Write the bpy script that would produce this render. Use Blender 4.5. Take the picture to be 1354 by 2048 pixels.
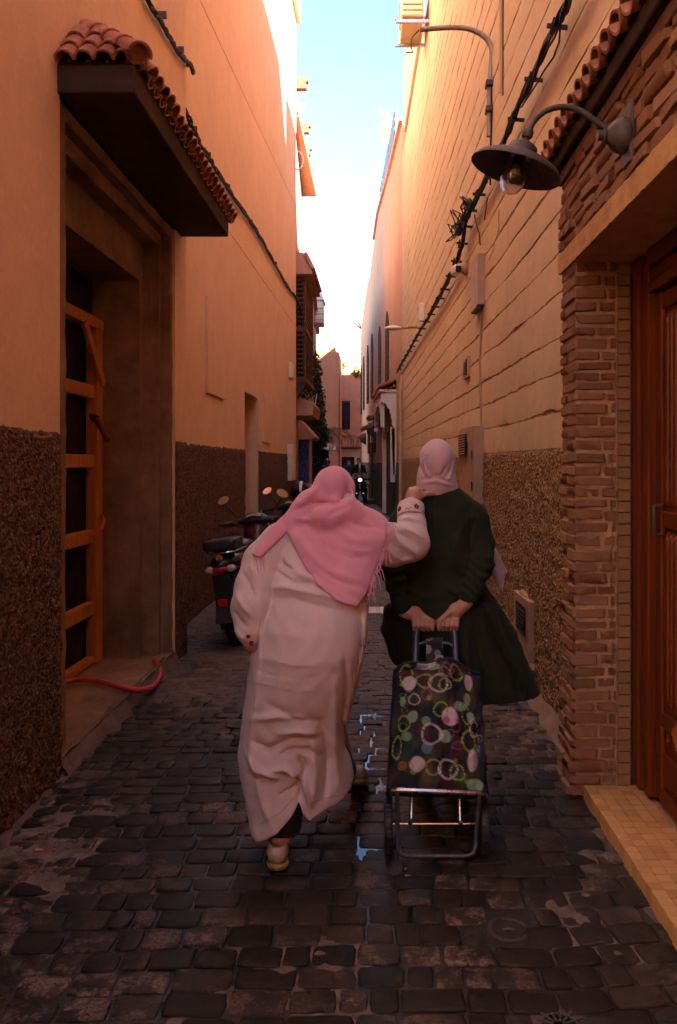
import bpy, bmesh, math, random
import numpy as np
from mathutils import Vector, Matrix, noise as mnoise

# ------------------------------------------------------------------ camera, sky, sun, exposure
for o in list(bpy.data.objects): bpy.data.objects.remove(o)
S = bpy.context.scene
C = S.collection
R = math.radians
EYE, F, VX, VY = 1.52, 1580.0, 750.0, 925.0
cam = bpy.data.objects.new('camera', bpy.data.cameras.new('camera')); C.objects.link(cam)
cam.location = (0, 0, EYE); cam.rotation_euler = (R(90), 0, 0)
cam.data.sensor_fit = 'HORIZONTAL'; cam.data.sensor_width = 36; cam.data.lens = 36*F/1354
cam.data.shift_x = -(VX-677)/1354; cam.data.shift_y = -(1024-VY)/1354
cam.data.clip_start = .05; cam.data.clip_end = 2000
S.camera = cam

SUN_H = Vector((.75, -.661)).normalized(); SUN_EL = R(33)
SKY_STRENGTH, SUN_STRENGTH, EXPOSURE = .05, 5.0, 3.88
w = bpy.data.worlds.new('World'); S.world = w; w.use_nodes = True
nt = w.node_tree; nt.nodes.clear()
sky = nt.nodes.new('ShaderNodeTexSky'); sky.sky_type = 'NISHITA'; sky.sun_disc = False
sky.sun_elevation = SUN_EL; sky.sun_rotation = math.atan2(SUN_H.x, SUN_H.y)
sky.altitude = 900; sky.air_density = .9; sky.dust_density = .6; sky.ozone_density = 1.3
bg = nt.nodes.new('ShaderNodeBackground'); bg.inputs[1].default_value = SKY_STRENGTH
wo = nt.nodes.new('ShaderNodeOutputWorld')
nt.links.new(sky.outputs[0], bg.inputs[0]); nt.links.new(bg.outputs[0], wo.inputs[0])
sl = bpy.data.lights.new('sun', 'SUN'); sl.energy = SUN_STRENGTH; sl.angle = R(.53); sl.color = (1, .9, .76)
sun = bpy.data.objects.new('sun', sl); C.objects.link(sun)
sd = Vector((SUN_H.x*math.cos(SUN_EL), SUN_H.y*math.cos(SUN_EL), math.sin(SUN_EL)))
sun.rotation_euler = sd.to_track_quat('Z', 'Y').to_euler(); sun.location = (8, -20, 25)
S.view_settings.view_transform = 'Standard'; S.view_settings.look = 'None'
S.view_settings.exposure = EXPOSURE; S.view_settings.gamma = 1; S.view_settings.use_curve_mapping = False
S.cycles.use_denoising = True
S.cycles.max_bounces = 10; S.cycles.diffuse_bounces = 6; S.cycles.glossy_bounces = 4
S.cycles.transmission_bounces = 6; S.cycles.transparent_max_bounces = 8
S.cycles.sample_clamp_indirect = 6; S.cycles.caustics_reflective = False; S.cycles.caustics_refractive = False

# ------------------------------------------------------------------ helpers
rng = random.Random(7)
def at(px, py, Y):                       # photograph pixel at distance Y -> point
    return Vector(((px-VX)*Y/F, Y, EYE-(py-VY)*Y/F))
def onplane(px, py, a, b):               # photograph pixel on the vertical plane X = a + b*Y
    k = (px-VX)/F; Y = a/(k-b)
    return Vector((k*Y, Y, EYE-(py-VY)*Y/F))
RA, RB = 1.194, -.0285                   # rammed-earth wall: X = RA + RB*Y
def rw(px, py): return onplane(px, py, RA, RB)
LX2 = -1.74
def lw2(px, py): return onplane(px, py, LX2, 0)
LX1 = -1.52
def rwx(Y): return RA + RB*Y

class MB:
    """collects shapes into one mesh"""
    def __init__(s): s.v = []; s.f = []
    def add(s, vs, fs):
        n = len(s.v); s.v += [tuple(p) for p in vs]; s.f += [tuple(i+n for i in f) for f in fs]; return s
    def box(s, x0, x1, y0, y1, z0, z1):
        return s.add([(x0,y0,z0),(x1,y0,z0),(x1,y1,z0),(x0,y1,z0),(x0,y0,z1),(x1,y0,z1),(x1,y1,z1),(x0,y1,z1)],
                     [(0,3,2,1),(4,5,6,7),(0,1,5,4),(1,2,6,5),(2,3,7,6),(3,0,4,7)])
    def bbox(s, x0, x1, y0, y1, z0, z1, c=.004):      # box with chamfered edges
        c = min(c, (x1-x0)*.45, (y1-y0)*.45, (z1-z0)*.45)
        bm = bmesh.new(); bmesh.ops.create_cube(bm, size=1)
        for q in bm.verts:
            q.co = Vector(((x0+x1)/2+q.co.x*(x1-x0), (y0+y1)/2+q.co.y*(y1-y0), (z0+z1)/2+q.co.z*(z1-z0)))
        bmesh.ops.bevel(bm, geom=bm.edges[:], offset=c, segments=1, affect='EDGES')
        bm.verts.index_update()
        s.add([q.co[:] for q in bm.verts], [[q.index for q in f.verts] for f in bm.faces]); bm.free(); return s
    def beam(s, a, b, wd, ht, up=(0,0,1), c=0):           # rectangular bar from a to b
        a, b = Vector(a), Vector(b); d = (b-a).normalized(); u = Vector(up); r = d.cross(u)
        if r.length < 1e-4: r = d.cross(Vector((1,0,0)))
        r.normalize(); u = r.cross(d)
        vs = []
        for p in (a, b):
            for i, j in ((-1,-1),(1,-1),(1,1),(-1,1)): vs.append(p + r*(i*wd/2) + u*(j*ht/2))
        return s.add(vs, [(0,1,2,3),(7,6,5,4),(0,4,5,1),(1,5,6,2),(2,6,7,3),(3,7,4,0)])
    def tube(s, pts, r, seg=8, cap=True, closed=False):
        pts = [Vector(p) for p in pts]; n = len(pts)
        rs = r if isinstance(r, (list, tuple)) else [r]*n
        base = len(s.v); prev = None
        for i, p in enumerate(pts):
            if closed: t = pts[(i+1) % n]-pts[i-1]
            else: t = pts[min(i+1,n-1)]-pts[max(i-1,0)]
            if t.length < 1e-9: t = Vector((0,0,1))
            t.normalize()
            if prev is None:
                ref = Vector((0,0,1)) if abs(t.z) < .9 else Vector((1,0,0))
                u = t.cross(ref).normalized()
            else:
                u = prev - t*prev.dot(t)
                u = u.normalized() if u.length > 1e-6 else t.orthogonal().normalized()
            prev = u; q = t.cross(u)
            for k in range(seg):
                a = 2*math.pi*k/seg; s.v.append(tuple(p + (u*math.cos(a)+q*math.sin(a))*rs[i]))
        m = n if closed else n-1
        for i in range(m):
            j = (i+1) % n
            for k in range(seg):
                l = (k+1) % seg
                s.f.append((base+i*seg+k, base+i*seg+l, base+j*seg+l, base+j*seg+k))
        if cap and not closed:
            s.f.append(tuple(base+k for k in range(seg))[::-1]); s.f.append(tuple(base+(n-1)*seg+k for k in range(seg)))
        return s
    def lathe(s, prof, o=(0,0,0), axis=(0,0,1), seg=24):      # prof: [(radius, height)]
        ax = Vector(axis).normalized(); u = ax.orthogonal().normalized(); q = ax.cross(u); o = Vector(o); base = len(s.v)
        for r_, h in prof:
            for k in range(seg):
                a = 2*math.pi*k/seg; s.v.append(tuple(o + ax*h + (u*math.cos(a)+q*math.sin(a))*r_))
        for i in range(len(prof)-1):
            for k in range(seg):
                l = (k+1) % seg
                s.f.append((base+i*seg+k, base+i*seg+l, base+(i+1)*seg+l, base+(i+1)*seg+k))
        if prof[0][0] > 1e-4: s.f.append(tuple(base+k for k in range(seg))[::-1])
        if prof[-1][0] > 1e-4: s.f.append(tuple(base+(len(prof)-1)*seg+k for k in range(seg)))
        return s
    def prism(s, poly, d):            # polygon (3d points) extruded along d
        d = Vector(d); n = len(poly); a = [Vector(p) for p in poly]
        return s.add(a+[p+d for p in a], [tuple(range(n))[::-1], tuple(range(n, 2*n))]+[(i,(i+1)%n,(i+1)%n+n,i+n) for i in range(n)])
    def grid(s, fn, nu, nv, flip=False):
        base = len(s.v)
        for i in range(nu+1):
            for j in range(nv+1): s.v.append(tuple(fn(i/nu, j/nv)))
        for i in range(nu):
            for j in range(nv):
                a = base+i*(nv+1)+j; q = (a, a+nv+1, a+nv+2, a+1)
                s.f.append(q[::-1] if flip else q)
        return s
    def ball(s, c, r, seg=12, rings=8, sc=(1,1,1)):
        c = Vector(c); base = len(s.v)
        for i in range(rings+1):
            th = math.pi*i/rings
            for k in range(seg):
                a = 2*math.pi*k/seg
                s.v.append((c.x+r*sc[0]*math.sin(th)*math.cos(a), c.y+r*sc[1]*math.sin(th)*math.sin(a), c.z+r*sc[2]*math.cos(th)))
        for i in range(rings):
            for k in range(seg):
                l = (k+1) % seg
                s.f.append((base+i*seg+k, base+(i+1)*seg+k, base+(i+1)*seg+l, base+i*seg+l))
        return s
    def xf(s, m, start=0):
        for i in range(start, len(s.v)): s.v[i] = tuple(m @ Vector(s.v[i]))
        return s
    def mesh(s, name, smooth=False):
        me = bpy.data.meshes.new(name); me.from_pydata(s.v, [], s.f)
        bm = bmesh.new(); bm.from_mesh(me)
        bmesh.ops.recalc_face_normals(bm, faces=bm.faces[:]); bm.to_mesh(me); bm.free()
        if smooth: smooth_by_angle(me, 40)
        return me
    def build(s, name, mat, parent=None, smooth=False):
        return put(name, s.mesh(name, smooth), mat, parent)
def smooth_by_angle(me, deg):
    me.polygons.foreach_set('use_smooth', [True]*len(me.polygons))
    try: me.set_sharp_from_angle(angle=R(deg))
    except Exception: pass
def put(name, me, mat, parent=None, loc=None, rot=None, scale=None):
    o = bpy.data.objects.new(name, me); C.objects.link(o)
    if mat is not None and not me.materials: me.materials.append(mat)
    if parent is not None: o.parent = parent
    if loc is not None: o.location = loc
    if rot is not None: o.rotation_euler = rot
    if scale is not None: o.scale = scale
    return o
def tag(o, label=None, cat=None, group=None, kind=None):
    if label: o['label'] = label
    if cat: o['category'] = cat
    if group: o['group'] = group
    if kind: o['kind'] = kind
    return o
def thing(name, label, cat, group=None, loc=(0,0,0), rot=None):
    o = bpy.data.objects.new(name, None); C.objects.link(o); o.location = loc
    o.empty_display_size = .1
    if rot: o.rotation_euler = rot
    return tag(o, label, cat, group)
def fbm(x, y, z, octv=3):
    return mnoise.fractal(Vector((x, y, z)), 1.0, 2.0, octv)

# ------------------------------------------------------------------ materials
class NG:
    def __init__(s, name):
        s.m = bpy.data.materials.new(name); s.m.use_nodes = True; s.t = s.m.node_tree
        s.b = s.t.nodes['Principled BSDF']; s.out = s.t.nodes['Material Output']; s._c = None
    def n(s, typ, **kw):
        q = s.t.nodes.new(typ)
        for k, val in kw.items(): setattr(q, k, val)
        return q
    def l(s, a, b): s.t.links.new(a, b)
    def pos(s):
        if s._c is None: s._c = s.n('ShaderNodeTexCoord').outputs['Object']
        return s._c
    def mapped(s, sc, loc=(0,0,0)):
        q = s.n('ShaderNodeMapping'); q.inputs['Scale'].default_value = sc; q.inputs['Location'].default_value = loc
        s.l(s.pos(), q.inputs['Vector']); return q.outputs[0]
    def noise(s, scale, detail=4, rough=.55, vec=None, dist=0):
        q = s.n('ShaderNodeTexNoise'); q.inputs['Scale'].default_value = scale; q.inputs['Detail'].default_value = detail
        q.inputs['Roughness'].default_value = rough; q.inputs['Distortion'].default_value = dist
        s.l(vec if vec is not None else s.pos(), q.inputs['Vector']); return q.outputs['Fac']
    def voro(s, scale, feat='F1', vec=None, rand=1):
        q = s.n('ShaderNodeTexVoronoi', feature=feat); q.inputs['Scale'].default_value = scale
        q.inputs['Randomness'].default_value = rand
        s.l(vec if vec is not None else s.pos(), q.inputs['Vector']); return q.outputs
    def ramp(s, fac, stops, interp='LINEAR'):
        q = s.n('ShaderNodeValToRGB'); e = q.color_ramp.elements; q.color_ramp.interpolation = interp
        while len(e) > len(stops): e.remove(e[-1])
        while len(e) < len(stops): e.new(.5)
        for k, (p, c) in zip(e, stops):
            k.position = p; k.color = (c, c, c, 1) if isinstance(c, (int, float)) else (*c, 1)
        s.l(fac, q.inputs[0]); return q.outputs[0]
    def mix(s, fac, a, b, mode='MIX'):
        q = s.n('ShaderNodeMix', data_type='RGBA', blend_type=mode)
        for val, k in ((fac, 0), (a, 6), (b, 7)):
            sock = q.inputs[k]
            if isinstance(val, (int, float)): sock.default_value = val if k == 0 else (val, val, val, 1)
            elif isinstance(val, tuple): sock.default_value = (*val, 1)
            else: s.l(val, sock)
        return q.outputs[2]
    def math(s, op, a, b=None):
        q = s.n('ShaderNodeMath', operation=op)
        for i, val in enumerate((a, b)):
            if val is None: continue
            if isinstance(val, (int, float)): q.inputs[i].default_value = val
            else: s.l(val, q.inputs[i])
        return q.outputs[0]
    def rand(s): return s.n('ShaderNodeObjectInfo').outputs['Random']
    def bump(s, h, strength, dist=.01, prev=None):
        q = s.n('ShaderNodeBump'); q.inputs['Strength'].default_value = strength; q.inputs['Distance'].default_value = dist
        s.l(h, q.inputs['Height'])
        if prev is not None: s.l(prev, q.inputs['Normal'])
        return q.outputs[0]
    def done(s, col=None, rough=None, normal=None, metal=0, spec=None):
        b = s.b.inputs
        for val, k in ((col, 'Base Color'), (rough, 'Roughness'), (normal, 'Normal')):
            if val is None: continue
            if isinstance(val, (int, float)): b[k].default_value = val
            elif isinstance(val, tuple): b[k].default_value = (*val, 1)
            else: s.l(val, b[k])
        b['Metallic'].default_value = metal
        if spec is not None: b['Specular IOR Level'].default_value = spec
        return s.m
def simple(name, c, rough=.6, var=.25, scale=6, bump=.15, bscale=60, metal=0, spec=.5, rnd=0., c2=None, dist=.004):
    g = NG(name)
    f = g.noise(scale, 5, .6)
    lo = tuple(x*(1-var) for x in c); hi = c2 if c2 else tuple(min(1, x*(1+var)) for x in c)
    col = g.ramp(f, [(.3, lo), (.7, hi)])
    if rnd:
        col = g.mix(1, col, g.ramp(g.rand(), [(0, 1-rnd), (1, 1+rnd)]), 'MULTIPLY')
    nrm = g.bump(g.noise(bscale, 4, .6), bump, dist) if bump else None
    rv = g.ramp(g.noise(scale*2.3, 3), [(.3, max(0, rough-.08)), (.7, min(1, rough+.08))])
    return g.done(col, rv, nrm, metal, spec)
def plaster(name, c, c2, streak=.25, bump=.25, stain=(.45,.2,.1)):
    g = NG(name)
    big = g.noise(.9, 6, .6); col = g.ramp(big, [(.3, c), (.7, c2)])
    st = g.noise(1, 5, .65, g.mapped((3.2, 3.2, .25)))
    col = g.mix(g.math('MULTIPLY', g.ramp(st, [(.5, 0.), (.75, 1.)]), streak), col, stain)
    blot = g.noise(2.6, 7, .7, None, .6)
    col = g.mix(.22, col, g.ramp(blot, [(.32, .55), (.6, 1.)]), 'MULTIPLY')
    fine = g.noise(38, 4, .7)
    col = g.mix(.18, col, g.ramp(fine, [(.3, .35), (.7, 1.)]), 'MULTIPLY')
    bl = g.noise(5, 4, .6)
    col = g.mix(g.math('MULTIPLY', g.ramp(bl, [(.55, 0.), (.8, 1.)]), .18), col, tuple(min(1, x*1.25) for x in c2))
    nr = g.bump(g.noise(120, 3, .6), bump*.7, .003); nr = g.bump(g.noise(7, 4, .6), bump, .012, nr)
    return g.done(col, .88, nr, 0, .25)
MAT = {}
def mats():
    M = MAT
    M['plaster_l'] = plaster('plaster_apricot', (.72,.475,.315), (.77,.53,.36), .2, .16, (.62,.38,.23))
    M['plaster_l1'] = plaster('plaster_near', (.73,.485,.32), (.78,.545,.37), .15, .2, (.5,.26,.13))
    M['rammed'] = plaster('rammed_earth', (.68,.495,.32), (.77,.575,.385), .3, .5, (.48,.27,.13))
    M['groove'] = simple('exposed_earth', (.36,.20,.11), .95, .45, 14, .9, 70, spec=.1, dist=.01)
    M['plaster_far'] = plaster('plaster_orange', (.62,.35,.195), (.68,.40,.235), .3, .2)
    M['plaster_pink'] = plaster('plaster_pink', (.48,.26,.165), (.55,.32,.21), .3, .4)
    M['plaster_red'] = plaster('plaster_red', (.36,.125,.062), (.42,.16,.08), .3, .5)
    M['plaster_cream'] = plaster('plaster_cream', (.40,.21,.085), (.46,.26,.11), .2, .3, (.4,.2,.08))
    M['white'] = plaster('white_paint', (.72,.68,.64), (.80,.77,.73), .15, .15, (.55,.45,.38))
    g = NG('pebble_dash')               # coarse thrown render
    v = g.voro(58)['Distance']; n2 = g.noise(42, 4, .75)
    h = g.math('ADD', g.math('MULTIPLY', v, -.8), n2)
    col = g.ramp(n2, [(.36, (.065,.033,.022)), (.5, (.185,.098,.063)), (.66, (.34,.20,.13))])
    col = g.mix(g.ramp(g.noise(1.6, 4), [(.4, 0.), (.75, .5)]), col, (.13,.07,.05))
    M['dado_l'] = g.done(col, .95, g.bump(h, 1., .035), 0, .15)
    g = NG('pebble_dash_ochre')
    v = g.voro(46)['Distance']; n2 = g.noise(40, 4, .75)
    h = g.math('ADD', g.math('MULTIPLY', v, -.8), n2)
    col = g.ramp(n2, [(.36, (.15,.07,.03)), (.5, (.42,.25,.125)), (.66, (.68,.47,.27))])
    M['dado_r'] = g.done(col, .95, g.bump(h, 1., .035), 0, .15)
    g = NG('rough_concrete')
    n1 = g.noise(3, 6, .65); st = g.noise(1, 5, .6, g.mapped((6, 6, .5)))
    col = g.ramp(n1, [(.3, (.15,.09,.055)), (.6, (.29,.185,.115)), (.8, (.42,.28,.175))])
    col = g.mix(g.ramp(st, [(.5, 0.), (.8, .6)]), col, (.10,.06,.045))
    pit = g.ramp(g.voro(26)['Distance'], [(.02, 0.), (.2, 1.)])
    M['concrete'] = g.done(col, .95, g.bump(pit, .35, .01, g.bump(g.noise(45, 5, .7), .8, .012)), 0, .15)
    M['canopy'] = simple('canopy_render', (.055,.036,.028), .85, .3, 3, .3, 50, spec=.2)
    g = NG('roof_tile')
    col = g.ramp(g.noise(9, 4), [(.3, (.30,.105,.055)), (.7, (.46,.19,.105))])
    col = g.mix(g.ramp(g.noise(22, 5, .7), [(.5, 0.), (.8, .75)]), col, (.10,.055,.04))
    col = g.mix(1, col, g.ramp(g.rand(), [(0, .6), (1, 1.2)]), 'MULTIPLY')
    M['tile'] = g.done(col, .8, g.bump(g.noise(60, 4), .3, .004), 0, .3)
    g = NG('brick_clay')
    r_ = g.rand()
    base = g.ramp(r_, [(0, (.27,.095,.05)), (.3, (.37,.17,.095)), (.55, (.43,.225,.13)), (.8, (.34,.13,.07)), (1, (.23,.115,.075))])
    col = g.mix(g.ramp(g.noise(30, 5, .7), [(.42, 0.), (.7, .8)]), base, (.46,.28,.165))
    M['brick'] = g.done(col, .92, g.bump(g.noise(75, 5, .7), .9, .008), 0, .15)
    M['mortar'] = simple('earth_mortar', (.42,.25,.145), .95, .35, 12, .9, 60, spec=.1, dist=.008)
    M['lintel'] = simple('lintel_render', (.50,.29,.14), .95, .2, 10, .8, 55, spec=.1, dist=.008)
    g = NG('varnished_wood')
    gr = g.noise(1, 6, .6, g.mapped((60, 60, 2.2)), .4)
    col = g.ramp(gr, [(.3, (.065,.011,.003)), (.55, (.14,.027,.006)), (.8, (.22,.05,.012))])
    M['door'] = g.done(col, g.ramp(gr, [(.3, .42), (.7, .56)]), g.bump(gr, .15, .003), 0, .3)
    g = NG('raw_wood')
    gr = g.noise(1, 6, .6, g.mapped((35, 35, 3)), .3)
    M['rawwood'] = g.done(g.ramp(gr, [(.3, (.34,.115,.03)), (.7, (.52,.21,.06))]), .75, g.bump(gr, .3, .004), 0, .3)
    g = NG('weathered_wood')
    gr = g.noise(1, 6, .6, g.mapped((30, 30, 3)), .3)
    M['wood_old'] = g.done(g.ramp(gr, [(.3, (.09,.038,.024)), (.7, (.17,.075,.045))]), .8, g.bump(gr, .4, .005), 0, .3)
    M['wood_dark'] = simple('dark_wood', (.045,.025,.018), .6, .4, 8, .3, 40)
    g = NG('step_tile')
    col = g.ramp(g.rand(), [(0, (.40,.20,.075)), (.5, (.55,.31,.125)), (1, (.50,.26,.095))])
    col = g.mix(g.ramp(g.noise(18, 5, .7), [(.5, 0.), (.8, .5)]), col, (.30,.16,.075))
    M['steptile'] = g.done(col, .42, g.bump(g.noise(30, 3), .12, .003), 0, .5)
    M['black'] = simple('black_rubber', (.018,.017,.017), .55, .3, 10, .1, 80)
    M['cable'] = simple('cable_sheath', (.022,.017,.015), .65, .4, 10, .2, 60)
    M['iron'] = simple('dusty_iron', (.085,.062,.055), .6, .35, 14, .25, 90, metal=.35)
    M['steel'] = simple('brushed_steel', (.50,.49,.49), .3, .12, 20, .05, 90, metal=1)
    M['chrome'] = simple('chrome', (.72,.72,.73), .12, .05, 10, 0, metal=1)
    M['darksteel'] = simple('painted_tube', (.10,.10,.115), .38, .2, 20, .05, 60, metal=.5)
    M['paintbox'] = simple('box_paint', (.46,.29,.175), .55, .12, 5, .08, 60)
    M['ac'] = simple('aged_plastic', (.72,.62,.46), .5, .12, 5, .05, 60)
    M['whiteplastic'] = simple('white_plastic', (.74,.70,.65), .5, .1, 8, .05, 60)
    M['dark'] = simple('dark_void', (.012,.01,.01), .9, .3, 4, 0)
    M['blue'] = simple('blue_paint', (.03,.05,.24), .5, .4, 9, .2, 40)
    M['redhose'] = simple('red_hose', (.50,.045,.03), .5, .2, 12, .1, 60)
    M['greydado'] = simple('grey_render', (.085,.082,.088), .9, .3, 6, .6, 50, spec=.2)
    M['pvc'] = simple('beige_pipe', (.55,.36,.22), .5, .15, 5, .05, 50)
    return M
mats()
# ------------------------------------------------------------------ ground and paving
def ground():
    g = NG('ground_dust')
    br = g.n('ShaderNodeTexBrick'); br.inputs['Scale'].default_value = 1
    br.inputs['Brick Width'].default_value = .2; br.inputs['Row Height'].default_value = .11; br.inputs['Mortar Size'].default_value = .008
    for k, c in (('Color1', (.20,.14,.10)), ('Color2', (.15,.105,.08)), ('Mortar', (.10,.07,.055))): br.inputs[k].default_value = (*c, 1)
    g.l(g.pos(), br.inputs['Vector'])
    col = g.mix(g.ramp(g.noise(1.3, 5), [(.4, 0.), (.7, .6)]), br.outputs['Color'], (.24,.175,.13))
    m = g.done(col, .7, g.bump(br.outputs['Fac'], -.5, .01), 0, .4)
    mb = MB().box(-400, 400, -400, 900, -.5, -.022)
    tag(mb.build('ground', m), kind='structure')
    g = NG('joint_bedding')
    col = g.ramp(g.noise(40, 4), [(.3, (.012,.008,.006)), (.7, (.034,.022,.016))])
    pvm = g.done(col, g.ramp(g.noise(2.2, 4), [(.4, .35), (.65, .8)]), g.bump(g.noise(90, 4), .6, .006), 0, .5)
    pv = tag(MB().box(-1.72, 1.14, .6, 14.2, -.2, -.0062).build('pavement', pvm), kind='structure')
    # setts
    def sett_mat(name, cols, dust, dustamt, rough):
        g = NG(name)
        r_ = g.rand()
        w_ = g.n('ShaderNodeNewGeometry').outputs['Position']
        col = g.ramp(r_, cols)
        n1 = g.noise(28, 5, .7, w_); n2 = g.noise(11, 6, .75, w_); n3 = g.noise(1.1, 3, .5, w_)
        col = g.mix(g.ramp(n1, [(.35, .45), (.65, 0.)]), col, (.02,.016,.015))
        patch = g.math('MULTIPLY', g.ramp(n2, [(.48, 0.), (.55, 1.)]), g.math('MULTIPLY', g.ramp(n3, [(.42, .1), (.58, 1.)]), g.ramp(r_, [(.35, .1), (.7, 1.)])))
        patch = g.math('MULTIPLY', patch, dustamt)
        patch = g.math('MULTIPLY', patch, g.ramp(g.noise(85, 4, .75, w_), [(.38, .1), (.58, 1.)]))
        col = g.mix(patch, col, dust)
        ro = g.mix(patch, g.ramp(n2, [(.3, rough-.12), (.7, rough+.15)]), .85)
        nr = g.bump(n2, .25, .01, g.bump(g.noise(130, 4, .7, w_), .45, .0035))
        return g.done(col, ro, nr, 0, .16)
    wet = sett_mat('wet_basalt', [(0, (.018,.0108,.0074)), (.5, (.030,.0180,.0125)), (1, (.050,.030,.021))], (.22,.145,.10), 1., .5)
    dusty = sett_mat('dusty_basalt', [(0, (.08,.054,.040)), (.5, (.108,.074,.055)), (1, (.135,.095,.072))], (.19,.135,.10), .8, .6)
    r_ = random.Random(3)
    def stone_mesh(i, lite=False):
        q = random.Random(100+i); n = 14
        mb = MB(); ring = []
        n = 20
        pw = q.uniform(6, 14)
        j1 = [q.uniform(-.045, .045) for _ in range(4)]
        for k in range(n):
            a = 2*math.pi*(k+.5)/n; ca, sa = math.cos(a), math.sin(a)
            rr = (abs(ca)**pw+abs(sa)**pw)**(-1/pw)
            x, y = .5*rr*ca, .5*rr*sa
            x *= 1+j1[0]*y*2+q.uniform(-.025, .025); y *= 1+j1[1]*x*2+q.uniform(-.03, .03)
            ring.append((x, y))
        tx, ty = q.uniform(-.003, .003), q.uniform(-.003, .003)
        for s_, z in ((1, -.03), (1, -.0045), (.965, -.0006), (.88, .0008)):
            mb.v += [(x*s_, y*s_, z+(tx*x+ty*y)*2+(q.uniform(-.0012, .0012) if z > -.005 else 0)) for x, y in ring]
        mb.v.append((0, 0, .0012+q.uniform(-.0015, .0015)))
        for l in range(3):
            for k in range(n): mb.f.append((l*n+k, l*n+(k+1) % n, (l+1)*n+(k+1) % n, (l+1)*n+k))
        for k in range(n): mb.f.append((3*n+k, 3*n+(k+1) % n, 4*n))
        return mb
    var = [stone_mesh(i) for i in range(18)]
    mw = [v.mesh('sett', False) for v in var]; md = [v.mesh('sett', False) for v in var]
    for m_ in mw: smooth_by_angle(m_, 22); m_.materials.append(wet)
    for m_ in md: smooth_by_angle(m_, 22); m_.materials.append(dusty)
    stones = []
    Y = 1.75
    while Y < 12.4:
        d = r_.uniform(.092, .118) if Y < 3.4 else r_.uniform(.084, .108)
        x = -1.68 + r_.uniform(0, .1); ph = r_.uniform(0, 6)
        while x < 1.1:
            wd = r_.choice((.085, .12, .135, .145, .155, .185)) * r_.uniform(.9, 1.1)
            if Y < 2.8: wd *= 1.0
            bend = .03*math.sin(x*2+Y*.7) + (.10*max(0, x-.45)*max(0, 3.6-Y) if Y < 3.6 else 0)
            stones.append((x+wd/2, Y+d/2+bend, wd-r_.uniform(.004,.009), d-r_.uniform(.004,.010), r_.uniform(-.03, .03)+(.10*max(0, 3.6-Y) if x > .5 else 0)))
            x += wd
        Y += d
    def area(s_):
        px = VX+F*s_[0]/s_[1]; py = VY+F*EYE/s_[1]
        if not (-40 < px < 1394 and py < 2090): return 0
        return s_[2]*s_[3]/s_[1]**3
    stones = [s_ for s_ in stones if not (s_[0] > .955 and s_[1] < 3.62) and not (s_[0] < -1.56 and s_[1] < 6.3)]
    holes = [((.50, 2.135), .075), ((.437, 2.58), .085), ((-.005, 8.14), .16)]
    stones = [s_ for s_ in stones if all(math.hypot(s_[0]-h[0][0], s_[1]-h[0][1]) > h[1]+.02 for h in holes)]
    # hidden behind the two women and their trolley: not among the single stones
    def hid(s_):
        px = VX+F*s_[0]/s_[1]; py = VY+F*EYE/s_[1]
        return (500 < px < 690 and py < 1640) or (790 < px < 930 and py < 1600) or px < 30 and py < 1650
    stones.sort(key=lambda s_: -area(s_)*(0 if hid(s_) else 1))
    rest = {0: MB(), 1: MB()}
    for i, (x, y, wd, dp, rz) in enumerate(stones):
        isd = y + .25*fbm(x*1.7, y*1.7, 0) > 5.0
        z = .005*fbm(x*3, y*3, 5) + r_.uniform(-.003, .003); k = r_.randrange(18)
        rx, ry = r_.uniform(-.012, .012), r_.uniform(-.012, .012)
        if i < 300:
            put('sett', (md if isd else mw)[k], None, pv, (x, y, z), (rx, ry, rz+(math.pi if r_.random() < .5 else 0)), (wd, dp, 1))
        else:
            m4 = Matrix.Translation((x, y, z)) @ Matrix.Rotation(rz, 4, 'Z') @ Matrix.Diagonal((wd, dp, 1, 1))
            t = MB(); t.v = list(var[k].v); t.f = var[k].f; t.xf(m4); rest[int(isd)].add(t.v, t.f)
    tag(rest[0].build('wet_setts', wet, pv, True), kind='stuff'); tag(rest[1].build('dusty_setts', dusty, pv, True), kind='stuff')
    # water standing in the joints
    g = NG('water'); wm = g.done((.014,.010,.008), .09, g.bump(g.noise(22, 3), .10, .01), 0, .4)
    def puddle(pts, z=-.0045):
        mb = MB(); n = len(pts); cx = sum(p[0] for p in pts)/n; cy = sum(p[1] for p in pts)/n
        ring = []
        for i in range(n):
            for t in range(4):
                a, b = pts[i], pts[(i+1) % n]; u = t/4
                x, y = a[0]+(b[0]-a[0])*u, a[1]+(b[1]-a[1])*u
                k = 1+.10*fbm(x*9, y*9, 2); ring.append((cx+(x-cx)*k, cy+(y-cy)*k, z))
        mb.v = ring+[(cx, cy, z)]; m_ = len(ring)
        mb.f = [(i, (i+1) % m_, m_) for i in range(m_)]
        return mb
    def gp(px, py): Y_ = F*EYE/(py-VY); return ((px-VX)*Y_/F, Y_)
    tag(puddle([gp(*p) for p in ((705,1415),(772,1425),(778,1520),(772,1640),(770,1700),(735,1735),(705,1700),(690,1650),(700,1560),(690,1480))]).build('puddle', wm),
        'narrow puddle filling the joints between the wet setts in mid alley', 'puddle', kind='stuff')
    tag(puddle([gp(*p) for p in ((790,1725),(835,1740),(842,1800),(820,1870),(795,1810))], -.005).build('puddle', wm),
        'small puddle in the joints just behind the trolley', 'puddle', kind='stuff')
    tag(puddle([gp(*p) for p in ((455,1430),(520,1420),(545,1500),(540,1600),(555,1680),(500,1700),(470,1620),(440,1520))], -.005).build('puddle', wm),
        'thin film of water in the joints left of the robe', 'puddle', kind='stuff')
    # mortar and dried mud smeared over the stones along the edges
    mud = simple('dried_mud', (.15,.105,.078), .92, .45, 14, .8, 50, spec=.15, dist=.006)
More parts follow.
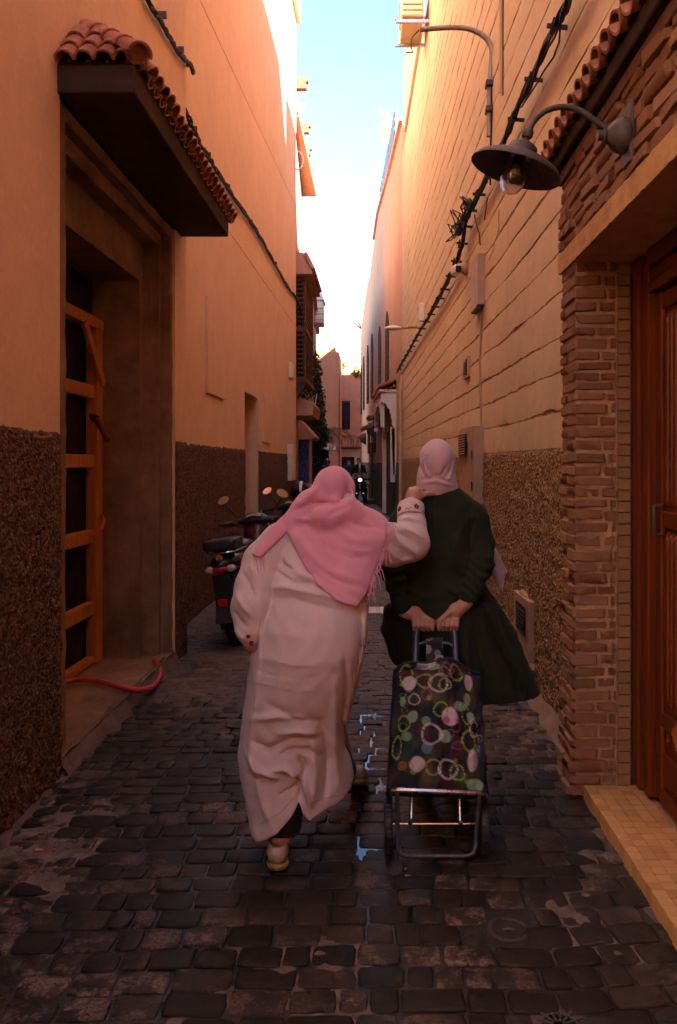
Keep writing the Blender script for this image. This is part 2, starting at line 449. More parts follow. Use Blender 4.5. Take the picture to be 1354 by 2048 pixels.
    def smear(x0, x1, y0, y1, sd, lift=.0):
        nx, ny = max(4, int((x1-x0)/.018)), max(4, int((y1-y0)/.022))
        def P(u, v):
            x, y = x0+(x1-x0)*u, y0+(y1-y0)*v; e = min(u, 1-u, v, 1-v)*4
            return (x, y, -.0045+lift+.011*fbm(x*5, y*5, sd, 4)+.004*fbm(x*21, y*21, sd, 2)-.014*max(0, 1-e)**2)
        tag(MB().grid(P, nx, ny).build('mud_smear', mud, pv, True), kind='stuff')
    smear(-1.53, -1.02, 2.6, 3.75, 1, .003); smear(-1.55, -.85, 4.95, 6.6, 2, .004); smear(-1.74, -1.0, 6.4, 8.6, 6, .004); smear(.55, 1.06, 3.7, 5.6, 3, .003); smear(.45, .95, 2.2, 3.55, 4, -.001); smear(-.7, .3, 1.9, 2.6, 5, -.002)
    sc = Vector((*gp(78, 1703), .004)); tag(MB().bbox(sc.x-.016, sc.x+.016, sc.y-.006, sc.y+.006, .002, .010, .003).build('litter_scrap', simple('orange_scrap', (.5,.2,.07), .7)), 'tiny orange scrap of litter on the near left paving', 'litter')
    # drain covers
    x, y = .50, 2.135
    dr = thing('drain_grate', 'small square iron drain grate in the near setts by the tiled step', 'drain', loc=(x, y, 0))
    MB().bbox(-.075, .075, -.075, .075, -.02, -.006).build('plate', MAT['iron'], dr)
    MB().lathe([(.055,-.006),(.055,-.002),(.047,-.002),(.047,-.006)], seg=20).build('rim', MAT['iron'], dr)
    for k in range(14):
        a = 2*math.pi*k/14
        MB().beam((math.cos(a)*.018, math.sin(a)*.018, -.004), (math.cos(a)*.074, math.sin(a)*.074, -.004), .007, .006).build('rib', MAT['iron'], dr)
    x, y = .437, 2.58
    cv = thing('valve_cover', 'round sunken valve cover among the setts in front of the step', 'cover', loc=(x, y, 0))
    MB().lathe([(.07,-.02),(.07,-.003),(.058,-.001),(.055,-.008),(0,-.008)], seg=24).build('lid', simple('rusty_cover', (.05,.033,.026), .7, .3, 20, .5, 60), cv)
    MB().tube([(-.02,0,-.006),(0,0,-.001),(.02,0,-.006)], .004, 6).build('lifting_bar', MAT['iron'], cv)
    y = 8.14; x = -.005
    dg = thing('gully_grid', 'pale square gully grid in the dusty paving between the two women', 'drain', loc=(x, y, 0))
    MB().box(-.16, .16, -.16, .16, -.02, -.008).build('pit', MAT['dark'], dg)
    for k in range(5):
        t = -.15+.3*k/4
        MB().bbox(-.16, .16, t-.014, t+.014, -.012, .004).build('bar', MAT['ac'], dg)
        MB().bbox(t-.014, t+.014, -.16, .16, -.011, .006).build('crossbar', MAT['ac'], dg)
ground()

# ------------------------------------------------------------------ wall pieces
def rough_sheet(fn, y0, y1, z0, z1, step, disp, out, topjit=.0, seed=0, zstep=None):
    """plastered sheet on a wall: fn(Y) gives X of the wall, out = +1/-1 alley side; uneven relief and upper edge"""
    mb = MB(); nu = max(2, int((y1-y0)/step)); nv = max(2, int((z1-z0)/(zstep or step)))
    def P(u, v):
        Y = y0+(y1-y0)*u; zt = z1+topjit*(fbm(Y*7, seed, 1)+.6*fbm(Y*23, seed, 4)); z = z0+(zt-z0)*v
        d = .012+disp*fbm(Y*14, z*14, seed, 4)+disp*.8*fbm(Y*37, z*37, seed+3, 2)
        if v > .999: d = -.004
        return (fn(Y)+out*d, Y, z)
    mb.grid(P, nu, nv)
    return mb
def wire(name, pts, r, mat, parent=None, seg=6, sag=0, n=12):
    return MB().tube(pts, r, seg).build(name, mat, parent, True)
def bundle(mb, pts, nw, spread, r, seed, twist=2., sub=8):
    """several slack wires running along a path"""
    q = random.Random(seed); pts = [Vector(p) for p in pts]
    dense = []
    for i in range(len(pts)-1):
        for k in range(sub): dense.append(pts[i].lerp(pts[i+1], k/sub))
    dense.append(pts[-1]); n = len(dense)
    for wv in range(nw):
        ph = q.uniform(0, 6.28); rad = spread*math.sqrt(q.uniform(.05, 1)); tw = twist*q.uniform(.5, 1.5); path = []
        for i, p in enumerate(dense):
            a = ph+tw*i*.35; jit = q.uniform(-.25, .25)*spread
            path.append(p+Vector((math.cos(a)*rad*.6, jit*.5, math.sin(a)*rad+jit)))
        mb.tube(path, r*q.uniform(.7, 1.3), 5)

TILE_V = None
def tile_mesh(L=.22, w0=.062, w1=.05, th=.011, seg=9):
    """barrel tile lying along -X (downhill), convex up"""
    mb = MB(); n = seg
    def ring(x, r, t):
        return [(x, math.cos(math.pi*k/n)*(r-t), math.sin(math.pi*k/n)*(r-t)*.95) for k in range(n+1)]
    m = n+1
    mb.v = ring(0, w1, 0)+ring(L, w0, 0)+ring(0, w1, th)+ring(L, w0, th)
    for k in range(n):
        mb.f += [(k, k+1, m+k+1, m+k), (2*m+k, 3*m+k, 3*m+k+1, 2*m+k+1), (m+k, m+k+1, 3*m+k+1, 3*m+k), (k, 2*m+k, 2*m+k+1, k+1)]
    mb.f += [(0, m, 3*m, 2*m), (n, 2*m+n, 3*m+n, m+n)]
    me = mb.mesh('tile'); smooth_by_angle(me, 50); me.materials.append(MAT['tile']); return me
TILE = tile_mesh(); TILE_S = tile_mesh(.16, .05, .042, .01)

# ------------------------------------------------------------------ near left house with the walled-up doorway
def left_near():
    b = thing('corner_house', 'apricot house with dark tiled canopy over an unfinished doorway', 'building')
    X = LX1; H = 11.6
    mb = MB().box(-6, -2.1, .5, 6.35, -.3, H)
    mb.box(-2.1, X, .5, 3.81, -.3, H); mb.box(-2.1, X, 6.0, 6.35, -.3, H); mb.box(-2.1, X, 3.81, 6.0, 3.29, H)
    mb.build('wall', MAT['plaster_l1'], b)
    rough_sheet(lambda Y: X, .5, 3.80, -.1, 1.67, .022, .009, 1, .02, 1).build('dado', MAT['dado_l'], b, True)
    rough_sheet(lambda Y: X, 6.0, 6.345, -.1, 1.69, .022, .006, 1, .012, 2).build('dado', MAT['dado_l'], b, True)
    MB().box(X-.02, X+.014, 3.5, 3.5, 0, 0)
    # stepped recess, rough concrete
    def frame(x0, x1, oy0, oy1, oz, iy0, iy1, iz, name):
        m = MB()
        for (a0, a1, c0, c1) in ((oy0, iy0, -.06, oz), (iy1, oy1, -.06, oz), (iy0, iy1, iz, oz)):
            nz = max(2, int((c1-c0)/.05)); ny = max(2, int((a1-a0)/.05))
            m.box(x0, x1-.012, a0, a1, c0, c1)
            m.grid(lambda u, v: (x1-.004+.006*fbm((a0+(a1-a0)*u)*9, (c0+(c1-c0)*v)*9, x1*7, 4), a0+(a1-a0)*u, c0+(c1-c0)*v), ny, nz)
        # inner edges seen from the alley: far reveal and head
        m.grid(lambda u, v: (x0+(x1-x0)*u, iy1-.003+.006*fbm(u*4+x1*9, (iz*v)*9, 3, 4), .04+(iz-.04)*v), 5, 60)
        return m.build(name, MAT['concrete'], b, True)
    frame(-2.1, -1.535, 3.812, 5.998, 3.288, 3.93, 5.93, 3.22, 'door_surround')
    frame(-2.1, -1.60, 3.93, 5.93, 3.22, 4.04, 5.85, 3.13, 'door_surround')
    frame(-2.1, -1.72, 4.04, 5.85, 3.13, 4.2, 5.76, 2.85, 'door_surround')
    MB().grid(lambda u, v: (-2.06+.012*fbm(u*8, v*16, 2, 4), 4.2+1.56*u, .04+2.8*v), 40, 70).build('blocked_opening', simple('dark_rubble', (.028,.019,.014), .95, .5, 7, .9, 35, spec=.1, dist=.012), b, True)  # even near-black colour on the infill behind the timber frame
    # carved band on the surround
    MB().grid(lambda u, v: (-2.1+.58*u, 3.82+2.1*v, .09+.012*fbm(u*6, v*12, 1, 4)), 14, 50).build('threshold', MAT['concrete'], b, True)
    mb = MB().grid(lambda u, v: (X-.02+.065*u+.06*fbm(v*11, 1, 1)*u, 3.82+2.2*v, .10-.11*u**(1.2+.5*fbm(v*9, 3, 3))+.016*fbm(u*5, v*18, 4, 3)), 8, 50)
    mb.build('sill', simple('sill_mortar', (.13,.085,.06), .9, .35, 8, .7, 50), b, True)
    # canopy
    cn = bpy.data.objects.new('canopy', None); C.objects.link(cn); cn.parent = b
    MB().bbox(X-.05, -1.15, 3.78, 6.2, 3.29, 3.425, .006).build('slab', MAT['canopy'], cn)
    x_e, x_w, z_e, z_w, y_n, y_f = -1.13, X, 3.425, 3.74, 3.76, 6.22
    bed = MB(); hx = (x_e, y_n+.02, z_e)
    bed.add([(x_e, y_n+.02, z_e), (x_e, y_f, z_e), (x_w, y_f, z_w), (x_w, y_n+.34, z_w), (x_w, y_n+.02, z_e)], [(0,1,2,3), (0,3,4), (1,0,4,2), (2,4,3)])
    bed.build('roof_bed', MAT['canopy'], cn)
    sl_ = math.atan2(z_w-z_e, x_e-x_w); q = random.Random(5)
    dirx = Vector((x_e-x_w, 0, z_e-z_w)).normalized()
    n = 22
    for i in range(n):                      # alley slope
        y = y_n+.16+(y_f-y_n-.2)*i/(n-1)
        for j in range(2):
            if j == 1 and i < 2: continue
            p = Vector((x_e, y, z_e+.012)) - dirx*(.215+.19*j) + Vector((.015, 0, .008*j+q.uniform(-.004, .004)))
            put('tile', TILE, None, cn, p, (0, sl_+q.uniform(-.03, .03), q.uniform(-.04, .04)))
        put('tile', TILE_S, None, cn, Vector((x_e+.012, y+.056, z_e+.012))-dirx*.16, (math.pi, sl_-.05, q.uniform(-.03, .03)))
    sy = math.atan2(z_w-z_e, .34)           # hip end facing down the alley
    for i in range(4):
        x = x_w+.045+.094*i
        for j in range(3-(i > 1)-(i > 2)):
            p = Vector((x, y_n-.005, z_e+.012))+Vector((0, .34, z_w-z_e)).normalized()*(.15+.105*j)+Vector((0,0,.014*j))
            o = put('tile', TILE_S, None, cn, p, (0, 0, 0)); o.rotation_euler = (Matrix.Rotation(-math.pi/2, 3, 'Z') @ Matrix.Rotation(sy, 3, 'Y')).to_euler()
        o = put('tile', TILE_S, None, cn, (x+.047, y_n+.155, z_e+.135)); o.rotation_euler = (Matrix.Rotation(-math.pi/2, 3, 'Z') @ Matrix.Rotation(sy, 3, 'Y') @ Matrix.Rotation(math.pi, 3, 'X')).to_euler()
    a, c = Vector((x_w+.01, y_n+.36, z_w+.02)), Vector((x_e+.0, y_n+.0, z_e+.02)); d = (c-a)
    for j in range(4):                      # hip ridge tiles
        o = put('tile', TILE, None, cn, a+d*(.02+.245*j)+Vector((0,0,.02)))
        o.rotation_euler = d.to_track_quat('X', 'Z').to_euler(); o.scale = (.8, 1.05, 1.05)
    o = MB().lathe([(.0,0),(.052,0),(.052,.012),(0,.012)], seg=16).build('ridge_plug', MAT['tile'], cn)
    o.location = c+Vector((-.012,.01,.03)); o.rotation_euler = d.to_track_quat('Z', 'Y').to_euler()
    # joint lines in the plaster
    # timber sub-frame in the opening
    t = thing('timber_frame', 'raw orange timber door frame with rungs standing in the doorway', 'frame')
    xx = -2.0
    def bar(a, c, wd, ht, nm): MB().beam(a, c, wd, ht, (1,0,0)).build(nm, MAT['rawwood'], t)
    MB().bbox(xx-.05, xx+.03, 5.60, 5.72, .1, 2.47, .004).build('stile', MAT['rawwood'], t)
    MB().bbox(xx-.05, xx+.03, 4.55, 4.66, .1, 2.47, .004).build('stile', MAT['rawwood'], t)
    MB().bbox(xx-.05, xx+.028, 4.5, 5.75, 2.472, 2.55, .004).build('head', MAT['rawwood'], t)
    for z in (2.02, 1.53, 1.0, .49):
        MB().bbox(xx-.045, xx+.012, 4.662, 5.598, z-.045, z+.045, .004).build('rung', MAT['rawwood'], t)
    MB().bbox(xx-.045, xx+.010, 4.662, 5.598, .10, .15, .004).build('rung', MAT['rawwood'], t)
    MB().beam(at(160, 645, 5.35)+Vector((.03,0,0)), at(198, 768, 5.68)+Vector((.03,0,0)), .07, .025, (1,0,0)).build('brace', MAT['rawwood'], t)
    # hoses and stubs
    h = thing('conduit_stub', 'short dark red conduit stub poking out beside the timber frame', 'pipe')
    MB().tube([at(186, 832, 5.62), at(196, 842, 5.6), at(207, 862, 5.55), at(215, 880, 5.5)], .022, 10).build('hose', simple('dark_red_hose', (.16,.02,.015), .5, .2, 12, .1, 60), h, True)
    MB().tube([at(180, 830, 5.64), at(192, 838, 5.6)], .03, 10).build('collar', MAT['black'], h, True)
    tag(MB().tube([at(203, 1030, 5.62), at(208, 1042, 5.5), at(204, 1056, 5.45), at(192, 1068, 5.42), at(181, 1075, 5.4)], .012, 10).build('red_hose', MAT['redhose'], None, True),
        'short bright red hose end bent round the timber stile', 'hose')
    pth = [at(60, 1370, 4.9), (-1.9, 4.75, .115), (-1.82, 5.0, .12), (-1.68, 5.22, .118)]
    def gz(px, py, z): Y_ = F*(EYE-z)/(py-VY); return Vector(((px-VX)*Y_/F, Y_, z))
    pth = [Vector((-2.05, 4.75, .125)), gz(140, 1358, .125), gz(200, 1362, .125), gz(240, 1374, .125), gz(280, 1382, .10), gz(306, 1374, .05), gz(321, 1352, .04), gz(319, 1334, .07), gz(307, 1318, .13)]
    dn = []
    for i in range(len(pth)-1):
        for k in range(5): dn.append(Vector(pth[i]).lerp(Vector(pth[i+1]), k/5))
    dn.append(Vector(pth[-1]))
    for _ in range(3): dn = [dn[0]]+[(dn[i-1]+dn[i]*2+dn[i+1])/4 for i in range(1, len(dn)-1)]+[dn[-1]]
    tag(MB().tube(dn, .017, 10).build('red_hose', MAT['redhose'], None, True), 'long red hose curling over the doorway threshold onto the paving', 'hose')
    s_ = thing('wall_stub', 'short rusty pipe stub sticking out of the dark near wall', 'pipe')
    p = onplane(60, 872, X, 0); MB().tube([p+Vector((-.02,0,0)), p+Vector((.05,.02,-.01)), p+Vector((.055,.08,.0))], .012, 8).build('pipe', simple('rust', (.22,.07,.04), .8, .3, 20, .4, 60), s_, True)
    MB().lathe([(.018,0),(.018,.012),(0,.012)], p, (1,0,0), 12).build('collar', MAT['iron'], s_)
    # cable on the upper wall
    cb = thing('cable_bundle', 'black cable bundle running to the corner above the tiled canopy', 'cable')
    m = MB(); pts = [onplane(x, y, X+.03, 0) for x, y in ((255,-110),(300,10),(322,42),(345,85),(362,110),(380,128),(387,146))]+[Vector((X+.02, 6.42, 4.76)), Vector((X-.1, 6.43, 4.74)), Vector((LX2+.03, 6.6, 4.72))]
    bundle(m, pts, 8, .022, .007, 3); m.build('wires', MAT['cable'], cb)
    for x, y in ((316, 30), (352, 100)):
        p = onplane(x, y, X, 0); MB().beam(p, p+Vector((.06, 0, 0)), .014, .05).build('clip', MAT['iron'], cb)
    # ledges of mortar along the foot of the wall
    mt = simple('foot_mortar', (.095,.062,.048), .92, .45, 6, .7, 45)
    rr = MB().grid(lambda u, v: (X-.01+.07*u+.10*u*fbm(v*14, 4, 4), .9+2.95*v, .03-.042*u**.7+.012*fbm(u*4, v*30, 2, 3)*(1-u)), 8, 90)
    rr.build('wall_foot', mt, b, True)
left_near()

# ------------------------------------------------------------------ long left facade
def left_long():
    b = thing('plastered_house', 'tall smooth apricot facade with brown dado beside the parked motorcycles', 'building')
    X, H = LX2, 11.25
    y0, y1 = 6.35, 17.4
    dy0, dy1, dz = 10.55, 11.75, 2.47
    mb = MB().box(-6, X-.35, y0, y1, -.3, H); mb.box(X-.35, X, y0, dy0, -.3, H); mb.box(X-.35, X, dy1, y1, -.3, H); mb.box(X-.35, X, dy0, dy1, dz, H)
    mb.build('wall', MAT['plaster_l'], b)
    MB().box(-6, X+.10, y0, y1+.12, H, H+.5).build('parapet', MAT['plaster_l'], b)
    rough_sheet(lambda Y: X, 6.36, dy0-.01, -.1, 1.70, .03, .008, 1, .022, 5).build('dado', MAT['dado_l'], b, True)
    rough_sheet(lambda Y: X, dy1+.01, y1-.01, -.1, 1.70, .05, .006, 1, .014, 6).build('dado', MAT['dado_l'], b, True)
    d = MB().box(X-.345, X-.30, dy0+.02, dy1-.02, 0, dz-.02); d.build('door', MAT['wood_dark'], b)
    for k in range(4): MB().bbox(X-.30, X-.285, dy0+.06+.28*k, dy0+.3+.28*k, .1, dz-.12, .004).build('door_panel', MAT['wood_dark'], b)
    MB().grid(lambda u, v: (X-.01+.14*u+.06*u*fbm(v*22, 4, 4), 6.3+10*v, .05-.06*u**.7+.012*fbm(u*4, v*40, 2, 3)*(1-u)), 6, 90).build('wall_foot', simple('foot_mortar_far', (.12,.08,.06), .92, .4, 6, .6, 45), b, True)
    # service hatch covers
    for (xa, xb, ya, yb, yc, yd, lab) in ((411, 447, 592, 612, 785, 790, 'tall'), (524, 540, 795, 798, 883, 885, 'small')):
        p, q = lw2(xa, ya), lw2(xb, yd); r_ = lw2(xa, yc)
        m = MB().bbox(X-.003, X+.024, p.y, q.y, min(r_.z, q.z), p.z, .003)
        m.build('hatch_cover', MAT['plaster_l'], b)
    bx = thing('meter_box', 'narrow pale vertical trunking box on the far end of apricot facade', 'box')
    p, q = lw2(574, 888), lw2(582, 960); MB().bbox(X, X+.10, p.y, q.y, q.z, p.z, .01).build('cover', MAT['ac'], bx); MB().bbox(X+.101, X+.106, p.y+.05, q.y-.05, q.z+.1, p.z-.1, .002).build('lid', MAT['ac'], bx)
    bx = thing('junction_box', 'small pale box high on the far end of apricot facade', 'box')
    p, q = lw2(577, 724), lw2(581, 760); MB().bbox(X, X+.08, p.y, q.y, q.z, p.z, .01).build('cover', MAT['ac'], bx)
    # scored joint / thin line wires painted with the wall
    wl = MAT['plaster_far']
    for k, (a, c) in enumerate((((385,-32),(592,414)), ((449,450),(594,657)))):
        p, q = lw2(*a), lw2(*c); MB().beam(p, q, .012, .006, (1,0,0)).build('thin_ledge', wl, b)
    cb = thing('cable_bundle', 'slack black cable bundle crossing the long apricot facade', 'cable')
    m = MB(); pts = [Vector((X+.03, 6.6, 4.72))]+[onplane(x, y, X+.035, 0) for x, y in ((376,232),(388,262),(402,290),(420,318),(440,352),(462,386),(486,420),(512,460),(536,502),(562,552),(580,580),(596,600))]+[Vector((-1.66, 18.2, 4.9)), Vector((-1.6, 18.6, 4.1)), Vector((-1.62, 18.5, 3.4))]
    bundle(m, pts, 8, .03, .008, 11, sub=5); m.build('wires', MAT['cable'], cb)
    for x, y in ((384,254),(412,306),(452,370),(498,440),(548,524),(586,588)):
        p = onplane(x, y, X, 0); MB().beam(p+Vector((0,0,-.02)), p+Vector((.05, 0, -.02)), .02, .05).build('clip', MAT['iron'], cb)
left_long()

# ------------------------------------------------------------------ rammed-earth house on the right, built course by course
def right_wall():
    b = thing('rammed_earth_house', 'tall ochre rammed earth wall with horizontal course joints', 'building')
    mb = MB()
    def slab(y0, y1, x0f, z0, z1):
        a = [(x0f(y0), y0, z0), (6, y0, z0), (6, y1, z0), (x0f(y1), y1, z0)]; mb.prism(a, (0, 0, z1-z0))
    f = lambda Y: rwx(Y)+.001
    slab(3.62, 12.1, f, -.3, 11.0); slab(12.1, 18.9, f, -.3, 8.78)
    slab(-9, 3.62, lambda Y: 1.26, -.3, 2.9); slab(-9, 3.62, lambda Y: rwx(Y)+.001, 2.9, 11.0)
    mb.build('core', MAT['groove'], b)
    MB().box(2.0, 6, 12.12, 16.5, 8.7, 12.0).build('sun_blocker', MAT['rammed'], b)  # unseen roof volume added to keep the sun off the left facade
    q = random.Random(4); z = 1.60; k = 0
    while z < 10.9:
        h = q.uniform(.205, .245); y0 = 3.70 if z < 3.0 else 1.6; y1 = 18.9 if z < 8.7 else 12.1
        z1 = min(z+h, 8.8) if y1 > 13 else z+h
        step = .03 if z < 3.4 else .07
        n = int((y1-y0)/step); m = MB(); gap = q.uniform(.001, .009)
        prof = [(-.03, 0, 0), (.0, 0, 0), (.004, .012, 0), (.0055, .5, .5), (.004, 0, 1), (.0, 0, 1), (-.03, 0, 1)]
        def edge(Y, s, zz): 
            e = gap+.022*max(0, fbm(Y*1.1, zz*31, s, 3)+.1)+.012*fbm(Y*7, zz*17, s+5, 3)+.006*fbm(Y*31, zz*17, s+5, 2)
            return max(-.002, e*(1.0 if fbm(Y*.55, zz*9, 8, 2) > -.28 else .12))
        def jo(Y, kk): return .014*fbm(Y*.8, kk*7.7, 3, 2)+.007*fbm(Y*3.3, kk*5.1, 1, 2)
        rows = []
        for i in range(n+1):
            Y = y0+(y1-y0)*i/n; lo = z+edge(Y, 0, k)+jo(Y, k); hi = z1-edge(Y, 1, k+.7)*.5+jo(Y, k+1)
            if z < 1.7: lo = 1.6+.010*fbm(Y*9, 2, 2)
            X = rwx(Y)-.004*fbm(Y*2, k*3.1, 0, 3)
            w1, w2 = .0035*fbm(Y*6, k*2.3, 1, 3), .0035*fbm(Y*6, k*2.3+.9, 1, 3)
            rows.append([(X+.03, Y, lo-.002), (X+.003, Y, lo), (X-.004, Y, lo+.002), (X-.0055+w1, Y, lo+.03), (X-.005+w2, Y, (lo+hi)/2), (X-.0055+w1, Y, hi-.03), (X-.004, Y, hi-.002), (X+.03, Y, hi)])
        w_ = 8
        m.v = [p for r_ in rows for p in r_]
        for i in range(n):
            for j in range(w_-1): m.f.append((i*w_+j, i*w_+j+1, (i+1)*w_+j+1, (i+1)*w_+j))
        m.f.append(tuple(range(w_))); m.f.append(tuple(n*w_+j for j in range(w_))[::-1])
        o = m.build('course', MAT['rammed'], b); smooth_by_angle(o.data, 24)
        z = z1; k += 1
        if y1 > 13 and z >= 8.79: z = 8.8
    rough_sheet(rwx, 3.6, 9.5, -.1, 1.605, .02, .011, -1, .008, 9).build('dado', MAT['dado_r'], b, True)
    rough_sheet(rwx, 9.5, 18.9, -.1, 1.605, .05, .009, -1, .008, 10).build('dado', MAT['dado_r'], b, True)
    sand = simple('foot_sand', (.21,.14,.092), .92, .35, 6, .6, 45)
    MB().grid(lambda u, v: (rwx(3.7+11*v)+.01-.13*u-.14*u*fbm(v*26, 4, 4), 3.7+11*v, .09*(1-u)**1.5-.012*u+.012*fbm(u*4, v*50, 2, 3)), 8, 110).build('wall_foot', sand, b, True)
    # vertical crack and slot
    MB().box(*[0]*6)
    p, r_ = rw(1008, -30), rw(1008, 190)
    MB().box(p.x-.012, p.x-.006, p.y-.012, p.y+.012, r_.z, p.z).build('slot', MAT['dark'], b)
    MB().beam(rw(1004,-30)+Vector((-.015,0,0)), rw(1004,185)+Vector((-.015,0,0)), .02, .016, (1,0,0)).build('slot_edge', MAT['rammed'], b)
    ck = MB(); pts = [rw(x, y)+Vector((-.011,0,0)) for x, y in ((1001,420),(1000,440),(1001,455),(996,475),(990,488),(991,497),(984,510),(980,520))]
    ck.tube(pts, .003, 4); ck.build('crack', MAT['groove'], b)
right_wall()
# ------------------------------------------------------------------ the far stretch of the alley
def poly_wall(mb, pts, back, z0, tops):
    """wall along a plan polyline with a sloping top; solid towards `back` (x)"""
    for (a, b, t0, t1) in zip(pts[:-1], pts[1:], tops[:-1], tops[1:]):
        v = [(a[0],a[1],z0),(b[0],b[1],z0),(back,b[1],z0),(back,a[1],z0),(a[0],a[1],t0),(b[0],b[1],t1),(back,b[1],t1),(back,a[1],t0)]
        mb.add(v, [(0,3,2,1),(4,5,6,7),(0,1,5,4),(1,2,6,5),(2,3,7,6),(3,0,4,7)])
P0, P1, P2, P3 = (.66, 18.92), (.115, 28.), (-.345, 35.), (-.80, 44.)
def seg_at(px, a, b, py):             # pixel on the facade between two plan points
    s_ = (b[0]-a[0])/(b[1]-a[1]); return onplane(px, py, a[0]-s_*a[1], s_)
def right_far():
    b = thing('orange_house', 'smooth orange house with slender grilled lancet windows and white arched porch', 'building')
    mb = MB()
    tops = [9.75, 9.9, 10.35, 10.0, 9.4, 9.35, 9.1, 8.6]
    pts = [P0, (.42, 22.9), P1, (-.02, 30), (-.21, 33), P2, (-.57, 39.5), P3]
    poly_wall(mb, pts, 6, -.3, tops); mb.build('wall', MAT['plaster_far'], b)
    # coping
    for a, c, t0, t1 in zip(pts[:3], pts[1:4], tops[:3], tops[1:4]):
        MB().beam((a[0], a[1], t0), (c[0], c[1], t1), .16, .07).build('coping', MAT['plaster_far'], b)
    d = Vector((P1[0]-P0[0], P1[1]-P0[1], 0)).normalized(); nrm = Vector((-d.y, d.x, 0))   # towards the alley
    if nrm.x > 0: nrm = -nrm
    def lancet(yc, wd, z0, z1, a=P0, c=P1):
        s_ = (c[0]-a[0])/(c[1]-a[1]); dd = Vector((s_, 1, 0)).normalized(); nn = Vector((-dd.y, dd.x, 0))
        base = Vector((a[0]+s_*(yc-a[1]), yc, 0))
        def shape(k, off):
            pts = [(-wd/2*k, z0+(1-k)*.06), (wd/2*k, z0+(1-k)*.06), (wd/2*k, z0+(z1-z0)*.72), (wd*.40*k, z0+(z1-z0)*.84), (wd*.2*k, z0+(z1-z0)*.93), (0, z1-(1-k)*.1), (-wd*.2*k, z0+(z1-z0)*.93), (-wd*.40*k, z0+(z1-z0)*.84), (-wd/2*k, z0+(z1-z0)*.72)]
            return [base+dd*u+nn*off+Vector((0,0,z)) for u, z in pts]
        wn = MB().prism(shape(1, .004), nn*.012).build('window', MAT['dark'], b)
        fr = MB(); o1 = shape(1.12, .004); i1 = shape(.9, .004)
        for k in range(9):
            l = (k+1) % 9; q = [o1[k], o1[l], i1[l], i1[k]]; fr.prism(q, nn*.05)
        fr.build('frame', MAT['wood_dark'], wn)
        gr = MB()
        for k in range(-2, 3): gr.beam(base+dd*(k*wd*.17)+nn*.04+Vector((0,0,z0+.05)), base+dd*(k*wd*.17)+nn*.04+Vector((0,0,z1-.12-abs(k)*.12)), .02, .02)
        for k in range(9): gr.beam(base-dd*wd*.42+nn*.045+Vector((0,0,z0+.1+k*(z1-z0)*.08)), base+dd*wd*.42+nn*.045+Vector((0,0,z0+.1+k*(z1-z0)*.08)), .018, .018)
        gr.build('grille', MAT['iron'], wn)
    lancet(23.5, .85, 3.95, 6.0); lancet(26.9, .85, 4.1, 6.15)
    for yc, z0, z1, aa, cc in ((31.2, 4.1, 6.6, P1, P2), (34.2, 4.1, 6.6, P1, P2), (38.5, 4.1, 6.7, P2, P3), (42, 4.1, 6.7, P2, P3)):
        lancet(yc, .9, z0, z1, aa, cc)
    for yc, z0, z1, aa, cc in ((29.5, 1.9, 3.1, P1, P2), (33.5, 1.9, 3.2, P1, P2)): lancet(yc, .7, z0, z1, aa, cc)
    # grey dado
    def dsheet(a, c, m): 
        s_ = (c[0]-a[0])/(c[1]-a[1]); return rough_sheet(lambda Y: a[0]+s_*(Y-a[1]), a[1], c[1], -.1, 1.55, .12, .006, -1, .0, 4).build('dado', m, b)
    dsheet(P0, P1, MAT['greydado']); dsheet(P1, P2, MAT['dado_l']); dsheet(P2, P3, MAT['dado_l'])
    # doors
    for yc, a, c in ((31.3, P1, P2),):
        s_ = (c[0]-a[0])/(c[1]-a[1]); x = a[0]+s_*(yc-a[1])
        MB().beam((x-.02, yc-.5, 1.15), (x-.02+s_, yc+.5, 1.15), .05, 2.3).build('door', MAT['wood_dark'], b)
    for y0, y1 in ((29.2, 30.2), (37, 38)):
        a, c = (P1, P2) if y0 < 35 else (P2, P3)
        s_ = (c[0]-a[0])/(c[1]-a[1]); x = a[0]+s_*(y0-a[1])
        MB().bbox(x-.45, x+.1, y0, y1, -.02, .14, .02).build('doorstep', MAT['greydado'], b)
    # white porch with scalloped arch
    pr = thing('arched_porch', 'white porch with scalloped horseshoe arch and little tiled roof', 'porch')
    s_ = (P1[0]-P0[0])/(P1[1]-P0[1])
    def wx(Y): return P0[0]+s_*(Y-P0[1])
    ya, yb, out = 20.6, 23.6, .40
    zt, zb = 3.36, 2.5
    xa = wx(ya)-out
    # end faces: bracket plate with a scalloped quarter arch, camera side and far side
    def cheek(y):
        pts = [(wx(y)+.05, zt), (wx(y)-out, zt), (wx(y)-out, zt-.26)]
        n = 7; cx, cz = wx(y)-out, zt-.98
        for k in range(n+1):
            a = math.pi/2-k*math.pi/2/n; rx, rz = out-.12, .70
            pts.append((cx+rx*math.cos(a)+.0, cz+rz*math.sin(a)))
            if k < n: a2 = a-math.pi/4/n; pts.append((cx+(rx+.035)*math.cos(a2), cz+(rz+.05)*math.sin(a2)))
        pts += [(wx(y)-.12, zb-.3), (wx(y)-.09, zb-1.3), (wx(y)+.05, zb-1.3)]
        return MB().prism([(x, y, z) for x, z in pts], (0, .16, 0))
    cheek(ya).build('cheek', MAT['white'], pr); cheek(yb).build('cheek', MAT['white'], pr)
    # alley face: scalloped arch between the cheeks
    fr = []; n = 11
    Yc, hw = (ya+.16+yb)/2, (yb-ya-.16)/2
    bot = []
    for k in range(n+1):
        a = math.pi*k/n; bot.append((Yc+hw*.96*math.cos(a), 2.45+.62*math.sin(a)))
        if k < n: a2 = a+math.pi/2/n; bot.append((Yc+(hw*.96+.06)*math.cos(a2), 2.45+.70*math.sin(a2)))
